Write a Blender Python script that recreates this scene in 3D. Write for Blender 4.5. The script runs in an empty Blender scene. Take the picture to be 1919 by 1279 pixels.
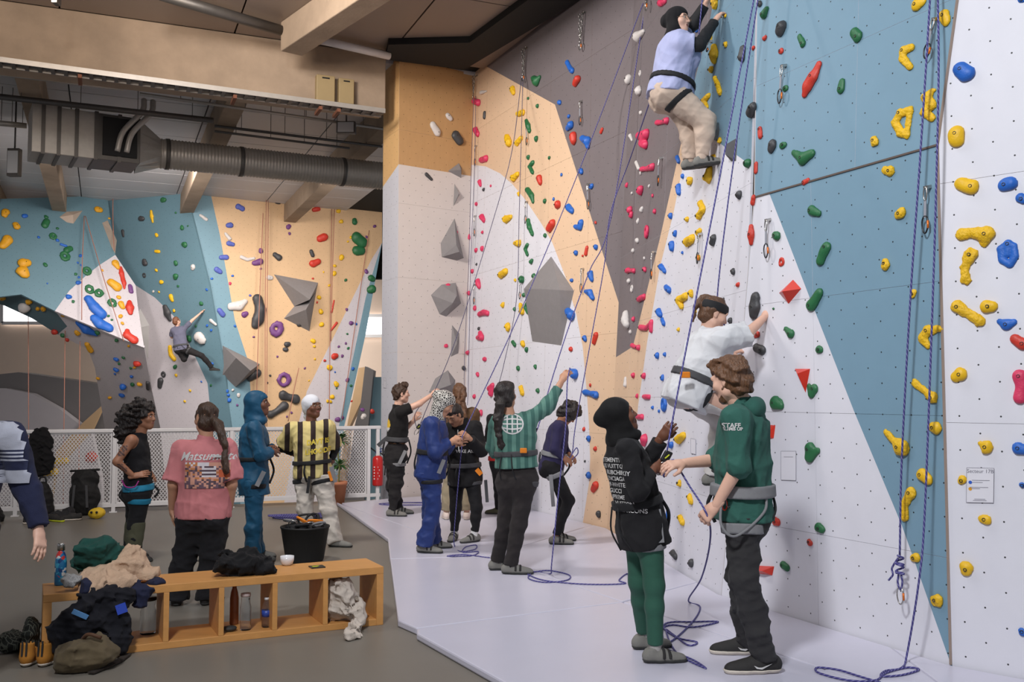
import bpy, bmesh, math, random
import numpy as np
from mathutils import Vector, Matrix
from mathutils.bvhtree import BVHTree

# ------------------------------------------------------------------ camera, world, lights, exposure
SC = bpy.context.scene
COL = SC.collection
W, H = 1919.0, 1279.0
FPX = 1800.0
EYE = np.array([0.0, 0.0, 1.58])
PITCH = math.atan((742.0 - H / 2) / FPX)
cam_data = bpy.data.cameras.new('camera')
cam_data.sensor_fit = 'HORIZONTAL'
cam_data.sensor_width = 36.0
cam_data.lens = FPX / W * 36.0
cam_data.clip_start = 0.05
cam_data.clip_end = 300
cam = bpy.data.objects.new('camera', cam_data)
COL.objects.link(cam)
cam.location = EYE
cam.rotation_euler = (math.pi / 2 + PITCH, 0, 0)
SC.camera = cam

world = bpy.data.worlds.new('world')
SC.world = world
world.use_nodes = True
bg = world.node_tree.nodes['Background']
bg.inputs[0].default_value = (0.90, 0.92, 1.0, 1)
bg.inputs[1].default_value = 0.34

def area_light(name, loc, target, size, power, col=(1, 1, 1), size_y=None):
    d = bpy.data.lights.new(name, 'AREA')
    d.energy = power
    d.color = col
    d.shape = 'RECTANGLE'
    d.size = size
    d.size_y = size_y or size
    d.spread = math.radians(140)
    o = bpy.data.objects.new(name, d)
    COL.objects.link(o)
    o.location = loc
    o.rotation_euler = (Vector(target) - Vector(loc)).to_track_quat('-Z', 'Y').to_euler()
    return o

area_light('ceiling_flood_near', (-1.6, 0.6, 6.2), (1.9, 7.0, 1.6), 0.8, 300, (0.94, 0.96, 1.0))
area_light('ceiling_flood_mid', (-3.6, 8.6, 6.6), (0.2, 13.2, 3.3), 1.0, 270, (1.0, 0.95, 0.92))
area_light('ceiling_flood_over_mats', (-0.6, 6.5, 6.8), (-0.2, 7.6, 0.0), 2.0, 70, (0.95, 0.96, 1.0))
area_light('ceiling_flood_girder', (-4.6, 8.2, 5.9), (-4.0, 13.6, 6.5), 1.2, 120, (1.0, 0.86, 0.74))
area_light('ceiling_flood_far_hall', (-7.2, 20.5, 6.3), (-9.0, 27.0, 0.5), 2.0, 350, (1.0, 0.92, 0.87))
area_light('ceiling_flood_far_hall_right', (-3.6, 21.5, 6.3), (-5.0, 28.0, 0.5), 1.5, 210, (1.0, 0.91, 0.85))
area_light('added_fill_underside', (-10.5, 16.5, 4.6), (-9.0, 26.0, 1.5), 1.2, 130, (1.0, 0.93, 0.9))  # added fill, not a fixture of the hall: brightens the far overhang's underside
area_light('added_fill_back_wall', (-8.0, 31.2, 5.0), (-9.0, 37.0, 0.0), 3.0, 420, (1.0, 0.95, 0.9))  # added fill hung below the ceiling to light the cream back wall
SC.view_settings.view_transform = 'Standard'
SC.view_settings.look = 'None'
SC.view_settings.gamma = 1.0
SC.view_settings.use_curve_mapping = False
SC.view_settings.exposure = 0.0

# ------------------------------------------------------------------ measuring helpers
_c, _s = math.cos(PITCH), math.sin(PITCH)
def V(*a): return np.array(a, dtype=float)
def unit(v):
    v = np.asarray(v, float)
    return v / max(1e-9, np.linalg.norm(v))
def ray(px, py):
    u = (px - W / 2) / FPX
    v = -(py - H / 2) / FPX
    return V(u, _c - v * _s, _s + v * _c)
def gnd(px, py, z=0.0):
    d = ray(px, py)
    return EYE + d * ((z - EYE[2]) / d[2])
def atY(px, py, Y):
    d = ray(px, py)
    return EYE + d * (Y / d[1])
def onp(px, py, O, n):
    d = ray(px, py)
    return EYE + d * (np.dot(O - EYE, n) / np.dot(d, n))
def proj(P):
    d = np.asarray(P, float) - EYE
    f = d[1] * _c + d[2] * _s
    up = -d[1] * _s + d[2] * _c
    return W / 2 + FPX * d[0] / f, H / 2 - FPX * up / f

# ------------------------------------------------------------------ materials
def lin(c):
    out = []
    for x in c:
        x = x / 255.0
        out.append(x / 12.92 if x <= 0.04045 else ((x + 0.055) / 1.055) ** 2.4)
    return (*out, 1.0)

MATS = {}
def N(nt, kind, **kw):
    n = nt.nodes.new(kind)
    for k, v in kw.items():
        if k == 'ins':
            for a, b in v.items():
                n.inputs[a].default_value = b
        else:
            setattr(n, k, v)
    return n

def tnut_group():
    g = bpy.data.node_groups.get('bolt_holes')
    if g: return g
    g = bpy.data.node_groups.new('bolt_holes', 'ShaderNodeTree')
    g.interface.new_socket('Fac', in_out='OUTPUT', socket_type='NodeSocketFloat')
    out = g.nodes.new('NodeGroupOutput')
    uv = N(g, 'ShaderNodeUVMap')
    ds = []
    for off in (0.0, 0.5):
        m = N(g, 'ShaderNodeVectorMath', operation='MULTIPLY_ADD')
        m.inputs[1].default_value = (1 / .23, 1 / .2, 0)
        m.inputs[2].default_value = (off + .13, off + .2, 0)
        g.links.new(uv.outputs[0], m.inputs[0])
        fr = N(g, 'ShaderNodeVectorMath', operation='FRACTION')
        g.links.new(m.outputs[0], fr.inputs[0])
        sb = N(g, 'ShaderNodeVectorMath', operation='SUBTRACT')
        sb.inputs[1].default_value = (.5, .5, 0)
        g.links.new(fr.outputs[0], sb.inputs[0])
        sc = N(g, 'ShaderNodeVectorMath', operation='MULTIPLY')
        sc.inputs[1].default_value = (.23, .2, 0)
        g.links.new(sb.outputs[0], sc.inputs[0])
        ln = N(g, 'ShaderNodeVectorMath', operation='LENGTH')
        g.links.new(sc.outputs[0], ln.inputs[0])
        ds.append(ln)
    mn = N(g, 'ShaderNodeMath', operation='MINIMUM')
    g.links.new(ds[0].outputs['Value'], mn.inputs[0])
    g.links.new(ds[1].outputs['Value'], mn.inputs[1])
    lt = N(g, 'ShaderNodeMath', operation='LESS_THAN')
    lt.inputs[1].default_value = 0.0054
    g.links.new(mn.outputs[0], lt.inputs[0])
    g.links.new(lt.outputs[0], out.inputs[0])
    return g

def mat(name, col, rough=0.6, var=0.06, scale=8.0, bump=0.0, bscale=60.0, metal=0.0, holes=False, emit=0.0, alpha=1.0,
        trans=0.0, coat=0.0, stretch=None, spec=0.5, sheen=0.0, col2=None):
    """procedural principled material: colour with soft noise variation, optional relief and bolt holes"""
    if name in MATS: return MATS[name]
    m = bpy.data.materials.new(name)
    m.use_nodes = True
    nt = m.node_tree
    b = nt.nodes['Principled BSDF']
    c = lin(col)
    b.inputs['Roughness'].default_value = rough
    b.inputs['Metallic'].default_value = metal
    b.inputs['Specular IOR Level'].default_value = spec
    if trans: b.inputs['Transmission Weight'].default_value = trans
    if coat: b.inputs['Coat Weight'].default_value = coat
    if sheen:
        b.inputs['Sheen Weight'].default_value = sheen
        b.inputs['Sheen Roughness'].default_value = .6
    if alpha < 1: b.inputs['Alpha'].default_value = alpha
    if emit:
        b.inputs['Emission Color'].default_value = c
        b.inputs['Emission Strength'].default_value = emit
    tc = N(nt, 'ShaderNodeTexCoord')
    src = tc.outputs['Object']
    if stretch:
        mp = N(nt, 'ShaderNodeMapping')
        mp.inputs['Scale'].default_value = stretch
        nt.links.new(src, mp.inputs[0])
        src = mp.outputs[0]
    nz = N(nt, 'ShaderNodeTexNoise', ins={'Scale': scale, 'Detail': 5.0, 'Roughness': .6})
    nt.links.new(src, nz.inputs['Vector'])
    mx = N(nt, 'ShaderNodeMix', data_type='RGBA')
    k1, k2 = 1 - var * 1.6, 1 + var * 1.2
    c2 = lin(col2) if col2 else None
    mx.inputs[6].default_value = (c[0] * k1, c[1] * k1, c[2] * k1, 1)
    mx.inputs[7].default_value = c2 if c2 else (min(1, c[0] * k2), min(1, c[1] * k2), min(1, c[2] * k2), 1)
    nt.links.new(nz.outputs['Fac'], mx.inputs[0])
    colout = mx.outputs[2]
    if holes:
        h = nt.nodes.new('ShaderNodeGroup')
        h.node_tree = tnut_group()
        mh = N(nt, 'ShaderNodeMix', data_type='RGBA')
        mh.inputs[7].default_value = (c[0] * .06, c[1] * .06, c[2] * .06, 1)
        nt.links.new(h.outputs[0], mh.inputs[0])
        nt.links.new(colout, mh.inputs[6])
        colout = mh.outputs[2]
    nt.links.new(colout, b.inputs['Base Color'])
    if bump:
        n2 = N(nt, 'ShaderNodeTexNoise', ins={'Scale': bscale, 'Detail': 3.0})
        nt.links.new(src, n2.inputs['Vector'])
        bp = N(nt, 'ShaderNodeBump', ins={'Strength': bump, 'Distance': .01})
        nt.links.new(n2.outputs['Fac'], bp.inputs['Height'])
        nt.links.new(bp.outputs[0], b.inputs['Normal'])
    MATS[name] = m
    return m

# ------------------------------------------------------------------ mesh helpers
def tag(o, label=None, cat=None, group=None, kind=None):
    if label: o['label'] = label
    if cat: o['category'] = cat
    if group: o['group'] = group
    if kind: o['kind'] = kind
    return o

def link(name, me, material=None, parent=None, loc=None):
    o = bpy.data.objects.new(name, me)
    COL.objects.link(o)
    if material is not None:
        for m in (material if isinstance(material, (list, tuple)) else [material]):
            me.materials.append(m)
    if loc is not None: o.location = loc
    if parent is not None:
        o.parent = parent
        o.matrix_parent_inverse = Matrix.Translation(-Vector(parent.location)) if parent.rotation_euler[2] == 0 else parent.matrix_basis.inverted()
    return o

def empty(name, loc=(0, 0, 0)):
    o = bpy.data.objects.new(name, None)
    COL.objects.link(o)
    o.location = loc
    o.empty_display_size = .1
    return o

class MB:
    """collects shapes (world coordinates) and links them as ONE mesh object"""
    def __init__(s):
        s.v = []; s.f = []; s.mi = []; s.uv = {}; s.smooth = []
    def add(s, vs, fs, mi=0, smooth=False):
        b = len(s.v)
        s.v.extend([tuple(map(float, p)) for p in vs])
        for f in fs:
            s.f.append(tuple(i + b for i in f)); s.mi.append(mi); s.smooth.append(smooth)
        return s
    def box(s, lo, hi, M=None, mi=0):
        x0, y0, z0 = lo; x1, y1, z1 = hi
        vs = [V(x, y, z) for z in (z0, z1) for y in (y0, y1) for x in (x0, x1)]
        if M is not None: vs = [M(p) for p in vs]
        return s.add(vs, [(0, 2, 3, 1), (4, 5, 7, 6), (0, 1, 5, 4), (2, 6, 7, 3), (0, 4, 6, 2), (1, 3, 7, 5)], mi)
    def bar(s, a, b, w, h=None, up=(0, 0, 1), mi=0):
        """rectangular bar from a to b"""
        h = h or w
        a = np.asarray(a, float); b = np.asarray(b, float)
        d = unit(b - a)
        u = np.asarray(up, float)
        if abs(np.dot(d, unit(u))) > .98: u = V(1, 0, 0)
        r = unit(np.cross(d, u)); t = np.cross(r, d)
        vs = [p + r * sx * w / 2 + t * sy * h / 2 for p in (a, b) for sx, sy in ((-1, -1), (1, -1), (1, 1), (-1, 1))]
        return s.add(vs, [(3, 2, 1, 0), (4, 5, 6, 7), (0, 1, 5, 4), (1, 2, 6, 5), (2, 3, 7, 6), (3, 0, 4, 7)], mi)
    def tube(s, pts, r, n=8, caps=True, mi=0, smooth=True, closed=False):
        pts = [np.asarray(p, float) for p in pts]
        m = len(pts)
        rs = r if isinstance(r, (list, tuple, np.ndarray)) else [r] * m
        up = None; vs = []; L = [0.0]
        for i in range(m):
            if closed: d = unit(pts[(i + 1) % m] - pts[i - 1])
            else: d = unit(pts[min(i + 1, m - 1)] - pts[max(i - 1, 0)])
            if up is None:
                up = V(0, 0, 1) if abs(d[2]) < .9 else V(1, 0, 0)
            x = unit(np.cross(up, d)); up = np.cross(d, x)
            for k in range(n):
                a = 2 * math.pi * k / n
                vs.append(pts[i] + (x * math.cos(a) + up * math.sin(a)) * rs[i])
            if i: L.append(L[-1] + np.linalg.norm(pts[i] - pts[i - 1]))
        fs = []
        b0 = len(s.f)
        for i in range(m if closed else m - 1):
            j = (i + 1) % m
            for k in range(n):
                fs.append((i * n + k, i * n + (k + 1) % n, j * n + (k + 1) % n, j * n + k))
        s.add(vs, fs, mi, smooth)
        q = 0
        for i in range(m if closed else m - 1):
            l0 = L[i]; l1 = L[i + 1] if i + 1 < m else L[i] + .01
            for k in range(n):
                s.uv[b0 + q] = [(k / n, l0), ((k + 1) / n, l0), ((k + 1) / n, l1), (k / n, l1)]
                q += 1
        if caps and not closed:
            base = len(s.v) - len(vs)
            s.f.append(tuple(base + k for k in range(n))[::-1]); s.mi.append(mi); s.smooth.append(False)
            s.f.append(tuple(base + (m - 1) * n + k for k in range(n))); s.mi.append(mi); s.smooth.append(False)
        return s
    def lathe(s, c, prof, n=20, mi=0, axis=(0, 0, 1), smooth=True):
        """prof: list of (radius, height) along axis from c"""
        c = np.asarray(c, float); a = unit(axis)
        x = unit(np.cross(a, V(0, 1, 0) if abs(a[1]) < .9 else V(1, 0, 0))); y = np.cross(a, x)
        vs = []
        for r, h in prof:
            for k in range(n):
                t = 2 * math.pi * k / n
                vs.append(c + a * h + (x * math.cos(t) + y * math.sin(t)) * r)
        fs = []
        for i in range(len(prof) - 1):
            for k in range(n):
                fs.append((i * n + k, i * n + (k + 1) % n, (i + 1) * n + (k + 1) % n, (i + 1) * n + k))
        s.add(vs, fs, mi, smooth)
        b = len(s.v) - len(vs)
        if prof[0][0] > 1e-5:
            s.f.append(tuple(b + k for k in range(n))[::-1]); s.mi.append(mi); s.smooth.append(False)
        if prof[-1][0] > 1e-5:
            s.f.append(tuple(b + (len(prof) - 1) * n + k for k in range(n))); s.mi.append(mi); s.smooth.append(False)
        return s
    def prism(s, poly, off, mi=0):
        """polygon (3D points) extruded by vector off"""
        k = len(poly); off = np.asarray(off, float)
        vs = [np.asarray(p, float) for p in poly] + [np.asarray(p, float) + off for p in poly]
        fs = [tuple(range(k))[::-1], tuple(range(k, 2 * k))] + [(i, (i + 1) % k, k + (i + 1) % k, k + i) for i in range(k)]
        return s.add(vs, fs, mi)
    def mesh(s, name, origin=None):
        me = bpy.data.meshes.new(name)
        o = V(0, 0, 0) if origin is None else np.asarray(origin, float)
        me.from_pydata([tuple(np.array(p) - o) for p in s.v], [], s.f)
        me.polygons.foreach_set('material_index', s.mi)
        me.polygons.foreach_set('use_smooth', s.smooth)
        if s.uv:
            ul = me.uv_layers.new(name='UVMap')
            for p in me.polygons:
                u = s.uv.get(p.index)
                if u:
                    for li, q in zip(p.loop_indices, u): ul.data[li].uv = q
        me.update()
        return me
    def build(s, name, material, parent=None, origin=None, bevel=0.0, fix=False):
        me = s.mesh(name, origin)
        if fix:
            bm = bmesh.new(); bm.from_mesh(me)
            bmesh.ops.recalc_face_normals(bm, faces=bm.faces)
            bm.to_mesh(me); bm.free()
        o = link(name, me, material, parent, origin)
        if bevel:
            md = o.modifiers.new('bevel', 'BEVEL')
            md.width = bevel; md.segments = 2; md.limit_method = 'ANGLE'
        return o

def spline(pts, per=8):
    """Catmull-Rom through 3D (or nD) points"""
    P = [np.asarray(p, float) for p in pts]
    if len(P) < 3: return P
    P = [2 * P[0] - P[1]] + P + [2 * P[-1] - P[-2]]
    out = []
    for i in range(1, len(P) - 2):
        for k in range(per):
            t = k / per
            a, b, c, d = P[i - 1], P[i], P[i + 1], P[i + 2]
            out.append(.5 * (2 * b + (c - a) * t + (2 * a - 5 * b + 4 * c - d) * t * t + (3 * b - a - 3 * c + d) * t ** 3))
    out.append(P[-2])
    return out

# ------------------------------------------------------------------ the setting
M_WHITE = mat('wall_white_paint', (220, 219, 226), .55, .03, 5, .03, 180, holes=True)
M_BLUE = mat('wall_blue_paint', (118, 151, 170), .55, .04, 5, .03, 180, holes=True)
M_ORANGE = mat('wall_peach_paint', (222, 190, 158), .55, .03, 5, .03, 180, holes=True)
M_GREY = mat('wall_grey_paint', (116, 108, 110), .55, .04, 5, .03, 180, holes=True)
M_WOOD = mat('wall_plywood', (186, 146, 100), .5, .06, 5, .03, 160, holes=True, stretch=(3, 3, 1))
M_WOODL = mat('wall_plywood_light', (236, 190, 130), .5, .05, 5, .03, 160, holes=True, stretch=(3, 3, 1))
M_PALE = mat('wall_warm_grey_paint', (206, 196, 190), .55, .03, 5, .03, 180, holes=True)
M_EDGE = mat('panel_core_birch', (150, 118, 84), .7, .1, 20)
M_CONC = mat('raw_concrete', (156, 136, 115), .85, .30, 1.6, .25, 22)
M_FLOOR = mat('floor_grey_vinyl', (118, 112, 103), .42, .05, 2.0, .02, 200)
M_MAT = mat('mat_white_vinyl', (200, 198, 212), .32, .035, 2.5, .05, 7)
M_MATSIDE = mat('mat_side_vinyl', (198, 196, 206), .45, .05, 6)
M_CASS = mat('ceiling_cassette_metal', (140, 124, 112), .45, .05, 1.5)
M_CASSW = mat('ceiling_cassette_lit', (196, 194, 196), .5, .04, 1.5)  # same cassettes, whiter: the far hall's brighter light put into the colour
M_BLACK = mat('matt_black_paint', (16, 15, 15), .8, .05, 3)
M_STEEL = mat('galvanised_steel', (172, 166, 158), .42, .1, 12, metal=.4)
M_STEELD = mat('dark_galvanised_steel', (96, 92, 88), .5, .12, 10, metal=.6)
M_CREAM = mat('back_wall_cream', (222, 200, 182), .7, .03, 3)
M_RAIL = mat('railing_white_powder_coat', (214, 212, 212), .4, .03, 4)
M_GAP = mat('joint_shadow_gap', (70, 58, 50), .9, .05, 5)

TOPZ = 6.95
class Plane:
    def __init__(s, O, U, up_hint=None, lean=0.0, n=None, tilt_dir=None):
        """O base point, U horizontal direction along wall, n towards the room; lean (radians) back from vertical"""
        s.O = np.asarray(O, float)
        s.u = unit(U)
        n0 = unit(np.cross(s.u, V(0, 0, 1)))
        if np.dot(n0, EYE - s.O) < 0: n0 = -n0
        s.v = unit(V(0, 0, 1) * math.cos(lean) - n0 * math.sin(lean))
        s.n = unit(np.cross(s.u, s.v))
        if np.dot(s.n, EYE - s.O) < 0: s.n = -s.n
    def uv(s, px, py):
        p = onp(px, py, s.O, s.n) - s.O
        return float(np.dot(p, s.u)), float(np.dot(p, s.v))
    def P(s, u, v, h=0.0): return s.O + s.u * u + s.v * v + s.n * h
    def at(s, px, py, h=0.0): return onp(px, py, s.O + s.n * h, s.n)

class Plane3(Plane):
    def __init__(s, a, b, c):
        a, b, c = [np.asarray(q, float) for q in (a, b, c)]
        n = unit(np.cross(b - a, c - a))
        if np.dot(n, EYE - a) < 0: n = -n
        s.n = n; s.O = a
        s.u = unit(np.cross(V(0, 0, 1), n))
        s.v = np.cross(n, s.u)
        if s.v[2] < 0: s.v = -s.v; s.u = -s.u

def clip_rect(poly, x0, x1, y0, y1):
    def clip(P, ax, lim, keep_less):
        out = []
        for i in range(len(P)):
            a, b = P[i - 1], P[i]
            ia = (a[ax] <= lim) if keep_less else (a[ax] >= lim)
            ib = (b[ax] <= lim) if keep_less else (b[ax] >= lim)
            if ia != ib:
                t = (lim - a[ax]) / (b[ax] - a[ax])
                out.append((a[0] + (b[0] - a[0]) * t, a[1] + (b[1] - a[1]) * t))
            if ib: out.append(b)
        return out
    for ax, lim, kl in ((0, x0, False), (0, x1, True), (1, y0, False), (1, y1, True)):
        if len(poly) < 3: return []
        poly = clip(poly, ax, lim, kl)
    o = []
    for p in poly:
        if not o or abs(p[0] - o[-1][0]) + abs(p[1] - o[-1][1]) > 1e-4: o.append(p)
    if len(o) > 1 and abs(o[0][0] - o[-1][0]) + abs(o[0][1] - o[-1][1]) < 1e-4: o.pop()
    ar = .5 * abs(sum(o[i - 1][0] * o[i][1] - o[i][0] * o[i - 1][1] for i in range(len(o)))) if len(o) > 2 else 0
    return o if ar > 1e-3 else []

def panel_wall(name, pl, regions, us, vs, thick=.02, gap=.0009, outline=None, edge=None, back=None):
    """wall made of separate panels: cells of the us/vs grid, painted regions cut cleanly inside each panel"""
    root = empty(name, tuple(pl.O))
    tag(root, kind='structure')
    mats = []
    for m, _ in regions:
        if m not in mats: mats.append(m)
    allm = mats + [edge or M_EDGE]
    for i in range(len(us) - 1):
        for j in range(len(vs) - 1):
            cell = (us[i] + gap, us[i + 1] - gap, vs[j] + gap, vs[j + 1] - gap)
            mb = MB()
            for m, poly in regions:
                c = clip_rect(poly, *cell)
                if not c: continue
                k0 = len(mb.f)
                n = len(c)
                mb.add([pl.P(u, v, 0) for u, v in c], [tuple(range(n))], mats.index(m))
                mb.uv[k0] = c
                b = [pl.P(u, v, -thick) for u, v in c]
                base = len(mb.v)
                mb.v.extend([tuple(q) for q in b])
                for q in range(n):
                    on_edge = lambda p: min(abs(p[0] - cell[0]), abs(p[0] - cell[1]), abs(p[1] - cell[2]), abs(p[1] - cell[3])) < 1e-4
                    mb.f.append((base - n + q, base - n + (q + 1) % n, base + (q + 1) % n, base + q))
                    mb.mi.append(len(allm) - 1); mb.smooth.append(False)
            if mb.f:
                o = mb.build('panel', allm, root, fix=False)
                me = o.data
                # orient front faces to the room
                bm = bmesh.new(); bm.from_mesh(me)
                fl = [f for f in bm.faces if f.material_index < len(mats) and f.normal.dot(Vector(pl.n)) < 0]
                bmesh.ops.reverse_faces(bm, faces=fl)
                bm.to_mesh(me); bm.free()
    # backing board behind the joints
    mb = MB()
    u0, u1, v0, v1 = us[0], us[-1], vs[0], vs[-1]
    for poly in ([] if back == 'none' else [outline] if outline else [p for _, p in regions]):
        c = clip_rect(poly, u0, u1, v0, v1)
        if c: mb.prism([pl.P(u, v, -thick - .001) for u, v in c], -pl.n * .05)
    if mb.f: mb.build('backing', back or M_GAP, root, fix=True)
    return root

def rng(a, b, step):
    n = max(1, int(round((b - a) / step)))
    return [a + (b - a) * i / n for i in range(n + 1)]

# right-hand wall: footprint measured on the mat surface (z = 0)
B_P4 = gnd(868, 924); B_AB = gnd(1138, 990); B_BC = gnd(1352, 1116); B_CD = gnd(1782, 1246); B_D = gnd(1919, 1272)
PA = Plane(B_P4, B_AB - B_P4, lean=math.radians(1.6))
PB = Plane(B_AB, B_BC - B_AB, lean=math.radians(2.6))
PC = Plane(B_BC, B_CD - B_BC)
PD = Plane(B_CD, B_D - B_CD)
LA = np.linalg.norm(B_AB - B_P4); LB = np.linalg.norm(B_BC - B_AB); LC = np.linalg.norm(B_CD - B_BC)

def fold_u(pa, pb, z, on):
    """u coordinate on plane `on` of the intersection of planes pa and pb at height z"""
    a = np.array([[pa.n[0], pa.n[1]], [pb.n[0], pb.n[1]]])
    r = np.array([np.dot(pa.n, pa.O) - pa.n[2] * z, np.dot(pb.n, pb.O) - pb.n[2] * z])
    x, y = np.linalg.solve(a, r)
    p = V(x, y, z) - on.O
    return float(np.dot(p, on.u)), float(np.dot(p, on.v)), V(x, y, z)
ZT = 7.6
ab_t = fold_u(PA, PB, ZT, PA); ab_tB = fold_u(PA, PB, ZT, PB)
ZJ = 3.1
bc_j = fold_u(PB, PC, ZJ, PC); bc_jB = fold_u(PB, PC, ZJ, PB)
# upper part of the blue wall leans back above the joint at ZJ
PC2 = Plane(PC.P(0, ZJ), PC.u, lean=math.radians(3.2))
bc_t = fold_u(PB, PC2, ZT, PC2); bc_tB = fold_u(PB, PC2, ZT, PB)
cd_t = fold_u(PD, PC2, ZT, PC2); cd_tD = fold_u(PD, PC2, ZT, PD)

def Q(pl, *pts): return [pl.uv(x, y) for x, y in pts]

# --- wall A: far part, between the pillar and the fold
a_tl = (-1.0, 8.2); a_bl = (-1.0, -.3)
fold_A = [(LA, 0.0), (ab_t[0], ab_t[1])]
a_white = Q(PA, (868, 312), (885, 309), (910, 312), (937, 325), (960, 345), (985, 375), (1015, 420), (1035, 455), (1060, 520), (1080, 590), (1092, 650), (1100, 740), (1104, 800), (1106, 860), (1104, 905), (1092, 982))
# colour borders as measured; outer limits run past the wall and are trimmed by the panel grid and the fold
def tri_fold(poly, pl, a, b, keep_left=True):
    """clip polygon (uv) by the line a->b, keeping the left or right side"""
    out = []
    def side(p):
        s_ = (b[0] - a[0]) * (p[1] - a[1]) - (b[1] - a[1]) * (p[0] - a[0])
        return s_ >= 0 if keep_left else s_ <= 0
    def sv(p): return (b[0] - a[0]) * (p[1] - a[1]) - (b[1] - a[1]) * (p[0] - a[0])
    for i in range(len(poly)):
        p, q = poly[i - 1], poly[i]
        if side(p) != side(q):
            t = sv(p) / (sv(p) - sv(q))
            out.append((p[0] + (q[0] - p[0]) * t, p[1] + (q[1] - p[1]) * t))
        if side(q): out.append(q)
    return out
gA = Q(PA, (900, 118), (1040, 196), (1186, 650))          # grey / peach border
gR = Q(PA, (1186, 650), (1236, 450), (1290, 230))         # grey right border
far_r = 12.0
u_wb = a_white[-1]
reg_A = [
    (M_WHITE, [(-1.0, -.3), (-1.0, a_white[0][1])] + a_white + [(u_wb[0], -.3)]),
    (M_ORANGE, [(-1.0, a_white[0][1]), (-1.0, 8.2)] + [(gA[0][0] - .6, 8.2), gA[0], gA[1], gA[2], gR[1], gR[2], (far_r, gR[2][1]), (far_r, -.3), (u_wb[0], -.3)] + a_white[::-1]),
    (M_GREY, [(gA[0][0] - .6, 8.2), (far_r, 8.2), (far_r, gR[2][1]), gR[2], gR[1], gA[2], gA[1], gA[0]]),
]
reg_A = [(m, tri_fold(p, PA, fold_A[0], fold_A[1], True)) for m, p in reg_A]
panel_wall('wall_right_far', PA, [r for r in reg_A if r[1]], rng(-.6, max(LA, ab_t[0]) + .05, 1.22), rng(-.1, 7.2, 1.22))

# --- wall B: middle part
fB0 = [(0.0, 0.0), (ab_tB[0], ab_tB[1])]
fB1 = [(LB, 0.0), (bc_tB[0], bc_tB[1])]
b_or = Q(PB, (1172, 1010), (1196, 760), (1213, 640), (1237, 500), (1262, 400), (1282, 300), (1292, 250))  # peach / white border
b_gl = Q(PB, (1186, 650), (1236, 450), (1278, 262), (1292, 205))                        # grey / peach border
b_wb = Q(PB, (1316, 252), (1345, 266), (1375, 287), (1400, 305), (1432, 338))     # white / blue border
b_bl = Q(PB, (1292, 240), (1302, 150), (1326, 60), (1345, -40), (1360, -140))    # grey / blue border
reg_B = [
    (M_WHITE, [(9, -.4), (b_or[0][0], -.4)] + b_or + b_wb + [(9, b_wb[-1][1])]),
    (M_ORANGE, [(b_or[0][0], -.4), (-6, -.4), (-6, b_gl[0][1] - .8), b_gl[0], b_gl[1], b_gl[2], b_bl[0]] + b_or[::-1]),
    (M_GREY, [(-6, b_gl[0][1] - .8), b_gl[0], b_gl[1], b_gl[2]] + b_bl + [(b_bl[-1][0], 9), (-6, 9)]),
    (M_BLUE, [b_or[-1]] + b_bl + [(b_bl[-1][0], 9), (9, 9), (9, b_wb[-1][1])] + b_wb[::-1]),
]
fBj = (bc_jB[0], bc_jB[1])
reg_B = [(m, tri_fold(tri_fold(tri_fold(p, PB, fB0[0], fB0[1], False), PB, fB1[0], fBj, True), PB, fBj, fB1[1], True)) for m, p in reg_B]
panel_wall('wall_right_middle', PB, [r for r in reg_B if len(r[1]) > 2], rng(-.4, max(LB, bc_tB[0]) + .1, 1.3), rng(-.1, 7.4, .86), edge=M_WHITE)

# --- wall C: near blue and white wall, lower upright part and upper leaning part
c_line = Q(PC, (1432, 338), (1470, 435), (1520, 565), (1600, 770), (1690, 985), (1782, 1246))
reg_C = [
    (M_WHITE, [(-2, -.3), (-2, c_line[0][1] + .6), (c_line[0][0], c_line[0][1] + .6)] + c_line + [(c_line[-1][0], -.3)]),
    (M_BLUE, [(c_line[0][0], c_line[0][1] + .6), (6, c_line[0][1] + .6), (6, -.3), (c_line[-1][0], -.3)] + c_line[::-1]),
]
fC0 = [(0.0, 0.0), (bc_j[0], bc_j[1])]
reg_C = [(m, tri_fold(p, PC, fC0[0], fC0[1], False)) for m, p in reg_C]
panel_wall('wall_right_near', PC, reg_C, rng(-.02, LC + .01, LC / 2 + .01), [-.1, .62, 1.46, 2.27, ZJ], edge=M_WHITE)
lu = (PC2.uv(*proj(bc_j[2]))[0])
cl2 = [(lu, 0.0), (bc_t[0], bc_t[1])]
cr2 = [(LC, 0.0), (cd_t[0], cd_t[1])]
reg_C2 = [(M_BLUE, [(-1, 0), (-1, 6), (6, 6), (6, 0)])]
reg_C2 = [(m, tri_fold(tri_fold(p, PC2, cl2[0], cl2[1], False), PC2, cr2[0], cr2[1], True)) for m, p in reg_C2]
panel_wall('wall_right_upper', PC2, reg_C2, rng(0.1, max(LC, cd_t[0]) + .05, 1.2), rng(0, 4.4, .82), edge=M_WHITE)
# --- wall D: right-hand white wall
d0 = [(0.0, ZJ), (cd_tD[0], cd_tD[1])]
reg_D = [(M_WHITE, [(0, -.3), (0, ZJ), (cd_tD[0], cd_tD[1]), (6, cd_tD[1]), (6, -.3)])]
panel_wall('wall_right_edge', PD, reg_D, rng(-.1, 3.6, 1.22), [-.1, 1.42, 2.86, 4.3, 5.8, 7.2])
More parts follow.
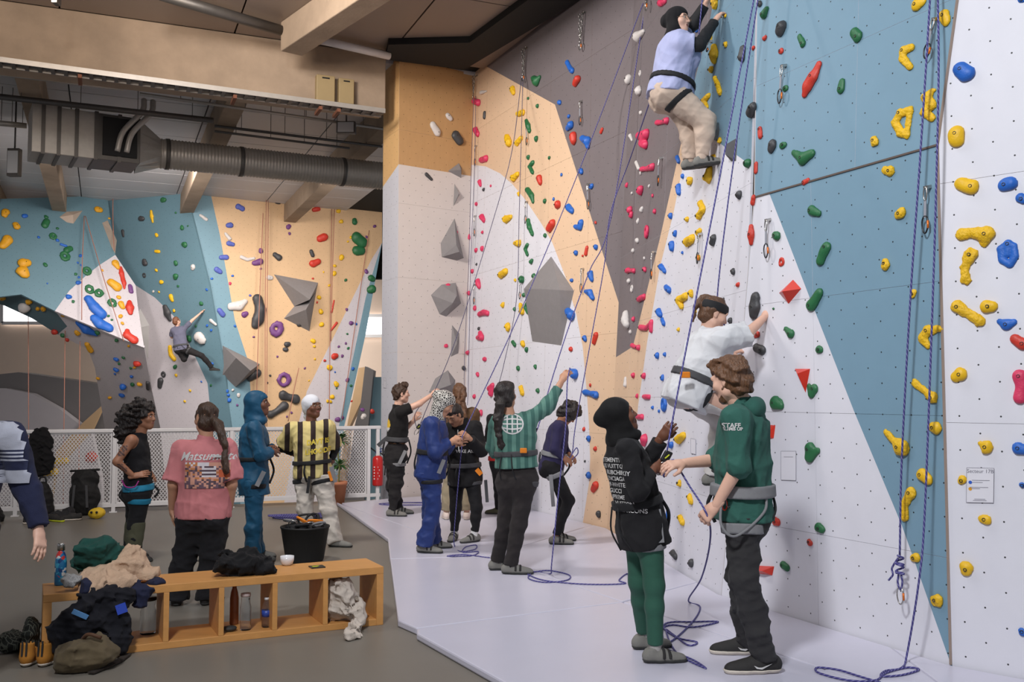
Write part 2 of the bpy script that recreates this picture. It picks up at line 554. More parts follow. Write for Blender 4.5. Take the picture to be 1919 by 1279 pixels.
# dark edge trims at the two folds
mb = MB(); mb.bar(PD.P(0, 0, .004), PD.P(0, ZJ, .004), .012, .012); mb.bar(PD.P(0, ZJ, .004), cd_t[2] + PD.n * .004, .012, .012)
tag(mb.build('trim_1', mat('edge_trim_birch', (156, 138, 126), .6)), kind='structure')
mb = MB(); mb.bar(B_BC, bc_j[2], .007, .007); mb.bar(bc_j[2], bc_t[2], .007, .007)
tag(mb.build('trim_2', mat('edge_trim_grey', (206, 202, 202), .5)), kind='structure')
mb = MB(); mb.bar(bc_j[2] + PC.n * .002, PC.P(LC, ZJ, .002), .012, .012)
tag(mb.build('trim_3', mat('edge_trim_dark', (96, 82, 74), .7)), kind='structure')

# --- pillar between the two halls
pf = gnd(743, 933)
pl_ = pf + (gnd(713, 925) - pf)
pr = B_P4 + unit(B_P4 - pf) * .3
def pillar_face(name, a, b, regs, us):
    pl = Plane(a, b - a)
    return pl
PF = Plane(pf, pr - pf); PL = Plane(pf, pl_ - pf)
LP = np.linalg.norm(pr - pf)
zt = PF.uv(742, 104)[1]
zs = PF.uv(742, 307)[1]
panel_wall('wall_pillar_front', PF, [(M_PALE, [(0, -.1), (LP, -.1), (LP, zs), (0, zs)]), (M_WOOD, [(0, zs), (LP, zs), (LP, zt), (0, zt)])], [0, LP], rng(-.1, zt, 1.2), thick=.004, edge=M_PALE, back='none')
ll = np.linalg.norm(pl_ - pf)
pd = [(0, zs), (ll, zs - .22)]
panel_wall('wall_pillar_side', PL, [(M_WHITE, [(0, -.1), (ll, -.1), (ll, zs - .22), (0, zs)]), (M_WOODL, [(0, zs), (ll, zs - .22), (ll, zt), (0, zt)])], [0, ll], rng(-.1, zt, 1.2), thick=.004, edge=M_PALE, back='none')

# --- floor and mats
FZ = -0.05
bu = V(-.53, .848, 0); bw = V(.848, .53, 0)                # building axes
mb = MB(); r0 = gnd(-400, 975, FZ); r1 = gnd(716, 938, FZ)
mb.prism([V(-14, -4, FZ), V(6, -4, FZ), V(6, 14, FZ), V(1.5, 17, FZ), r1 + V(.2, .25, 0), r1 + V(0, .12, 0), r0 + V(0, .12, 0)], (0, 0, -.2))
tag(mb.build('floor', M_FLOOR, fix=True), kind='structure')
mb = MB(); mb.prism([V(-30, 12, -2.2), V(6, 12, -2.2), V(6, 40, -2.2), V(-30, 40, -2.2)], (0, 0, -.1))
tag(mb.build('floor_lower_hall', M_FLOOR, fix=True), kind='structure')

def crash_mat(pix, label, extra=None):
    pts = [gnd(x, y) if not isinstance(x, str) else y for x, y in pix]
    c = sum(pts) / len(pts)
    pts = [p + unit(c - p) * .006 for p in pts]
    mb = MB(); mb.prism([p + V(0, 0, FZ + .002) for p in pts], (0, 0, -FZ - .002))
    o = mb.build('crash_mat', M_MAT, None, origin=tuple(c + V(0, 0, FZ)), fix=True, bevel=.012)
    tag(o, label, 'mat', 'white crash mats under the right-hand wall')
    return o
IN = .012
wA = lambda t: ('w', B_P4 + (B_AB - B_P4) * t + PA.n * IN)
wB = lambda t: ('w', B_AB + (B_BC - B_AB) * t + PB.n * IN)
wC = lambda t: ('w', B_BC + (B_CD - B_BC) * t + PC.n * IN)
crash_mat([(630, 941), (727, 1010), (731, 1048), (913, 1043), (783, 995), (652, 950)], 'white crash mat at far left corner beside the fire extinguisher')
crash_mat([(652, 950), (640, 943), (716, 936), ('w', pf - V(0, .03, 0)), wA(.03), wA(.93), (913, 1043), (783, 995)], 'white crash mat behind the belayers, against the grey pillar and far wall')
crash_mat([(731, 1048), (745, 1163), (780, 1178), (1166, 1129), (1166, 1128), (913, 1043)], 'white crash mat in the middle, under the woman in the green striped shirt')
crash_mat([(913, 1043), wA(.93), wA(1), wB(.86), (1166, 1128)], 'white crash mat under the loose purple rope against the middle wall')
crash_mat([(780, 1178), (780, 1187), (943, 1279), (1330, 1500), (1900, 1376), (1620, 1279), (1166, 1129)], 'white crash mat in front, under the woman in green leggings')
crash_mat([(1166, 1129), wB(.86), wB(.99), wC(.80), (1757, 1279), (1620, 1279)], 'white crash mat under the staff man, against the near white wall')
crash_mat([wC(.80), wC(1.0), ('w', B_D + (B_D - B_CD) * 1.2 + PD.n * IN), (2100, 1420), (1900, 1376), (1620, 1279), (1757, 1279)], 'white crash mat in the bottom right corner under the rope end')

# --- ceiling: cassettes between concrete beams
def onz(px, py, z): return gnd(px, py, z)
g_r = onz(727, 211, 6.03); g_l = g_r - bw * 9.0
g_dir = unit(onz(0, 125, 6.03) - g_r)            # along the girder, leftwards
g_in = V(-g_dir[1], g_dir[0], 0)
if g_in[1] < 0: g_in = -g_in                     # away from the camera
# ceiling panels in the building grid
root = empty('ceiling', (0, 0, TOPZ)); tag(root, kind='structure')
O = g_r.copy(); O[2] = TOPZ
def cass(a0, a1, b0, b1, m):
    mb = MB()
    P = [O + g_dir * a + g_in * b for a, b in ((a0 + .012, b0 + .012), (a1 - .012, b0 + .012), (a1 - .012, b1 - .012), (a0 + .012, b1 - .012))]
    mb.prism(P, (0, 0, .06))
    mb.build('ceiling_panel', m, root, fix=True)
for i in range(-2, 7):
    for j in range(-4, 0):
        cass(i * 2.35, (i + 1) * 2.35, j * 1.25 * 2, (j + 1) * 1.25 * 2, M_CASS)
for i in range(-1, 8):
    for j in range(0, 14):
        cass(i * 2.35, (i + 1) * 2.35, .35 + j * 1.2, .35 + (j + 1) * 1.2, M_CASSW)
mb = MB(); P = [O + g_dir * a + g_in * b + V(0, 0, .061) for a, b in ((-8, -16), (26, -16), (26, 30), (-8, 30))]
mb.prism(P, (0, 0, .1)); mb.build('ceiling_deck', M_BLACK, root, fix=True)

def beam(name, a, b, w, h, ztop, m=M_CONC, label=None):
    mb = MB(); mb.bar(V(a[0], a[1], ztop - h / 2), V(b[0], b[1], ztop - h / 2), w, h)
    o = mb.build(name, m, None, bevel=.015)
    tag(o, kind='structure')
    return o
c0 = g_r + g_in * .2
beam('beam_main_girder', c0 + g_dir * .04, c0 + g_dir * 16, .4, TOPZ - 6.03, TOPZ)
# secondary beams run away from the camera on both sides of the girder
bd = unit(onz(527, 98, 6.5) - onz(675, 0, 6.5))
p = onz(546, 101, 6.52)
beam('beam_secondary', p, p - bd * 9, .34, .43, TOPZ)
for k, (px, py) in enumerate(((445, 190), (700, 270), (60, 190), (-150, 150))):
    q = onz(px, py, 6.45)
    q0 = q - g_in * (np.dot(q - c0, g_in) - .2)
    beam('beam_secondary', q0, q0 + g_in * 16, .34, .5, TOPZ)
# black soffit along the top of the right wall
tdir = unit(onz(1090, 0, TOPZ) - onz(868, 130, TOPZ))
tq = onz(868, 130, TOPZ); tn = V(tdir[1], -tdir[0], 0)
if tn[0] > 0: tn = -tn
mb = MB(); mb.prism([onz(x, y, TOPZ - .1) for x, y in ((722, 112), (728, 84), (880, 80), (1000, -8), (1150, -110), (1290, -110), (1094, -4), (870, 131))], (0, 0, .12))
tag(mb.build('trim_4', M_BLACK, fix=True), kind='structure')
# black wall above and behind the far climbing wall
mb = MB(); mb.prism([V(-22, 30.5, 5.3), V(0, 30.5, 5.3), V(0, 30.5, TOPZ + .1), V(-22, 30.5, TOPZ + .1)], (0, .2, 0))
tag(mb.build('wall_far_black', M_BLACK, fix=True), kind='structure')

# ------------------------------------------------------------------ far hall: leaning climbing walls seen over the railing
def facet(name, pl, regions, thick=.06):
    """one flat facet of the far wall; each painted area is its own board"""
    root = empty(name, tuple(pl.O)); tag(root, kind='structure')
    for m, pix in regions:
        c = [pl.uv(x, y) for x, y in pix]
        mb = MB()
        n = len(c)
        mb.add([pl.P(u, v, 0) for u, v in c], [tuple(range(n))], 0)
        mb.uv[0] = c
        base = len(mb.v)
        mb.v.extend([tuple(pl.P(u, v, -thick)) for u, v in c])
        for q in range(n):
            mb.f.append((q, (q + 1) % n, base + (q + 1) % n, base + q)); mb.mi.append(0); mb.smooth.append(False)
        mb.f.append(tuple(base + q for q in range(n))); mb.mi.append(0); mb.smooth.append(False)
        mb.build('panel', m, root, fix=True)
    return root
M_FW = mat('far_wall_white', (196, 190, 194), .6, .03, 4, holes=True)
M_FB = mat('far_wall_blue', (98, 130, 142), .6, .04, 4, holes=True)
M_FBL = mat('far_wall_light_blue', (112, 146, 160), .6, .04, 4, holes=True)
M_FO = mat('far_wall_plywood', (208, 174, 134), .55, .05, 4, holes=True)
M_FG = mat('far_wall_grey', (120, 116, 116), .6, .05, 4)
M_FUB = mat('far_wall_blue_shaded', (88, 112, 120), .6, .05, 4)  # far wall blue with the shade of the underside put into its colour
FY = 0.0
P_F1 = Plane3(atY(-30, 374, 24.0), atY(201, 367, 26.2), atY(216, 480, 25.7))
P_FU = Plane3(atY(40, 552, 24.2), atY(240, 640, 25.2), atY(180, 700, 26.6))
P_F2 = Plane3(atY(201, 367, 26.2), atY(340, 322, 25.2), atY(420, 690, 25.9))
P_F3 = Plane3(atY(340, 322, 25.2), atY(470, 800, 26.4), atY(716, 380, 28.2))
facet('wall_far_overhang', P_F1, [
    (M_FB, [(-30, 374), (201, 367), (216, 478), (185, 498), (160, 518), (130, 545), (103, 583), (40, 552), (-30, 560)]),
    (M_FW, [(216, 478), (254, 535), (258, 572), (270, 652), (240, 640), (103, 583), (130, 545), (160, 518), (185, 498)])])
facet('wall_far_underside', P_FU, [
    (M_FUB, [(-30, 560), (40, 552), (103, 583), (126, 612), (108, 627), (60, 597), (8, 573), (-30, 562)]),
    (M_FW, [(103, 583), (240, 640), (270, 652), (282, 720), (300, 800), (318, 985), (210, 985), (196, 800), (178, 690), (165, 655), (108, 627), (126, 612)])])
facet('wall_far_blue', P_F2, [
    (M_FB, [(201, 367), (232, 333), (340, 322), (365, 425), (392, 535), (420, 690), (435, 800), (455, 985), (404, 985), (397, 800), (389, 719), (372, 682), (352, 640), (325, 592), (290, 558), (254, 535), (216, 478)]),
    (M_FW, [(254, 535), (290, 558), (325, 592), (352, 640), (372, 682), (389, 719), (397, 800), (404, 985), (318, 985), (300, 800), (282, 720), (270, 652), (258, 572)])])
facet('wall_far_plywood', P_F3, [
    (M_FBL, [(340, 322), (388, 333), (412, 440), (440, 600), (466, 680), (474, 800), (482, 985), (455, 985), (435, 800), (420, 690), (392, 535), (365, 425)]),
    (M_FO, [(388, 333), (450, 338), (620, 357), (716, 382), (716, 455), (696, 487), (635, 612), (575, 734), (558, 800), (525, 985), (482, 985), (474, 800), (466, 680), (440, 600), (412, 440)]),
    (M_FW, [(716, 455), (696, 520), (685, 560), (647, 740), (635, 800), (605, 985), (525, 985), (558, 800), (575, 734), (635, 612), (696, 487)]),
    (M_FBL, [(716, 455), (685, 628), (660, 740), (645, 800), (620, 985), (605, 985), (635, 800), (647, 740), (685, 560), (696, 520)])])
# back wall of the building with its windows
BY = 37.0
def backpoly(name, pix, m, Y, th=.2):
    mb = MB(); mb.prism([atY(x, y, Y) for x, y in pix], (0, th, 0))
    o = mb.build(name, m, None, fix=True); tag(o, kind='structure'); return o
zz = lambda z, Y: 742 - (z - 1.58) * FPX / Y
backpoly('wall_back', [(-200, 470), (900, 470), (900, 1000), (-200, 1000)], M_CREAM, BY)
M_WIN = mat('daylit_window_glass', (255, 255, 255), .2, 0, emit=2.2)
def window(name, x0, y0, x1, y1, Y):
    root = empty(name, tuple(atY((x0 + x1) / 2, y1, Y))); tag(root, kind='structure')
    mb = MB(); mb.prism([atY(x, y, Y) for x, y in ((x0, y0), (x1, y0), (x1, y1), (x0, y1))], (0, .03, 0)); mb.build('pane', M_WIN, root, fix=True)
    mb = MB(); c = [atY(x, y, Y - .05) for x, y in ((x0, y0), (x1, y0), (x1, y1), (x0, y1))]
    for i in range(4): mb.bar(c[i - 1], c[i], .1, .12)
    mb.build('window_frame', M_RAIL, root)
window('window_1', 4, 540, 150, 606, BY - .1)
window('window_2', 676, 592, 760, 630, BY - .1)
# bouldering volumes standing in the far hall
backpoly('wall_boulder_grey', [(-60, 708), (35, 698), (200, 722), (420, 740), (420, 990), (-60, 990)], M_FG, 34.0, 1.0)
backpoly('wall_boulder_white', [(-60, 728), (10, 728), (60, 738), (110, 766), (155, 800), (175, 990), (-60, 990)], M_FW, 33.6, .35)
backpoly('wall_boulder_white_wing', [(110, 880), (172, 812), (190, 900), (192, 990), (90, 990)], M_FW, 33.3, .2)
backpoly('wall_boulder_plywood', [(196, 756), (156, 792), (105, 845), (92, 990), (112, 990), (125, 875), (172, 808)], M_FO, 33.4, .15)
backpoly('wall_boulder_side_plywood', [(672, 690), (686, 688), (676, 755), (655, 800), (640, 985), (600, 985), (640, 860), (652, 790)], M_FO, 33.0, .6)
backpoly('wall_boulder_side_grey', [(684, 687), (700, 695), (690, 800), (680, 985), (640, 985), (664, 800), (676, 755)], M_FG, 32.6, .6)
backpoly('wall_boulder_side_blue', [(697, 707), (720, 707), (720, 985), (680, 985), (686, 800)], M_FBL, 32.9, .3)

# ------------------------------------------------------------------ railing with expanded-metal panels
rp0 = gnd(-60, 972, FZ); rp1 = gnd(712, 940, FZ)
rd = unit(rp1 - rp0); rl = np.linalg.norm(rp1 - rp0); RH = 1.14
posts = [0.0, .17, .57, .985]
posts = [gnd(x, 972 - (x + 60) * 32 / 772, FZ) for x in (-60, 28, 212, 432, 690, 707)]
rail = empty('railing', tuple(rp0)); tag(rail, 'white steel railing with expanded metal mesh panels across the hall', 'railing')
up = V(0, 0, 1)
mb = MB(); mb.bar(rp0 + up * RH, rp1 + up * RH, .06, .05); mb.build('top_rail', M_RAIL, rail, bevel=.008)
mb = MB(); mb.bar(rp0 + up * .10, rp1 + up * .10, .04, .05); mb.build('bottom_rail', M_RAIL, rail)
for q in posts:
    mb = MB(); mb.bar(q, q + up * RH, .05, .05, up=rd); mb.bar(q, q + up * .012, .1, .1, up=rd)
    mb.build('post', M_RAIL, rail)
for a, b in zip(posts[:-1], posts[1:]):
    L = np.linalg.norm(b - a)
    if L < .4: continue
    mb = MB(); z0, z1 = .13, RH - .03
    a2 = a + rd * .04; L -= .08
    for (p0, p1) in ((a2 + up * z0, a2 + rd * L + up * z0), (a2 + up * z1, a2 + rd * L + up * z1), (a2 + up * z0, a2 + up * z1), (a2 + rd * L + up * z0, a2 + rd * L + up * z1)):
        mb.bar(p0, p1, .02, .02)
    pitch = .046; hh = z1 - z0; sl = 1.25            # rise per run of the mesh strands
    n = int((L + hh / sl) / pitch) + 1
    for k in range(n):
        for sgn in (1, -1):
            x0 = k * pitch - hh / sl
            xa, za, xb, zb = x0, 0.0, x0 + hh / sl, hh
            if xa < 0: za = -xa * sl; xa = 0
            if xb > L: zb = hh - (xb - L) * sl; xb = L
            if xb <= xa: continue
            if sgn < 0: xa, xb = L - xa, L - xb
            mb.bar(a2 + rd * xa + up * (z0 + za), a2 + rd * xb + up * (z0 + zb), .003, .0095, up=rd)
    o = mb.build('mesh_panel', M_RAIL, rail); o['kind'] = 'stuff'

# ------------------------------------------------------------------ implicit surfaces (used for climbing holds, people, cloth)
class Field:
    def __init__(s, lo, hi, h):
        s.h = h
        s.lo = np.asarray(lo, float) - 2 * h
        n = np.maximum(4, np.ceil((np.asarray(hi, float) + 2 * h - s.lo) / h).astype(int) + 1)
        s.n = n
        s.a = np.full(n, .5, np.float32)
        s.ax = [(s.lo[k] + h * np.arange(n[k])).astype(np.float32) for k in range(3)]
    def block(s, lo, hi):
        i0 = np.clip(np.floor((np.asarray(lo) - s.lo) / s.h).astype(int), 0, s.n)
        i1 = np.clip(np.ceil((np.asarray(hi) - s.lo) / s.h).astype(int) + 1, 0, s.n)
        if np.any(i1 <= i0): return None
        sl = tuple(slice(a, b) for a, b in zip(i0, i1))
        X = s.ax[0][sl[0]][:, None, None]; Y = s.ax[1][sl[1]][None, :, None]; Z = s.ax[2][sl[2]][None, None, :]
        return sl, X, Y, Z
    def _merge(s, sl, d, k):
        a = s.a[sl]
        if k > 0:
            hh = np.clip(k - np.abs(a - d), 0, None) / k
            s.a[sl] = np.minimum(a, d) - hh * hh * k * .25
        else:
            s.a[sl] = np.minimum(a, d)
    def cone(s, a, b, ra, rb, k=.02, cut_a=False, cut_b=False, flat=None):
        """tapered capsule; flat=(axis, factor) squeezes it along an axis; cut ends are flat"""
        a = np.asarray(a, float); b = np.asarray(b, float)
        R = max(ra, rb) + k + 2 * s.h
        bl = s.block(np.minimum(a, b) - R, np.maximum(a, b) + R)
        if bl is None: return s
        sl, X, Y, Z = bl
        ab = b - a; L2 = float(ab @ ab) + 1e-9
        x, y, z = X - a[0], Y - a[1], Z - a[2]
        t = (x * ab[0] + y * ab[1] + z * ab[2]) / L2
        tc = np.clip(t, 0, 1)
        qx, qy, qz = x - tc * ab[0], y - tc * ab[1], z - tc * ab[2]
        if flat is not None:
            ax, f = unit(flat[0]), flat[1]
            w = qx * ax[0] + qy * ax[1] + qz * ax[2]
            g = w * (1 / f - 1)
            qx, qy, qz = qx + g * ax[0], qy + g * ax[1], qz + g * ax[2]
        d = np.sqrt(qx * qx + qy * qy + qz * qz) - (ra + (rb - ra) * tc)
        L = math.sqrt(L2)
        if cut_b: d = np.maximum(d, (t - 1) * L)
        if cut_a: d = np.maximum(d, -t * L)
        s._merge(sl, d.astype(np.float32), k)
        return s
    def ell(s, c, r, R=None, k=.02, sub=False):
        """ellipsoid; R columns = local axes"""
        c = np.asarray(c, float); r = np.asarray(r, float)
        R = np.eye(3) if R is None else R
        m = max(r) + k + 2 * s.h
        bl = s.block(c - m, c + m)
        if bl is None: return s
        sl, X, Y, Z = bl
        x, y, z = X - c[0], Y - c[1], Z - c[2]
        l = [(x * R[0, i] + y * R[1, i] + z * R[2, i]) for i in range(3)]
        k0 = np.sqrt(sum((l[i] / r[i]) ** 2 for i in range(3)))
        k1 = np.sqrt(sum((l[i] / r[i] ** 2) ** 2 for i in range(3))) + 1e-6
        d = (k0 * (k0 - 1) / k1).astype(np.float32)
        if sub:
            a = s.a[sl]; d = -d
            hh = np.clip(k - np.abs(a - d), 0, None) / max(k, 1e-6)
            s.a[sl] = np.maximum(a, d) + hh * hh * k * .25
        else: s._merge(sl, d, k)
        return s
    def noise(s, amp, freq, seed=0, octaves=2, stretch=(1, 1, 1), ridge=False):
        rg = np.random.RandomState(seed)
        X = s.ax[0][:, None, None]; Y = s.ax[1][None, :, None]; Z = s.ax[2][None, None, :]
        near = np.abs(s.a) < max(3 * amp, 3 * s.h)
        idx = np.nonzero(near)
        if len(idx[0]) == 0: return s
        x, y, z = s.ax[0][idx[0]] * stretch[0], s.ax[1][idx[1]] * stretch[1], s.ax[2][idx[2]] * stretch[2]
        tot = np.zeros(len(x), np.float32)
        for o in range(octaves):
            f = freq * 2 ** o
            for q in range(5):
                d = unit(rg.randn(3)) * f * rg.uniform(.6, 1.4)
                ph = rg.uniform(0, 6.28)
                d2 = unit(rg.randn(3)) * f * .6
                w = np.sin(x * d[0] + y * d[1] + z * d[2] + ph + 1.3 * np.sin(x * d2[0] + y * d2[1] + z * d2[2]))
                if ridge: w = 2.2 * np.abs(w) ** .65 - 1.58
                tot += w / 2 ** o
        s.a[idx] += (tot * amp / 2.6).astype(np.float32)
        return s
    def plane(s, p, n, k=0):
        """keep the side opposite to n"""
        p = np.asarray(p, float); n = unit(n)
        X = s.ax[0][:, None, None]; Y = s.ax[1][None, :, None]; Z = s.ax[2][None, None, :]
        d = ((X - p[0]) * n[0] + (Y - p[1]) * n[1] + (Z - p[2]) * n[2]).astype(np.float32)
        s.a = np.maximum(s.a, d)
        return s
    def nets(s):
        """surface nets: vertices (n,3) and quads (m,4)"""
        A = s.a
        ins = A < 0
        c = np.zeros(np.array(A.shape) - 1, np.int8)
        for i in (0, 1):
            for j in (0, 1):
                for k in (0, 1):
                    c += ins[i:A.shape[0] - 1 + i, j:A.shape[1] - 1 + j, k:A.shape[2] - 1 + k]
        act = (c > 0) & (c < 8)
        ids = np.full(act.shape, -1, np.int32)
        ijk = np.argwhere(act)
        if len(ijk) == 0: return np.zeros((0, 3)), np.zeros((0, 4), int)
        ids[act] = np.arange(len(ijk))
        acc = np.zeros((len(ijk), 3)); cnt = np.zeros(len(ijk))
        corners = [(i, j, k) for i in (0, 1) for j in (0, 1) for k in (0, 1)]
        vals = {cc: A[ijk[:, 0] + cc[0], ijk[:, 1] + cc[1], ijk[:, 2] + cc[2]].astype(float) for cc in corners}
        for a in corners:
            for ax in range(3):
                if a[ax] == 0:
                    b = list(a); b[ax] = 1; b = tuple(b)
                    va, vb = vals[a], vals[b]
                    m = (va < 0) != (vb < 0)
                    t = np.where(m, va / np.where(m, va - vb, 1), 0)
                    p = np.zeros((len(ijk), 3)) + np.array(a, float)
                    p[:, ax] += t
                    acc[m] += p[m]; cnt[m] += 1
        vert = s.lo + (ijk + acc / cnt[:, None]) * s.h
        quads = []
        for ax in range(3):
            o1, o2 = [(1, 2), (2, 0), (0, 1)][ax]
            sl0 = [slice(None)] * 3; sl1 = [slice(None)] * 3
            sl0[ax] = slice(0, -1); sl1[ax] = slice(1, None)
            x0 = ins[tuple(sl0)]; x1 = ins[tuple(sl1)]
            e = np.argwhere(x0 != x1)
            e = e[(e[:, o1] > 0) & (e[:, o2] > 0) & (e[:, o1] < A.shape[o1] - 1) & (e[:, o2] < A.shape[o2] - 1)]
            if len(e) == 0: continue
            flip = x0[e[:, 0], e[:, 1], e[:, 2]]
            def cid(d1, d2):
                q = e.copy(); q[:, o1] -= d1; q[:, o2] -= d2
                return ids[q[:, 0], q[:, 1], q[:, 2]]
            q = np.stack([cid(1, 1), cid(0, 1), cid(0, 0), cid(1, 0)], 1)
            q[~flip] = q[~flip][:, ::-1]
            quads.append(q)
        F = np.concatenate(quads)
        return vert, F[np.all(F >= 0, 1)]

def np_mesh(name, parts, mats_idx=None):
    """mesh from a list of (verts, quads[, material index array])"""
    V_, F_, I_ = [], [], []
    b = 0
    for p in parts:
        V_.append(p[0]); F_.append(p[1] + b); b += len(p[0])
        I_.append(p[2] if len(p) > 2 else np.zeros(len(p[1]), np.int32))
    v = np.concatenate(V_); f = np.concatenate(F_); mi = np.concatenate(I_).astype(np.int32)
    me = bpy.data.meshes.new(name)
    me.vertices.add(len(v)); me.vertices.foreach_set('co', v.astype(np.float32).ravel())
    k = f.shape[1]
    me.loops.add(f.size); me.loops.foreach_set('vertex_index', f.astype(np.int32).ravel())
    me.polygons.add(len(f))
    me.polygons.foreach_set('loop_start', np.arange(0, f.size, k, dtype=np.int32))
    me.polygons.foreach_set('loop_total', np.full(len(f), k, np.int32))
    me.polygons.foreach_set('material_index', mi)
    me.polygons.foreach_set('use_smooth', np.ones(len(f), bool))
    me.update(calc_edges=True)
    me.validate()
    return me

# ------------------------------------------------------------------ climbing holds
HC = {'y': ('yellow', (232, 184, 22)), 'o': ('orange-yellow', (222, 160, 30)), 'g': ('green', (38, 104, 62)), 'b': ('blue', (36, 100, 190)),
      'r': ('red', (200, 56, 40)), 'p': ('pink', (214, 56, 96)), 'w': ('white', (206, 200, 196)), 'k': ('charcoal', (62, 62, 64)),
      'u': ('purple', (112, 66, 124)), 'v': ('slate blue', (84, 98, 176))}
HM = {k: mat('hold_' + v[0].replace(' ', '_').replace('-', '_') + '_resin', v[1], .5, .12, 14, .25, 90) for k, v in HC.items()}
HMP = {}
for k in 'y':
    HMP[k] = mat('hold_yellow_pebbled_resin', HC[k][1], .55, .16, 30, 1.0, 55)
M_BOLT = mat('bolt_dark_steel', (70, 68, 66), .35, .1, 30, metal=.8)
M_HOLE = mat('bolt_socket_shadow', (22, 20, 20), .7)

CROPS = {'c3': (0, 360, 3.1979), 'c4': (360, 340, 3.1975), 'c5': (700, 80, 3.1967), 'c6': (700, 400, 3.1967), 'c7': (900, 0, 3.1975), 'c8': (960, 400, 3.1967),
         'd1': (1180, 0, 3.1967), 'd2': (1440, 0, 3.1983), 'd3': (1200, 360, 3.1972), 'd4': (1500, 360, 3.1981), 'd5': (1500, 700, 2.21), 'd6': (1080, 700, 2.2095), 'e5': (400, 600, 5.997), 'z': (0, 0, 1)}
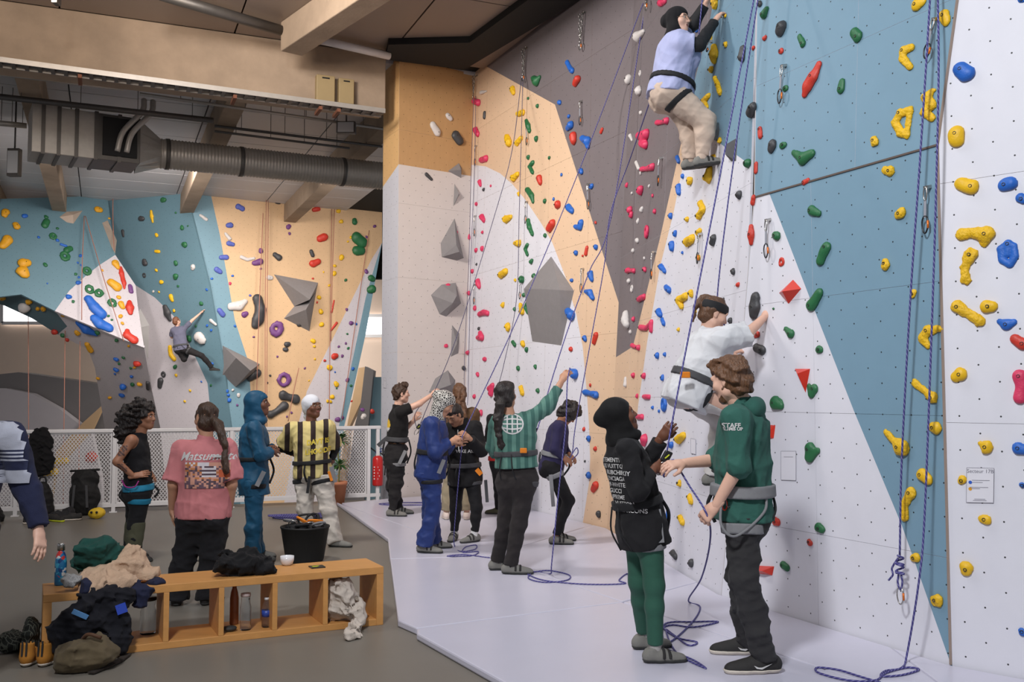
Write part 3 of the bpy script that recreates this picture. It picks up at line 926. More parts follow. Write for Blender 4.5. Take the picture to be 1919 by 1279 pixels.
# one hold per ';' : colour, then x y r triples (a chain of lobes); '*' = a ring with a hole, '@' = pebbled
HOLDS = {
'c5': "w 445 440 16 460 455 14;w 355 495 20 380 540 22;k 490 560 26 512 588 26;k 315 790 12 345 820 10;k 555 365 16 580 320 8;w 650 300 12 680 292 6;p 608 352 16 635 362 18;k 670 420 10 668 450 10;p 580 475 14;p 617 525 18 630 550 14;p 580 640 14;p 650 705 16 680 695 18;p 582 745 12;p 640 835 14 645 855 10;p 705 858 9;k 664 880 12;p 580 895 11;p 618 968 13;p 655 1045 17 665 1065 14;p 490 1135 16;k 437 1160 11;p 570 1145 16 577 1172 12;p 655 1138 12;@y 805 575 16 815 605 18;@y 800 1060 22 828 1045 12",
'c7': "g 325 470 18 345 490 24 360 465 14;@y 200 535 18 205 555 14;g 290 590 11;g 345 635 14;@y 230 685 14 262 675 16;g 280 725 12 295 760 16 300 785 12;@y 165 820 16 180 855 22;@y 250 830 14 225 860 16;g 340 835 17;g 292 945 15;g 417 948 12;g 320 975 13 300 1000 12 318 1035 12;r 360 1070 20 365 1095 15;@y 230 1045 14 205 1068 20;g 290 1140 16 315 1175 16 320 1210 10;@y 235 1165 13;g 390 1208 15;b 490 1047 11;b 443 1193 11;r 470 1230 26;b 535 1245 20 555 1265 16;b 525 375 14 540 405 13 557 425 16;r 592 475 22 575 505 18;b 480 617 17;b 533 700 13;b 550 750 22 530 770 16;r 565 815 24 568 845 22;b 620 830 18 650 850 24 650 880 16;r 727 795 10 735 775 10;b 610 1030 20;b 672 1117 18;w 955 220 30 985 190 14;w 895 475 28;*w 960 440 16;w 958 550 30;w 967 675 14;w 905 815 13 912 840 8;w 940 975 12 955 1010 12;w 965 1040 12;w 1017 1115 12;w 912 1160 11;w 973 1255 17;p 1085 20 20 1115 5 16;p 1065 735 14 1095 733 12 1125 725 20;p 965 815 24 1005 805 26 980 860 24 1000 870 22;p 972 1015 14 1005 1012 14 1040 1000 20;p 882 1110 15;p 970 1140 28;p 1037 1175 12;p 905 1260 26;p 1050 1265 16",
'c6': "p 443 435 16;p 618 223 15;p 655 213 15;k 620 305 9;p 595 350 14;p 632 410 18 638 440 14;p 575 480 15;p 612 567 15;p 640 605 14 665 595 16 688 600 14;k 635 690 12;p 630 745 14 655 745 18 645 720 14;p 432 795 13;p 570 835 15;p 672 875 16;p 628 967 14;p 700 1050 16 720 1030 12 710 1080 18;p 607 1100 14;p 648 1195 18;p 425 990 20;k 540 930 15;@y 770 370 20 798 350 18;@y 780 548 16;@y 812 685 24",
'c8': "@y 20 180 12 45 180 20;g 100 45 14 110 85 15 125 125 12;g 95 190 12 82 215 11 95 248 11;g 120 287 17;@y 22 402 12;g 62 397 24;g 135 380 18;g 72 490 14;@y 55 550 14 65 590 18;g 95 530 10 82 565 11 98 598 10;g 18 577 13;g 8 772 12 20 790 12;@y 70 785 20;g 90 820 16;g 40 928 15;g 142 922 14;@y 58 1045 14 66 1080 14;g 158 1065 15;g 200 132 15;r 248 60 22 230 92 22;r 503 57 11;b 385 80 14 412 88 16 418 60 20;b 385 237 18;b 505 200 18;r 452 205 11 445 245 12;r 425 255 9;b 360 402 13;b 475 365 20 482 400 13;b 443 470 12 472 478 18 488 508 14;r 230 378 18 245 415 22;r 205 513 14;g 163 663 15;r 300 595 18 297 630 14;b 340 585 20 362 612 28;b 440 753 20;r 507 730 16 495 772 14;r 355 815 16;b 358 950 18 382 965 28;r 470 1032 11;b 440 1073 16 470 1078 14 508 1090 20;r 268 1090 9;p 720 8 20;*w 755 45 16;*p 810 110 34;w 755 165 17;w 728 222 15;w 795 270 11;p 800 340 18;p 695 343 16 717 343 10 735 345 14;w 703 405 17;*w 720 452 19;p 765 515 16 795 500 16;w 692 610 24 692 640 28 697 665 22;p 730 635 17;w 712 710 13;p 775 685 16 805 690 13 840 655 15 838 702 14;p 722 793 13 745 803 10 762 805 15;w 683 1030 13 683 990 10;p 730 975 17;p 795 975 20;p 752 1095 14;p 795 1100 13 825 1102 13;p 750 1220 13 785 1220 14",
'd3': "b 187 143 20;b 215 247 18;b 197 315 20 197 340 18;b 256 365 12;b 130 447 18 152 478 12;b 160 572 16 180 590 18;b 118 718 20 128 738 16;b 135 765 12 146 790 14;b 107 980 20;b 150 975 14;b 138 1113 18;@y 368 70 20 385 105 18 360 145 22;@y 285 165 18;@y 360 240 26;@y 290 300 26 320 280 24;@y 355 395 20;@y 280 625 20 240 650 22 255 685 18;@y 312 610 24;@y 335 720 12;@y 232 825 14;k 597 25 22;r 684 30 13 680 70 12;r 668 210 17 668 255 26 668 305 16;k 448 275 20 440 305 20;g 818 262 32;k 562 475 20;r 590 555 16;*r 847 420 24;k 694 635 32 692 690 38 686 735 30;g 875 820 14 905 850 26;r 675 862 16 705 855 18;k 700 935 24 735 950 26;k 545 775 20;g 1078 945 28;g 798 700 10;g 1045 1180 26 1030 1210 22 1015 1165 16;g 815 1255 28 845 1265 20;g 1030 110 28 1072 130 20;g 1120 330 30 1085 410 30;g 1080 605 26 1030 680 34;k 502 640 10",
'd1': "b 290 945 14 300 970 12;y 315 925 8;b 322 1055 16;@y 370 1085 28;@y 485 1060 34 490 1025 24;b 300 1122 20 302 1155 16;@y 510 945 22;@y 545 840 20;@y 505 750 14;@y 503 690 12;@y 480 572 15 452 605 18 468 645 16;@y 517 470 14 535 510 16 548 555 16;@y 495 420 22;@y 515 290 24 520 330 32 515 365 20;@y 580 270 18;@y 490 235 20;@y 578 95 12;@y 520 25 32;b 405 183 18;b 402 330 16;k 688 295 22 683 345 26;r 745 290 15;g 810 90 22 825 55 16;k 783 25 20;r 813 228 16;k 920 160 32 910 188 28;r 908 307 20;g 938 530 22;k 750 645 28 735 680 28;r 782 775 16 785 818 16;k 860 870 30 850 895 24;g 925 870 26;g 717 978 30;r 760 985 14 758 1030 13;k 663 1170 26;r 748 1185 14 742 1220 14",
'd2': "y 895 30 34 930 10 24;y 1060 95 34 1070 135 26;g 520 195 28 540 222 32;g 190 220 16 210 262 22;r 305 392 22 275 460 34 240 520 34 222 570 20;g 445 490 20 440 535 26;@y 862 285 22 815 305 26 810 350 26 852 402 20;@y 990 545 18 950 585 30 985 632 28 940 670 28 985 710 22;@y 855 660 20 795 680 26 765 735 26 795 795 24 835 812 20 842 740 18 855 660 20;@y 640 845 32;g 155 918 18 215 950 36 265 920 24;@y 700 1018 20 735 1025 30;r 215 1095 16 238 1082 14;b 1160 420 44 1190 445 44;y 1130 805 44 1132 838 44;y 1160 1105 36 1222 1120 40;b 1420 1110 36 1455 1100 36;b 1520 1195 34;b 1520 0 20",
'd4': "@y 605 130 38;@y 515 430 34;@y 680 612 26;@y 838 820 20 770 832 30 738 875 28 768 922 18;@y 690 1145 22 740 1185 19 800 1235 30;@y 970 250 32 1040 245 28 1115 255 44 1100 312 26;@y 1022 378 38 985 455 24 995 530 28;@y 945 690 36 1000 725 26 1075 772 32;y 1132 688 44;b 1245 312 22 1203 345 20 1212 410 20 1258 435 20 1288 385 20 1280 325 18 1245 312 20 1240 375 20;b 1195 778 18 1235 795 30 1280 780 18;r 1290 883 28 1335 910 32;y 960 1095 38 940 1105 30;p 1315 1105 36 1328 1165 28 1318 1235 34",
'd5': "y 560 225 28;@y 358 243 15 390 275 16 422 305 36;y 508 420 24 530 440 22;@y 462 495 23 435 540 17 437 595 17;y 478 765 22;@y 568 940 28;y 770 305 27 745 292 10;y 670 445 19;y 765 605 23;y 690 812 30;b 905 310 24 925 315 20;b 920 465 12;b 920 1070 16;g 45 315 26 42 345 20 75 322 14;g 85 643 24;r 40 700 15",
'd6': "g 830 122 26 850 135 18;r 832 615 22;g 860 795 16 875 805 14;g 800 545 14;k 405 745 13 415 760 12;k 480 788 17;@y 432 455 14;@y 474 512 12 480 532 12;@y 435 598 12 445 618 12;b 385 575 10 384 600 10;@y 430 275 18 450 258 14;b 398 297 16;*b 368 128 26;b 345 158 8;b 318 143 9;p 290 272 18 285 290 14;b 55 272 12;r 33 233 9;r 80 313 10;b 55 422 14;r 85 462 14 73 482 11;k 96 585 14;k 37 365 6;k 790 430 15",
'c3': "o 30 130 28;o 98 205 24;o 45 290 28 15 325 22;o 150 430 34;o 140 487 40;o 20 632 18;o 178 655 20;w 150 690 36;o 228 697 14;o 262 695 18;o 590 108 24;o 655 160 9;o 690 430 20 705 455 14;o 612 472 10;o 665 545 22 700 575 26;o 710 632 14;o 722 670 16 735 692 14;o 722 745 14;o 733 790 12;o 772 920 10;o 525 910 14 545 945 16;o 465 840 18;o 378 738 12;o 838 1150 14;o 808 1050 10;o 590 1115 12;o 660 1230 12;g 275 150 13;g 278 180 18 268 200 18;g 345 220 10;*g 318 266 20;g 400 350 18 420 342 16;*g 388 385 27;*g 520 475 25;*g 535 585 25;*g 592 607 25;*g 672 668 25;g 437 660 12;g 270 437 14;g 452 495 11;g 650 745 10;g 670 768 9;g 585 840 16;g 380 858 16;g 700 888 13;g 740 990 11;g 715 1028 10;g 785 1055 10;g 795 1150 14;b 148 145 16;b 345 293 12;b 365 315 8 395 325 8;b 230 272 10;b 480 385 12;b 465 425 8;b 485 440 8;b 470 545 14;b 472 512 9;b 412 630 17;b 283 550 6;b 697 1000 15;b 697 1062 17;b 690 1090 8;b 790 1105 12;b 740 1165 22;b 730 1215 16;b 530 645 22 560 690 28 605 735 28;b 560 760 22 600 795 30 650 820 24;b 470 780 14 520 815 24 580 850 12;r 722 455 10 728 490 14 742 550 12 745 580 6;r 775 665 14 775 695 22 780 728 13;r 328 835 20;r 405 885 13;r 760 835 14 760 862 22 800 890 24;r 825 1025 22;u 778 565 12 785 598 13;k 652 195 7;k 738 235 11 742 265 8;k 852 160 20;k 870 420 21;*k 866 500 13;k 992 690 16 1005 725 22 1022 765 12;*k 980 1095 16;k 965 1130 18 960 1165 14;k 888 1140 12 890 1175 12;w 920 598 10;y 908 115 9 912 145 12 918 180 8;y 940 258 13;y 935 355 10 955 358 10;y 940 470 12;y 970 540 14;y 955 600 8;y 1025 625 13 1035 650 10;y 1045 710 12;y 1020 930 12 1025 975 14 1045 1000 14;y 1058 1100 12;y 1108 1255 10;y 1140 1190 10;g 982 48 18;g 1055 125 8;g 1092 212 15;g 1127 203 7;g 1105 315 19;g 1055 425 15;g 1055 510 19;g 1070 565 10;g 1208 670 13;g 1135 882 20;g 1052 1048 14;g 1175 803 9;g 1215 715 10;g 1265 1160 9;w 1158 453 18;w 1207 880 38;w 1265 770 11 1295 795 9;w 1200 140 9 1235 165 11;w 1350 250 9 1375 280 12;w 1130 5 14;v 1425 90 13 1450 98 13;v 1375 200 20;v 1370 308 14 1395 315 12;v 1325 393 13 1355 393 14;v 1300 465 15 1318 480 12;v 1315 710 14 1335 735 14;b 1268 520 9;b 1392 503 9;b 1240 585 10;b 1268 828 10;b 1243 800 10;b 1275 1030 12;b 1408 805 9;b 1362 1195 10;b 1370 1220 10;b 1378 1245 10;b 1208 1138 7;p 1378 550 11;w 1385 688 22 1430 685 26 1468 655 15",
'c4': "b 205 63 22;u 373 78 22;v 275 150 14 300 165 14;k 510 123 20;k 622 168 14 648 170 13;r 730 172 12 755 165 13;y 875 180 14;y 890 242 13;g 972 240 20;u 557 215 11;u 577 272 16;u 583 315 11;r 765 345 20 788 335 22;k 495 440 14 520 458 17;k 712 420 12 722 445 12;r 722 495 20 752 483 18;y 893 460 17;y 852 507 12;y 850 555 15;u 410 415 15;u 372 490 15 405 482 18;u 410 525 8;w 295 455 12 330 470 11 370 462 9;g 985 340 30 1015 365 30;g 985 415 26 1010 415 24;y 950 335 11;y 932 362 8;u 1093 270 12;u 1045 335 10;y 820 625 10;y 787 545 7;w 465 578 18;g 920 592 11;r 722 583 8;y 760 697 13;y 770 780 16;y 773 860 15;y 723 957 15;y 730 990 10;r 748 727 8;k 392 705 26 405 770 30 393 830 30 378 862 24;v 348 685 9;*u 503 885 40;*u 548 1190 38;k 570 977 18;k 557 1008 16;k 643 857 17;u 510 1050 8;u 368 933 8;y 822 1115 18;r 855 1048 22;r 795 1075 10;u 898 1048 11;u 877 992 9;g 935 1000 10;u 920 970 9;y 862 1215 18;u 930 1190 13;b 962 1125 12;g 950 1225 10;u 955 850 14;b 980 855 10;g 928 915 8;u 925 770 11;u 1043 540 13;y 735 1065 8;g 1075 585 22;g 1070 650 28;r 850 715 5 835 785 6;r 830 895 6 865 850 8;k 345 1175 22 390 1150 22;u 675 1120 8;y 700 1195 6;u 310 800 15 325 792 12",
'e5': "k 780 845 50 850 870 32 920 890 48;k 640 1060 42 700 1030 32 790 970 48;y 1330 865 27;y 1280 910 22;y 1315 920 22;u 875 1040 16;u 825 1085 14;b 155 800 20;b 165 845 20;b 175 900 24;w 280 850 24;w 215 790 18;u 265 955 16;k 635 625 16;k 605 705 14;u 1390 1120 30;u 1450 1100 22;g 1385 770 12;b 1365 585 12;r 1550 915 15;r 1785 1025 28;u 1670 1010 26;w 1680 1090 34",
}
def inpoly(x, y, P):
    c = False
    for i in range(len(P)):
        (x0, y0), (x1, y1) = P[i - 1], P[i]
        if (y0 > y) != (y1 > y) and x < (x1 - x0) * (y - y0) / (y1 - y0) + x0: c = not c
    return c
fold_ab_px = [proj(B_AB), proj(ab_t[2])]
fold_bc_px = [proj(B_BC), proj(bc_j[2]), proj(bc_t[2])]
fold_cd_px = [proj(B_CD), proj(PC.P(LC, ZJ)), proj(cd_t[2])]
def xat(fold, y):
    for a, b in zip(fold[:-1], fold[1:]):
        if y >= b[1] or (a, b) == (fold[-2], fold[-1]):
            return a[0] + (b[0] - a[0]) * (y - a[1]) / (b[1] - a[1])
pil_x = proj(B_P4)[0]
F1_OUT = [(-90, 340), (201, 367), (216, 478), (254, 535), (258, 572), (270, 652), (240, 640), (103, 583), (40, 552), (-90, 560)]
F2_OUT = [(201, 300), (340, 300), (392, 535), (420, 690), (455, 985), (318, 985), (282, 720), (258, 572), (254, 535), (216, 478)]
def wall_at(x, y):
    if x < 716:
        if x > 686 and y > 690: return Plane3(atY(x, y, 32.5), atY(x + 9, y, 32.5), atY(x, y - 9, 32.5)), 'the far boulder'
        if inpoly(x, y, F1_OUT): return P_F1, 'the far overhang'
        if inpoly(x, y, F2_OUT): return P_F2, 'the far blue and white wall'
        if x < 330: return P_FU, 'the far underside'
        return P_F3, 'the far plywood wall'
    if x < pil_x + 2: return PF, 'the pillar'
    if x < xat(fold_ab_px, y): return PA, 'the wall beside the pillar'
    if x < xat(fold_bc_px, y): return PB, 'the middle right wall'
    if x < xat(fold_cd_px, y): return (PC2 if y < proj(PC.P(PC.uv(x, y)[0], ZJ))[1] else PC), 'the near blue-white wall'
    return PD, 'the white right-edge wall'

def hold_mesh(pl, pts, ring, pebble, seed, coarse):
    """pts: (u,v,r) in metres on plane pl -> verts (world), quads"""
    rg = random.Random(seed)
    rm = max(p[2] for p in pts)
    if ring:
        u, v, r = pts[0]
        tr = r * .36; R = r - tr
        pts = [(u + R * math.cos(a), v + R * 1.12 * math.sin(a), tr * rg.uniform(.85, 1.1)) for a in [k * math.pi / 4 for k in range(9)]]
    elif len(pts) == 1:
        u, v, r = pts[0]
        a = rg.uniform(0, 6.28)
        pts = [(u + math.cos(a) * r * .22, v + math.sin(a) * r * .22, r * .84), (u - math.cos(a) * r * .25, v - math.sin(a) * r * .2, r * .72)]
    h = rm / (2.6 if coarse else 4.5)
    if ring: h = min(h, rm * .36 / 2.0)
    lo = V(min(p[0] - p[2] for p in pts) - h, min(p[1] - p[2] for p in pts) - h, -h)
    hi = V(max(p[0] + p[2] for p in pts) + h, max(p[1] + p[2] for p in pts) + h, max(p[2] for p in pts) * 1.5 + h)
    F = Field(lo, hi, h)
    cosv = abs(float(np.dot(unit(EYE - pl.P(pts[0][0], pts[0][1])), pl.n)))
    fl = (V(0, 0, 1), .8 if cosv > .6 else 1.2)
    if len(pts) == 1: F.cone(V(*pts[0][:2], 0), V(pts[0][0] + .001, pts[0][1], 0), pts[0][2], pts[0][2], 0)
    for a, b in zip(pts[:-1], pts[1:]):
        F.cone(V(a[0], a[1], a[2] * .1), V(b[0], b[1], b[2] * .1), a[2], b[2], rm * .25, flat=fl)
    if not coarse: F.noise(rm * (.10 if pebble else .07), (5.5 if pebble else 2.4) / rm, seed, 1)
    F.plane(V(0, 0, 0), V(0, 0, -1))
    v, q = F.nets()
    return v, q
ORD = ['topmost', 'second', 'third', 'fourth', 'fifth', 'sixth', 'seventh', 'eighth', 'ninth', 'tenth', 'eleventh', 'twelfth', 'thirteenth', 'fourteenth', 'fifteenth', 'sixteenth', 'seventeenth', 'eighteenth', 'nineteenth']
TENS = {2: 'twentieth', 3: 'thirtieth', 4: 'fortieth', 5: 'fiftieth'}
def ordn(i):
    if i < 19: return ORD[i]
    n = i + 1
    if n % 10 == 0: return TENS[n // 10]
    return ['twenty', 'thirty', 'forty', 'fifty'][n // 10 - 2] + '-' + ['', 'first'] [0:1][0] + (['', 'first', 'second', 'third', 'fourth', 'fifth', 'sixth', 'seventh', 'eighth', 'ninth'][n % 10])
ALLH = []
for crop, txt in HOLDS.items():
    ox, oy, sc_ = CROPS[crop]
    for t in txt.split(';'):
        w_ = t.split()
        c = w_[0]; ring = '*' in c; peb = '@' in c; c = c[-1]
        nums = list(map(float, w_[1:]))
        P = [(ox + nums[i] / sc_, oy + nums[i + 1] / sc_, nums[i + 2] / sc_) for i in range(0, len(nums), 3)]
        mx_, my_ = sum(p[0] for p in P) / len(P), sum(p[1] for p in P) / len(P)
        pl, wn = wall_at(mx_, my_)
        # size of one pixel on that wall, measured across the view
        p3 = pl.at(mx_, my_)
        m_px = (p3[1]) / FPX
        pts = [(*pl.uv(x, y), r * m_px * 1.17) for x, y, r in P]
        ALLH.append(dict(c=c, ring=ring, peb=peb, P=P, pl=pl, wn=wn, pts=pts, y=my_, x=mx_, size=sum(p[2] for p in P) * (1 if len(P) > 1 else 1.3)))
ALLH.sort(key=lambda d: -d['size'])
NSING = 300
order = {}
for d in ALLH: order.setdefault((d['c'], d['wn']), []).append(d)
for k, l in order.items():
    l.sort(key=lambda d: d['y'])
    for i, d in enumerate(l): d['rank'] = i; d['of'] = len(l)
rest = []
for i, d in enumerate(ALLH):
    rmax = max(p[2] for p in d['P'])
    v, q = hold_mesh(d['pl'], d['pts'], d['ring'], d['peb'], i, rmax < 4.0)
    if len(q) == 0: continue
    pl = d['pl']
    wv = pl.O + v[:, :1] * pl.u + v[:, 1:2] * pl.v + (v[:, 2:3] - .002) * pl.n
    if i >= NSING:
        rest.append((wv, q, np.full(len(q), list(HC).index(d['c']))))
        continue
    cu, cv = np.mean([p[0] for p in d['pts']]), np.mean([p[1] for p in d['pts']])
    org = pl.P(cu, cv)
    me = np_mesh('climbing_hold', [(wv - org, q)])
    if np.dot(np.cross(pl.u, pl.v), pl.n) < 0: me.flip_normals()
    o = link('climbing_hold', me, HMP.get(d['c'], HM[d['c']]) if d['peb'] else HM[d['c']], None, tuple(org))
    cn = HC[d['c']][0]
    rpx = d['size']
    sz = 'large' if rpx > 22 else ('medium' if rpx > 9 else 'small')
    shp = 'ring-shaped' if d['ring'] else ('curved' if len(d['P']) > 3 else ('elongated' if len(d['P']) == 3 else ('lobed' if len(d['P']) == 2 else 'round')))
    if d['of'] > 1 and d['rank'] == d['of'] - 1: od = 'lowest'
    else: od = ordn(d['rank'])
    tag(o, f"{sz} {cn} {shp} hold, {od} {cn} one from top on {d['wn']}".replace('lowest ' + cn + ' one from top', 'lowest ' + cn + ' one').replace('topmost ' + cn + ' one from top', 'topmost ' + cn + ' one'), 'climbing hold', f"{cn} holds on {d['wn']}")
    if rmax > 4.6 and not d['ring']:
        # bolt in the thickest lobe: steel ring round a dark socket
        b = max(d['pts'], key=lambda p: p[2])
        dist = np.hypot(v[:, 0] - b[0], v[:, 1] - b[1])
        hz = v[dist < b[2] * .6, 2].max() if np.any(dist < b[2] * .6) else b[2] * .7
        mb = MB(); mb.lathe(pl.P(b[0], b[1], hz - .012), [(.0105, 0), (.0105, .011), (.0075, .0125), (.007, .006), (0, .005)], 10, axis=pl.n)
        mb.build('bolt', M_BOLT, o)
stuff = np_mesh('small_far_holds', rest)
so = link('small_far_holds', stuff, [HM[k] for k in HC])
tag(so, 'many tiny coloured holds scattered over the far climbing walls', 'climbing holds', kind='stuff')
print('holds', len(ALLH), 'single', NSING)

# ------------------------------------------------------------------ big faceted volumes bolted to the walls
M_VOL = mat('volume_grey_grip_paint', (134, 130, 130), .75, .08, 10, .4, 140)
M_VOLR = mat('volume_red_gloss', (206, 52, 34), .35, .06, 6)
M_VOLK = mat('volume_charcoal', (74, 74, 76), .6, .08, 8)
def volume(name, crop, outline, apex, m, label, depth, pl=None, cat='wall volume'):
    ox, oy, sc_ = CROPS[crop]
    P = [(ox + x / sc_, oy + y / sc_) for x, y in outline]
    aps = [apex] if not isinstance(apex, list) else apex
    cx, cy = np.mean([p[0] for p in P]), np.mean([p[1] for p in P])
    pl = pl or wall_at(cx, cy)[0]
    base = [pl.at(x, y) - pl.n * .001 for x, y in P]
    ap = [pl.at(ox + x / sc_, oy + y / sc_) + pl.n * depth for x, y in aps]
    org = pl.at(cx, cy)
    bm = bmesh.new()
    for p in base + ap: bm.verts.new(p - org)
    bmesh.ops.convex_hull(bm, input=bm.verts)
    me = bpy.data.meshes.new(name); bm.to_mesh(me); bm.free()
    o = link(name, me, m, None, tuple(org))
    tag(o, label, cat)
    return o
volume('wall_volume', 'c5', [(445, 770), (512, 722), (528, 750), (525, 812)], (500, 770), M_VOL, 'small grey pyramid volume high on the pillar by the corner', .12, PF)
volume('wall_volume', 'c5', [(485, 845), (515, 912), (478, 980)], (492, 910), M_VOL, 'narrow grey wedge volume on the pillar, second from the top', .10, PF)
volume('wall_volume', 'c6', [(485, 30), (402, 180), (408, 262), (500, 284), (540, 268)], [(452, 200), (470, 240)], M_VOL, 'tall pointed grey volume with a pink hold near its tip', .22, PF)
volume('wall_volume', 'c6', [(407, 428), (492, 416), (525, 540), (435, 620), (395, 605), (344, 490)], [(455, 500), (430, 545)], M_VOL, 'six-sided grey volume in the middle of the pillar', .22, PF)
volume('wall_volume', 'c6', [(470, 668), (515, 720), (508, 840), (462, 862)], (488, 780), M_VOL, 'pale grey sliver volume on the pillar below the six-sided one', .06, PF)
volume('wall_volume', 'c6', [(445, 940), (490, 1000), (482, 1075), (330, 1075), (370, 990)], (430, 1030), M_VOL, 'lowest grey volume on the pillar behind the belayers', .16, PF)
volume('wall_volume', 'c8', [(233, 258), (370, 465), (293, 795), (120, 770), (87, 455)], [(232, 456), (130, 458), (350, 466)], M_VOL, 'large grey house-shaped volume with red holds on it', .16, PA)
volume('wall_volume', 'd3', [(915, 525), (965, 580), (888, 672), (830, 605)], (908, 600), M_VOLR, 'glossy red pyramid volume above the climber in white', .09, PC)
volume('wall_volume', 'd3', [(925, 1060), (1018, 1060), (990, 1205)], (985, 1090), M_VOLR, 'glossy red triangle volume pointing down, beside a green hold', .07, PC)
volume('wall_volume', 'd6', [(780, 213), (825, 215), (818, 270), (782, 280)], [(795, 235), (800, 255)], M_VOLR, 'red square volume behind the staff man', .05, PC)
volume('wall_volume', 'd6', [(750, 797), (820, 800), (812, 838), (752, 830)], [(775, 815), (795, 817)], M_VOLR, 'red bar volume low on the wall beside the staff man', .06, PC)
volume('wall_volume', 'd1', [(648, 823), (638, 965), (608, 968), (598, 860)], [(625, 870), (622, 930)], M_VOLK, 'charcoal wedge volume where blue paint meets white', .07, PB)
volume('wall_volume', 'c4', [(490, 558), (755, 608), (745, 655), (612, 750)], (655, 718), M_VOL, 'upper grey pyramid of the pair on the far plywood wall', .7, P_F3)
volume('wall_volume', 'c4', [(612, 750), (745, 655), (703, 900), (550, 822)], (640, 775), M_VOL, 'lower grey pyramid of the pair on the far plywood wall', .6, P_F3)
volume('wall_volume', 'c4', [(183, 985), (205, 1045), (405, 1095), (370, 1150), (260, 1235), (183, 1160)], [(300, 1135), (215, 1060)], M_VOL, 'big grey volume under the far climber', .8, P_F3)
volume('wall_volume', 'c3', [(840, 700), (895, 800), (868, 890), (885, 1050), (820, 930), (812, 810)], [(852, 815), (850, 920)], mat('volume_pale_grey', (168, 166, 164), .75, .05, 6), 'long pale grey volume beside red holds on the far wall', .5, P_F2)
volume('wall_volume', 'c3', [(355, 150), (400, 118), (495, 112), (440, 190), (400, 182)], (430, 150), mat('volume_beige', (176, 158, 142), .75, .05, 6), 'flat beige volume on the far overhanging blue wall', .12, P_F1)
volume('wall_volume', 'c3', [(612, 185), (645, 170), (700, 290), (690, 370), (668, 330)], (660, 260), MATS['volume_beige'], 'narrow beige volume in the corner of the far blue wall', .2, P_F1)

# ------------------------------------------------------------------ people
def fabric(name, col, rough=.85, var=.10, scale=10, bump=.18, bscale=220, col2=None, sheen=.03, crease=.38):
    new = 'fabric_' + name not in MATS
    m = mat('fabric_' + name, col, rough, var, scale, bump, bscale, col2=col2, sheen=sheen, spec=.25)
    if new and crease:
        nt = m.node_tree
        bp = [n for n in nt.nodes if n.type == 'BUMP'][0]
        nz = N(nt, 'ShaderNodeTexNoise', ins={'Scale': 6.0, 'Detail': 1.6, 'Distortion': 1.1, 'Roughness': .4})
        nt.links.new(N(nt, 'ShaderNodeTexCoord').outputs['Object'], nz.inputs['Vector'])
        b2 = N(nt, 'ShaderNodeBump', ins={'Strength': crease, 'Distance': .05})
        nt.links.new(nz.outputs['Fac'], b2.inputs['Height'])
        nt.links.new(b2.outputs[0], bp.inputs['Normal'])
    return m
def skin(name, col): return mat('skin_' + name, col, .5, .07, 14, .06, 150, spec=.4)
M_EYEW = mat('eye_white', (214, 208, 202), .25, .02)
M_EYED = mat('eye_iris_dark', (34, 24, 20), .2, .02)
M_WEB = fabric('webbing_charcoal', (70, 70, 72), .75, .06, 30, .2, 300, crease=0)
M_WEBG = fabric('webbing_grey', (126, 126, 128), .75, .06, 30, .2, 300, crease=0)
M_WEBK = fabric('webbing_black', (32, 32, 34), .7, .06, 30, .2, 300, crease=0)
M_ORNG = fabric('webbing_orange', (222, 128, 34), .7, .06, 30)
M_SHOEG = mat('shoe_grey_suede', (122, 120, 114), .85, .08, 30, .2, 200)
M_SHOEK = mat('shoe_black_suede', (40, 38, 37), .8, .08, 30, .2, 200)
M_RUB = mat('sole_dark_rubber', (52, 52, 50), .7, .06, 20)
M_RUBW = mat('sole_off_white_rubber', (206, 196, 182), .6, .05, 20)
M_NEON = mat('tab_neon_yellow', (205, 214, 50), .6, .03)
M_SOCKW = fabric('sock_white', (214, 212, 210), .9, .05, 40, .3, 120)
M_SOCKG = fabric('sock_grey', (168, 164, 160), .9, .06, 40, .3, 120)

class Prims:
    """a list of primitives that can be replayed inflated"""
    def __init__(s): s.l = []
    def cone(s, *a, **k): s.l.append(('cone', a, k)); return s
    def ell(s, *a, **k): s.l.append(('ell', a, k)); return s
    def bounds(s, g=0):
        lo, hi = V(9e9, 9e9, 9e9), V(-9e9, -9e9, -9e9)
        for f, a, k in s.l:
            if f == 'cone':
                r = max(a[2], a[3]) + g + .02
                lo = np.minimum(lo, np.minimum(a[0], a[1]) - r); hi = np.maximum(hi, np.maximum(a[0], a[1]) + r)
            else:
                r = max(a[1]) + g + .01
                lo = np.minimum(lo, a[0] - r); hi = np.maximum(hi, a[0] + r)
        return lo, hi
    def field(s, h, g=0, pad=0.0):
        lo, hi = s.bounds(g + pad)
        F = Field(lo, hi, h)
        for f, a, k in s.l:
            if f == 'cone': F.cone(a[0], a[1], a[2] + g, a[3] + g, **k)
            else: F.ell(a[0], np.asarray(a[1]) + g, *a[2:], **k)
        return F

def basis(right, fwd, up): return np.stack([right, fwd, up], 1)

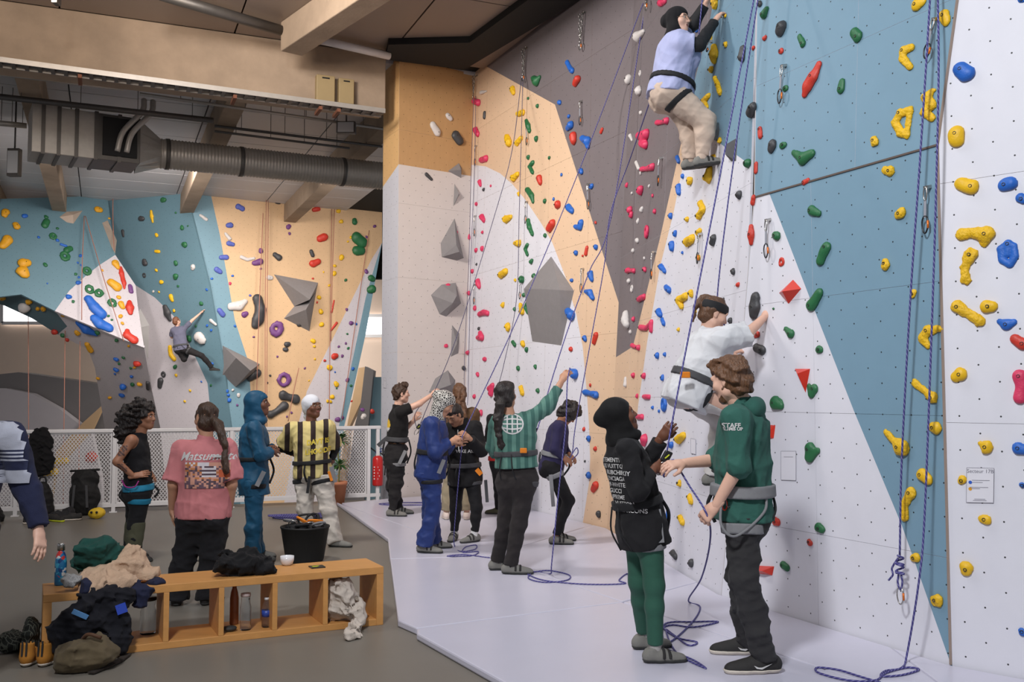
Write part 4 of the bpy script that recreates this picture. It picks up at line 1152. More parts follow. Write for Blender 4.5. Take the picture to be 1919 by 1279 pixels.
def build_hand(w, tip, nrm, curl, thumb, k, spread=.0, fine=.0042):
    """five-fingered hand from wrist w towards tip; nrm = out of the back of the hand; thumb=+1/-1 side"""
    d = unit(tip - w)
    n = unit(nrm - d * np.dot(nrm, d)); a = np.cross(d, n) * thumb
    P = Prims()
    K = k
    P.cone(w - d * .03 * K, w + d * .03 * K, .026 * K, .030 * K, k=.02, flat=(n, .8))
    for j in (-1, 0, 1):
        P.cone(w + d * .02 * K + a * j * .012 * K, w + d * .085 * K + a * j * .024 * K, .017 * K, .0155 * K, k=.016, flat=(n, .85))
    lens = [.068, .078, .072, .056]
    for i in range(4):
        off = (1.5 - i) * .0205 * K
        p = w + d * (.088 - abs(i - 1.2) * .004) * K + a * off
        dirv = unit(d + a * (1.5 - i) * (.05 + spread * .12))
        r = (.0092 - .0006 * (i == 3)) * K
        ang = 0
        for sgi, fr in enumerate((.46, .3, .24)):
            ang = curl * (.75 + .75 * sgi) * 1.0
            dd = unit(dirv * math.cos(ang) - n * math.sin(ang))
            q = p + dd * lens[i] * fr * K
            P.cone(p, q, r, r * .92, k=.005)
            p = q; r *= .92
    p = w + d * .022 * K + a * .024 * K - n * .004
    tdir = unit(d * .75 + a * (.75 - .35 * curl) - n * (.15 + .5 * curl))
    q = p + tdir * .042 * K
    P.cone(p, q, .0135 * K, .0115 * K, k=.012)
    t2 = unit(tdir * .6 + d * .55 - a * .25 * curl - n * .3 * curl)
    P.cone(q, q + t2 * .034 * K, .0112 * K, .0092 * K, k=.006)
    return P.field(fine).nets()

NECK = [None]
def person(label, Y, J, sk, look=(1, 0, 0), k=1.0, girth=1.0, bust=0.0, z0=0.0, base=None, h=.011, hands=None, brow=(30, 22, 18), lips=None, face=True, ears=True):
    """J: joint -> (px, py, dy) measured at depth Y+dy. Returns a dict used by the clothing builders."""
    X = {}
    for n_, v in J.items():
        X[n_] = atY(v[0], v[1], Y + (v[2] if len(v) > 2 else 0)) if not isinstance(v, np.ndarray) else v
    p = dict(X=X, k=k, h=h, Y=Y, label=label, look=unit(look), g=girth)
    hm = (X['hipR'] + X['hipL']) / 2; sm = (X['shR'] + X['shL']) / 2
    up = unit(sm - hm)
    rs = unit(X['shR'] - X['shL']); rh = unit(X['hipR'] - X['hipL'])
    def perp(v): return unit(v - up * np.dot(v, up))
    rs, rh = perp(rs), perp(rh)
    fs, fh = np.cross(up, rs), np.cross(up, rh)
    p.update(hm=hm, sm=sm, up=up, rs=rs, rh=rh, fs=fs, fh=fh)
    neck = X.get('neck', sm + up * .05 * k)
    p['neck'] = neck
    g = girth
    sw = np.linalg.norm(X['shR'] - X['shL']); hw = np.linalg.norm(X['hipR'] - X['hipL'])
    tors = Prims()
    def R_(t):
        r = perp(rh * (1 - t) + rs * t); return basis(r, np.cross(up, r), up)
    L = np.linalg.norm(sm - hm)
    lev = [(.02, (.160, .115, .125)), (.22, (.150, .108, .13)), (.42, (.138, .100, .13)), (.62, (.150, .112, .14)), (.80, (.158, .110, .12)), (.94, (.135, .085, .07))]
    for t, r in lev:
        tors.ell(hm + (sm - hm) * t, V(r[0] * k * g, r[1] * k * g, r[2] * k), R_(t), k=.06)
    if bust:
        for s_ in (-1, 1):
            tors.ell(hm + (sm - hm) * .68 + rs * s_ * .07 * k + fs * (.075 * k * g), V(.065, .055 * bust, .065) * k, R_(.7), k=.05)
    for s_ in ('R', 'L'):
        sg = 1 if s_ == 'R' else -1
        tors.ell(hm + rh * sg * .07 * k * g - fh * .055 * k * g - up * .03 * k, V(.085, .075, .09) * k * g, R_(0), k=.05)
    p['tors'] = tors
    # arms, legs
    arm = {}; leg = {}
    for s_ in ('R', 'L'):
        A = Prims()
        A.cone(X['sh' + s_] * .8 + sm * .2 + up * .005, X['sh' + s_], .055 * k * g, .053 * k * g, k=.04)
        A.cone(X['sh' + s_], X['el' + s_], .051 * k * g, .040 * k * g, k=.03)
        A.cone(X['el' + s_], X['wr' + s_], .041 * k * g, .027 * k, k=.02)
        arm[s_] = A
        G = Prims()
        G.cone(X['hip' + s_], X['kn' + s_], .088 * k * g, .056 * k * g, k=.04)
        mid = X['kn' + s_] * .68 + X['an' + s_] * .32
        G.cone(X['kn' + s_], mid, .054 * k * g, .054 * k * g, k=.03)
        G.cone(mid, X['an' + s_], .053 * k * g, .036 * k, k=.03)
        leg[s_] = G
    p['arm'] = arm; p['leg'] = leg
    B = Prims()
    B.l = tors.l + arm['R'].l + arm['L'].l + leg['R'].l + leg['L'].l
    hd = X['head']
    B.cone(neck - up * .03, hd - V(0, 0, .05) * k, .058 * k, .052 * k, k=.03)
    body = B.field(max(h, .012)).nets()
    parts = [body]
    # head
    hf = unit(look)
    hu0 = unit(V(0, 0, 1)) if 'head_up' not in J else X['head_up']
    hr = unit(np.cross(hf, hu0)); hu = np.cross(hr, hf)
    Rh = basis(hr, hf, hu)
    p['Rh'] = Rh; p['head'] = hd
    def hp(x, y, z): return hd + (hr * x + hf * y + hu * z) * k
    p['hp'] = hp
    Hh = Prims()
    Hh.ell(hp(0, -.012, .030), V(.075, .095, .088) * k, Rh, k=.02)
    Hh.ell(hp(0, .024, -.030), V(.060, .070, .088) * k, Rh, k=.03)
    Hh.ell(hp(0, .058, -.092), V(.030, .026, .022) * k, Rh, k=.03)
    Hh.cone(hp(-.045, .01, -.07), hp(0, .055, -.095), .026 * k, .022 * k, k=.03)
    Hh.cone(hp(.045, .01, -.07), hp(0, .055, -.095), .026 * k, .022 * k, k=.03)
    Hh.cone(hp(0, -.02, -.05), neck, .052 * k, .055 * k, k=.03)
    Hh.cone(hp(0, .088, .012), hp(0, .106, -.026), .0085 * k, .0125 * k, k=.012)
    Hh.ell(hp(.013, .094, -.030), V(.009, .010, .008) * k, Rh, k=.008)
    Hh.ell(hp(-.013, .094, -.030), V(.009, .010, .008) * k, Rh, k=.008)
    Hh.cone(hp(-.045, .076, .026), hp(.045, .076, .026), .012 * k, .012 * k, k=.02)
    Hh.cone(hp(-.018, .086, -.054), hp(.018, .086, -.054), .0085 * k, .0085 * k, k=.008)
    Hh.cone(hp(-.015, .085, -.066), hp(.015, .085, -.066), .0095 * k, .0095 * k, k=.008)
    for s_ in (-1, 1):
        Hh.ell(hp(.046 * s_, .06, -.025), V(.024, .022, .022) * k, Rh, k=.03)
        if not ears: continue
        Hh.ell(hp(.074 * s_, -.008, -.004), V(.009, .019, .032) * k, Rh, k=.008)
        Hh.ell(hp(.074 * s_, -.002, -.030), V(.008, .011, .012) * k, Rh, k=.008)
    FH = Hh.field(min(h * .5, .0062))
    for s_ in (-1, 1):
        FH.ell(hp(.031 * s_, .094, .006), V(.018, .014, .011) * k, Rh, k=.012, sub=True)
        FH.ell(hp(.031 * s_, .0755, .006), V(.0135, .0135, .0125) * k, Rh, k=.002)
    v, q = FH.nets()
    c = (v[q].mean(1) - hd) @ Rh / k
    mi = np.zeros(len(q), np.int32)
    if face:
        for s_ in (-1, 1):
            ex = np.abs(c[:, 0] - .031 * s_); ez = np.abs(c[:, 2] - .006)
            e = (ex < .0125) & (ez < .0062) & (c[:, 1] > .06)
            mi[e] = 1
            mi[e & (ex < .006)] = 2
            b_ = (np.abs(c[:, 0] - .033 * s_) < .021) & (np.abs(c[:, 2] - .030 + np.abs(c[:, 0] - .03 * s_) * .15) < .0045) & (c[:, 1] > .05)
            mi[b_] = 4
        lp = (np.abs(c[:, 0]) < .024) & (np.abs(c[:, 2] + .060) < .012 - np.abs(c[:, 0]) * .25) & (c[:, 1] > .08)
        mi[lp] = 3
    parts.append((v, q, mi))
    hs = hands or {}
    for s_ in ('R', 'L'):
        if 'ha' + s_ in X:
            hpz = hs.get(s_, {})
            nr = V(*hpz.get('n', (0, 0, 1)))
            parts.append(build_hand(X['wr' + s_], X['ha' + s_], nr, hpz.get('curl', .35), hpz.get('thumb', 1), k, hpz.get('spread', 0), hpz.get('fine', .0045)))
    an = (X['anR'] + X['anL']) / 2
    org = np.array(base, float) if base is not None else V(an[0], an[1], z0)
    p['org'] = org
    me = np_mesh('person', [(a_[0] - org,) + tuple(a_[1:]) for a_ in parts])
    lc = lips or (140, 84, 76)
    o = link('person', me, [sk, M_EYEW, M_EYED, mat('lips_%d_%d_%d' % lc, lc, .45, .03), mat('brows_%d' % sum(brow), brow, .9, .1)], None, tuple(org))
    tag(o, label, 'person')
    p['o'] = o; p['sk'] = sk; p['garm'] = {}
    return p

def child(p, name, nets, m, label=None, mi=None):
    me = np_mesh(name, [(nets[0] - p['org'], nets[1]) + ((mi,) if mi is not None else ())])
    o = link(name, me, m, p['o'], tuple(p['org']))
    if label: o['label'] = label
    return o

def lerp(a, b, t): return a + (b - a) * t

def top(p, m, name='shirt', sleeve=(.75, .75), hem=.10, loose=.02, wr=.006, seed=1, collar=.03, sl_loose=None, body_cut=True, cuff=False, label=None, flare=0.0, freq=16):
    """upper garment; sleeve 0..1 upper arm, 1..2 forearm"""
    X, k = p['X'], p['k']
    P = Prims()
    P.l = list(p['tors'].l)
    hm, sm, up = p['hm'], p['sm'], p['up']
    g = loose
    P2 = Prims()
    for f, a, kw in P.l: P2.l.append((f, (a[0], np.asarray(a[1]) + g, *a[2:]), kw))
    gi = p['g']
    wid = .150 * k * gi + g + flare
    P2.cone(lerp(hm, sm, .45), hm - up * (hem + .0), .143 * k * gi + g, wid + .012, k=.05, cut_b=True, flat=(p['fh'], .78))
    P2.cone(p['neck'] - up * .035, p['neck'] + up * collar, .075 * k, .064 * k, k=.03, cut_b=True)
    sl = sl_loose if sl_loose is not None else g
    for i, s_ in enumerate(('R', 'L')):
        t = sleeve[i]
        sh, el, w_ = X['sh' + s_], X['el' + s_], X['wr' + s_]
        if t <= 0.0: continue
        P2.cone(lerp(sm, sh, .75) + up * .006, sh, .056 * k * gi + g * .7, .055 * k * gi + sl * .8, k=.045)
        if t <= 1:
            P2.cone(sh, lerp(sh, el, t), .054 * k * gi + sl * .8, .048 * k * gi + sl * 1.25, k=.03, cut_b=True)
        else:
            P2.cone(sh, el, .054 * k + sl * .8, .045 * k + sl, k=.03)
            e = lerp(el, w_, t - 1)
            P2.cone(el, e, .045 * k + sl, (.031 * k + sl * .75), k=.02, cut_b=True)
            if cuff: P2.cone(lerp(el, w_, t - 1.10), lerp(el, w_, t - .98), .036 * k, .034 * k, k=.008, cut_b=True)
    F = P2.field(p['h'] * .92)
    F.noise(wr * 1.25, freq, seed, 2, (1, 1, .75), True)
    F.plane(hm - up * hem, -up)
    if sleeve[0] <= 0:   # armhole of a tank top
        for s_ in ('R', 'L'):
            F.ell(X['sh' + s_] + unit(X['sh' + s_] - sm) * .02, V(.075, .075, .095) * k, basis(p['rs'], p['fs'], up), k=.02, sub=True)
    nets = F.nets()
    p['garm'][name] = (nets, P2)
    o = child(p, name, nets, m, label)
    p[name] = o
    return o

def bottom(p, m, name='trousers', ends=(1.0, 1.0), loose=.015, hemr=None, wr=.006, seed=2, rise=.10, knee=None, label=None, freq=15, seat=0.0):
    X, k = p['X'], p['k']
    hm, up = p['hm'], p['up']
    P = Prims()
    Rb = basis(p['rh'], p['fh'], up)
    g = p['g']
    P.ell(hm + up * .03 * k, V(.163 * k * g + loose, .122 * k * g + loose, .13 * k), Rb, k=.05)
    P.ell(hm + up * .12 * k, V(.152 * k * g + loose, .112 * k * g + loose, .13 * k), Rb, k=.05)
    for sg in (1, -1):
        P.ell(hm + p['rh'] * sg * .07 * k * g - p['fh'] * (.055 * g + seat) * k - up * .03 * k, V(.088 * k * g + loose, .078 * k * g + loose, .095 * k * g + loose * .5), Rb, k=.05)
    legs = {}
    for i, s_ in enumerate(('R', 'L')):
        G = Prims()
        hp_, kn, an = X['hip' + s_], X['kn' + s_], X['an' + s_]
        kr = (.058 * k * p['g'] + loose) if knee is None else knee
        hr = (.040 * k + loose * 1.1) if hemr is None else hemr
        G.cone(hp_, kn, .091 * k * g + loose, kr, k=.05)
        t = ends[i]
        if t > 0:
            mid = lerp(kn, an, .35)
            mr = lerp(max(.056 * k * p['g'] + loose * .9, kr * .96), hr, .25)
            G.cone(kn, mid, kr, mr, k=.03)
            G.cone(mid, lerp(kn, an, t), mr, hr, k=.03, cut_b=True)
        legs[s_] = G
        P.l += G.l
    F = P.field(p['h'] * .92)
    F.noise(wr * 1.25, freq, seed, 2, (1, 1, 1.3), True)
    F.plane(hm + up * rise, up)
    nets = F.nets()
    p['garm'][name] = (nets, P); p['legs'] = legs; p['botP'] = P
    o = child(p, name, nets, m, label)
    p[name] = o
    return o

def belt(p, m, prims, c, n, w, g=.012, name='waist_belt', parent=None, sphere=None, label=None):
    """band hugging the given primitives, between two planes"""
    F = prims.field(min(p['h'], .009), g)
    F.plane(c + n * w / 2, n); F.plane(c - n * w / 2, -n)
    v, q = F.nets()
    if len(q) == 0: return None
    if sphere is not None:
        F.ell(sphere[0], V(1, 1, 1) * sphere[1], k=0)
    o = child(p, name, (v, q), m, label)
    if parent is not None:
        o.parent = parent
        o.matrix_parent_inverse = Matrix.Translation(-Vector(p['org']))
    return o

def harness(p, belt_m, loop_m, up_off=.10, garments=('shirt', 'trousers'), tilt=(0, 0, 0), w=.05, lw=.045, loop_t=.20, back=True, front=True, buckle=None, g=.014):
    """climbing harness: waist belt with leg loops, risers and belay loop as its parts"""
    X, k = p['X'], p['k']
    hm, up = p['hm'], unit(p['up'] + V(*tilt))
    P = Prims()
    for gname in garments:
        if gname in p['garm']:
            P.l += [q_ for q_ in p['garm'][gname][1].l if not (q_[0] == 'cone' and min(np.linalg.norm(q_[1][0] - hm), np.linalg.norm(q_[1][1] - hm)) > .42)]
    c = hm + p['up'] * up_off * k
    # only torso primitives: leave out arms hanging at the waist
    P.l = [q_ for q_ in P.l if q_[0] == 'ell' or not any(np.allclose(q_[1][0], X[j]) or np.allclose(q_[1][1], X[j]) for j in ('elR', 'elL', 'shR', 'shL'))]
    hb = belt(p, belt_m, P, c, up, w, g, 'harness')
    if hb is None: return None
    loops = {}
    for s_ in ('R', 'L'):
        kn, hp_ = X['kn' + s_], X['hip' + s_]
        d = unit(kn - hp_)
        L = p['legs'][s_]
        cc = lerp(hp_, kn, loop_t + .10)
        belt(p, loop_m, L, cc, unit(d + p['up'] * -.2), lw, g, 'leg_loop', hb)
        loops[s_] = cc
    def strip(pts, name, m, r=.008):
        mb = MB(); mb.tube(spline(pts, 6), r, 6)
        mb.build(name, m, hb)
    for s_ in ('R', 'L'):
        sg = 1 if s_ == 'R' else -1
        if back:
            a = c + p['rh'] * sg * .05 * k - p['fh'] * (.155 * k)
            b = loops[s_] - p['fh'] * (.125 * k)
            strip([a, lerp(a, b, .5) - p['fh'] * .035, b], 'riser', M_WEBK, .006)
    if front:
        a = c + p['fh'] * .155 * k; b = hm - up * .06 + p['fh'] * .15 * k
        strip([a, lerp(a, b, .5) + p['fh'] * .04, b], 'belay_loop', M_WEBK, .011)
    return hb

def strap_tail(p, hb, a, b, w=.04, m=None, name='strap_tail', n=None):
    mb = MB(); n = V(0, -1, 0) if n is None else n
    mb.bar(a, b, w, .006, up=n)
    return mb.build(name, m or M_WEBG, hb, bevel=.002)

def shoe(p, s_, m, toe, sole_m=None, L=.255, zg=0.0, low=True, strap=None, tabs=None, climbing=True, slope=None):
    """shoe with its sole and straps; toe = horizontal direction of the toes; ground at zg unless slope given"""
    X, k = p['X'], p['k']
    an = X['an' + s_]
    d = unit(toe); sd = unit(np.cross(d, V(0, 0, 1))); u = np.cross(sd, d)
    base = an - u * .075 * k if slope else V(an[0], an[1], zg)
    P = Prims(); K = k * L / .255
    P.cone(base + d * -.045 * K + u * .042 * K, base + d * .03 * K + u * .046 * K, .040 * K, .041 * K, k=.03, flat=(sd, .88))
    P.cone(base + d * .03 * K + u * .040 * K, base + d * .155 * K + u * .022 * K, .046 * K, .031 * K, k=.03)
    P.cone(base + d * .10 * K + u * .026 * K, base + d * .168 * K + u * .020 * K, .042 * K, .030 * K, k=.02, flat=(u, .8))
    P.cone(base + d * -.03 * K + u * .05 * K, an * .7 + (base + u * .12 * K) * .3 - d * .012, .040 * K, .041 * K, k=.02)
    F = P.field(.0075)
    F.plane(base, -u)
    F.plane(base + u * (.098 if low else .125) * K - d * .01, unit(u - d * .25))
    v, q = F.nets()
    o = child(p, 'shoe', (v, q), m)
    F2 = P.field(.0075, .005)
    F2.plane(base, -u); F2.plane(base + u * .022 * K, u)
    sv = F2.nets()
    so = child(p, 'sole', sv, sole_m or M_RUB)
    so.parent = o; so.matrix_parent_inverse = Matrix.Translation(-Vector(p['org']))
    if strap:
        for t in (.045, .085):
            c = base + d * t * K
            F3 = P.field(.0065, .006)
            F3.plane(c + d * .010, d); F3.plane(c - d * .010, -d); F3.plane(base + u * .03 * K, -u)
            nn = F3.nets()
            if len(nn[1]):
                st = child(p, 'strap', nn, strap); st.parent = o; st.matrix_parent_inverse = Matrix.Translation(-Vector(p['org']))
        if tabs:
            mb = MB(); c = base + d * .03 * K + u * .088 * K
            mb.bar(c - d * .012, c + d * .018 - u * .008, .022, .01, up=u)
            mb.build('tab', tabs, o)
    return o

def sleeve2(p, m, s_, t0=.3, t1=.93, r=.062, name='under_sleeve'):
    X = p['X']; k = p['k']
    P = Prims().cone(lerp(X['sh' + s_], X['el' + s_], t0), X['el' + s_], r, r * .86, k=.02).cone(X['el' + s_], lerp(X['el' + s_], X['wr' + s_], t1), r * .86, r * .62, k=.02, cut_b=True)
    F = P.field(.008); F.noise(.004, 40, 3, 1, ridge=True)
    return child(p, name, F.nets(), m)

def tubewear(p, m, name, a, b, ra, rb, wr=.002, seed=5, label=None, freq=40):
    """sock, sleeve or cuff: a tapered tube with flat ends"""
    P = Prims().cone(a, b, ra, rb, k=0, cut_a=True, cut_b=True)
    F = P.field(.0075); F.noise(wr, freq, seed, 1)
    return child(p, name, F.nets(), m, label)

def hairmesh(p, fn, m, name='hair', h=.0075, noise=(.006, 45), seed=3, label=None, cutface=True, sub=None):
    NECK[0] = p['neck']
    P = Prims(); fn(P, p['hp'], p['Rh'], p['k'])
    F = P.field(h, 0, .03)
    if noise: F.noise(noise[0], noise[1], seed, 2)
    hp, k = p['hp'], p['k']
    if cutface:
        for (c, r) in (sub or [((0, .105, -.045), (.066, .075, .098))]):
            F.ell(hp(*c), V(*r) * k, p['Rh'], k=.012, sub=True)
    return child(p, name, F.nets(), m, label)

def decal_mesh(o_src, verts2d, faces, c, right, upv, n, off=.003, depth=.4):
    me = o_src.data
    M = Vector(o_src.location)
    bm = bmesh.new(); bm.from_mesh(me)
    bvh = BVHTree.FromBMesh(bm); bm.free()
    vs = []
    org = V(*o_src.location)
    last = None
    for x, y in verts2d:
        p0 = c + right * x + upv * y + n * depth - org
        hit = bvh.ray_cast(Vector(p0), Vector(-n), depth * 2)
        if hit[0] is not None:
            last = np.array(hit[0]) + np.array(n) * off
            vs.append(last + org)
        else:
            vs.append((last if last is not None else (c - org)) + org)
    return vs

def font_mesh(txt, size, shear=0.0, bold=0.0):
    cu = bpy.data.curves.new('t', 'FONT')
    cu.body = txt; cu.size = size; cu.align_x = 'CENTER'; cu.align_y = 'CENTER'; cu.shear = shear; cu.offset = bold
    cu.resolution_u = 3
    ob = bpy.data.objects.new('t', cu); COL.objects.link(ob)
    dg = bpy.context.evaluated_depsgraph_get()
    me = bpy.data.meshes.new_from_object(ob.evaluated_get(dg))
    bpy.data.objects.remove(ob); bpy.data.curves.remove(cu)
    bm = bmesh.new(); bm.from_mesh(me)
    bmesh.ops.triangulate(bm, faces=bm.faces)
    v = [(w_.co.x, w_.co.y) for w_ in bm.verts]
    bm.verts.index_update()
    f = [tuple(q.index for q in fc.verts) for fc in bm.faces]
    bm.free(); bpy.data.meshes.remove(me)
    return v, f

def print_text(p, src, txt, size, c, right, upv, n, m, name='lettering', shear=0.0, bold=0.0, parent=None, off=.004):
    v, f = font_mesh(txt, size, shear, bold)
    vs = decal_mesh(src, v, f, c, right, upv, n, off)
    mb = MB(); mb.add(vs, f)
    return mb.build(name, m, parent or src)

def print_patch(src, w, h, c, right, upv, n, m, name='print', nx=10, ny=10, cells=None, parent=None, off=.003, shape=None):
    """printed patch draped on a garment; cells(i,j)->material index"""
    v = [((i / nx - .5) * w, (j / ny - .5) * h) for j in range(ny + 1) for i in range(nx + 1)]
    if shape: v = [shape(x, y) for x, y in v]
    vs = decal_mesh(src, v, None, c, right, upv, n, off)
    mb = MB()
    mb.add(vs, [])
    for j in range(ny):
        for i in range(nx):
            a = j * (nx + 1) + i
            mi = cells(i, j) if cells else 0
            if mi is None: continue
            mb.f.append((a, a + 1, a + nx + 2, a + nx + 1)); mb.mi.append(mi); mb.smooth.append(True)
    return mb.build(name, m, parent or src)

SK_DARK = skin('deep_brown', (112, 72, 54)); SK_BROWN = skin('brown', (156, 108, 82)); SK_TAN = skin('tan', (190, 142, 114)); SK_LIGHT = skin('light', (216, 172, 150))
def hair_mat(name, col, col2): return mat('hair_' + name, col, .5, .25, 60, 1.0, 110, stretch=(1, 1, .22), col2=col2)
M_HBLACK = hair_mat('black', (20, 16, 15), (48, 38, 34)); M_HDARK = hair_mat('dark_brown', (34, 24, 18), (84, 58, 40)); M_HBROWN = hair_mat('brown', (66, 44, 30), (128, 88, 58))
def cap(P, hp, R, k, s=1.0, back=0.0):
    P.ell(hp(0, -.018 - back, .038), V(.085, .103, .094) * k * s, R, k=.02)
    P.ell(hp(0, -.045, -.02), V(.078, .07, .085) * k * s, R, k=.03)
def chain(P, pts, r0, r1, k=.01):
    pts = spline(pts, 4); n = len(pts) - 1
    for i in range(n): P.cone(pts[i], pts[i + 1], r0 + (r1 - r0) * i / n, r0 + (r1 - r0) * (i + 1) / n, k=k)
def scarf(P, hp, R, k, s=1.0, bun=0.0):
    """close-fitting headscarf with neck wrap"""
    P.ell(hp(0, -.014, .036), V(.089, .108, .098) * k * s, R, k=.02)
    P.ell(hp(0, .0, -.045), V(.082, .084, .09) * k * s, R, k=.03)
    P.cone(hp(0, -.012, -.07), NECK[0], .080 * k, .088 * k, k=.03)
    if bun: P.ell(hp(0, -.115, .03), V(.06, .055, .065) * k * bun, R, k=.03)
FACE_SUB = [((0, .114, -.034), (.125, .086, .088))]

# ---- belayer in black hoodie, black headscarf and green leggings
Yb = gnd(1240, 1238)[1]
M_KHOOD = fabric('black_sweat', (30, 29, 31), .9, .15, 8)
M_GLEG = fabric('green_leggings', (46, 88, 72), .7, .08, 12, .06, crease=.12)
pb = person('person in black hoodie, black headscarf and green leggings belaying with the rope', Yb, dict(
    head=(1160, 781, .0), neck=(1160, 823), shR=(1176, 842, -.17), shL=(1166, 842, .17), elR=(1196, 922, -.22), wrR=(1226, 880, -.08), haR=(1246, 868, -.02),
    elL=(1212, 876, .20), wrL=(1238, 822, .10), haL=(1254, 803, .06), hipR=(1216, 992, -.07), hipL=(1196, 992, .09), knR=(1226, 1098, -.07), knL=(1197, 1092, .11),
    anR=(1228, 1212, -.05), anL=(1206, 1186, .26)), SK_DARK, look=(.90, .12, .34), k=.95, girth=.95, ears=False, h=.0085,
    hands=dict(R=dict(n=(.2, -.9, .3), curl=.75, thumb=1), L=dict(n=(-.3, -.9, 0), curl=.8, thumb=1)))
top(pb, M_KHOOD, 'hoodie', (1.86, 1.86), .10, .026, .007, 11, .05, sl_loose=.016, label='oversized black hoodie with white lettering on the back')
bottom(pb, M_GLEG, 'leggings', (.97, .97), .007, wr=.001, seed=12)
hairmesh(pb, lambda P, hp, R, k: (scarf(P, hp, R, k, 1.0, .82), P.ell(hp(0, .015, -.14), V(.09, .08, .05) * k, R, k=.03)), fabric('black_scarf', (18, 17, 18), .8, .2, 14), 'headscarf', noise=(.005, 30), sub=FACE_SUB)
hb = harness(pb, M_WEBK, M_WEBG, .18, ('hoodie', 'leggings'), back=True)
if hb: strap_tail(pb, hb, atY(1232, 955, Yb - .12), atY(1239, 1018, Yb - .16), .04)
for s_, t_ in (('R', (1, .12, 0)), ('L', (1, .3, 0))):
    tubewear(pb, M_SOCKG, 'sock', pb['X']['an' + s_] + V(0, 0, .14), pb['X']['an' + s_] - V(0, 0, .03), .040, .038)
    shoe(pb, s_, M_SHOEG, t_, strap=M_SHOEK, tabs=M_NEON)
txt = ['VETEMENTS', 'LOUIS VUITTON', 'GOSHA RUBCHINSKIY', 'BALENCIAGA', 'OFF-WHITE', 'GUCCI', 'SUPREME', 'LOUIS VUITTON', 'COMME DES GARCONS']
M_TXTW = mat('print_white_ink', (206, 204, 202), .7, .02)
nb = unit(EYE - pb['sm']); nb = unit(nb + V(-.55, 0, 0)); rb_ = unit(np.cross(V(0, 0, 1), nb)); ub = np.cross(nb, rb_)
for i, t_ in enumerate(txt):
    c_ = atY(1147 + i * 2.0, 862 + i * 11.5, Yb) + nb * .12
    print_text(pb, pb['hoodie'], t_, .036, c_ + rb_ * .02, rb_, ub, nb, M_TXTW, bold=.0006)

# ---- staff man in green hoodie
Ys = gnd(1400, 1252)[1]
M_GHOOD = fabric('green_hoodie', (48, 92, 82), .9, .10, 8)
M_KJEAN = fabric('black_jeans', (50, 49, 50), .85, .18, 6)
ps = person('bearded staff man in green hoodie and black jeans spotting the belayer', Ys, dict(
    head=(1367, 712, .02), neck=(1388, 752, .02), shL=(1378, 788, -.19), shR=(1404, 784, .19), elL=(1384, 873, -.24), wrL=(1342, 948, -.20), haL=(1322, 968, -.18),
    elR=(1346, 862, .16), wrR=(1281, 869, .06), haR=(1254, 872, .02), hipL=(1392, 962, -.09), hipR=(1392, 962, .10), knL=(1394, 1085, -.14), knR=(1388, 1084, .13),
    anL=(1433, 1236, -.10), anR=(1402, 1206, .30)), SK_LIGHT, look=(-.68, .66, -.26), k=1.06, h=.0085, brow=(60, 42, 30),
    hands=dict(L=dict(n=(-.2, -.8, .5), curl=.85, thumb=1), R=dict(n=(0, -.5, .85), curl=.6, thumb=-1)))
top(ps, M_GHOOD, 'hoodie', (1.12, 1.10), .035, .034, .008, 21, .03, sl_loose=.026, label='dark green hooded sweatshirt with small white sleeve lettering')
P_ = Prims(); n0 = ps['neck']
P_.ell(n0 - ps['fs'] * .085 - V(0, 0, .045), V(.12, .06, .062), basis(ps['rs'], ps['fs'], ps['up']), k=.03)
P_.cone(n0 + ps['rs'] * .09 + V(0, 0, .0), n0 - ps['rs'] * .09, .045, .045, k=.03)
F_ = P_.field(.009); F_.ell(ps['hp'](0, -.02, -.12), V(.07, .07, .09), k=.02, sub=True); F_.noise(.006, 22, 4)
child(ps, 'hood', F_.nets(), M_GHOOD)
bottom(ps, M_KJEAN, 'jeans', (1.0, 1.0), .012, hemr=.072, knee=.078, wr=.008, seed=22, rise=.0)
def hs_(P, hp, R, k):
    cap(P, hp, R, k, 1.02); P.ell(hp(0, -.06, .02), V(.09, .075, .095) * k, R, k=.02); P.ell(hp(0, .05, .10), V(.07, .055, .035) * k, R, k=.02); P.ell(hp(0, -.075, -.055), V(.07, .045, .05) * k, R, k=.02)
hairmesh(ps, hs_, M_HBROWN, 'hair', noise=(.010, 75), seed=8, h=.006, label='tousled brown hair')
hairmesh(ps, lambda P, hp, R, k: (P.cone(hp(-.058, .015, -.05), hp(-.03, .05, -.10), .016 * k, .02 * k), P.cone(hp(.058, .015, -.05), hp(.03, .05, -.10), .016 * k, .02 * k), P.ell(hp(0, .062, -.10), V(.036, .03, .028) * k, R, k=.02)), M_HBROWN, 'beard', noise=(.003, 90), cutface=False)
hs = harness(ps, M_WEBG, M_WEBG, .13, ('hoodie', 'jeans'), w=.07, lw=.06, loop_t=.14, back=True, g=.026)
for i_, c_ in enumerate(((40, 100, 190), (190, 60, 40), (120, 120, 124), (60, 60, 64))):
    mb = MB(); q0 = atY(1350 + i_ * 7, 930 + (i_ % 2) * 6, Ys - .16)
    mb.tube([q0 + V(math.cos(a) * .014, -.01, -.03 + math.sin(a) * .032) for a in np.linspace(0, 6.28, 13)[:-1]], .005, 6, closed=True)
    mb.build('carabiner', mat('carabiner_%d' % i_, c_, .3, .03, metal=.7), hs)
mb = MB(); mb.tube(spline([atY(1352, 935, Ys - .2), atY(1352, 985, Ys - .24), atY(1380, 1005, Ys - .25), atY(1432, 960, Ys - .2), atY(1434, 920, Ys - .16)], 8), .008, 6); mb.build('gear_loop', M_WEBG, hs)
print_text(ps, ps['hoodie'], 'STAFF', .036, atY(1370, 798, Ys - .25), unit(V(1, -.1, 0)), V(0, 0, 1), V(0, -1, 0), M_TXTW, bold=.0008)
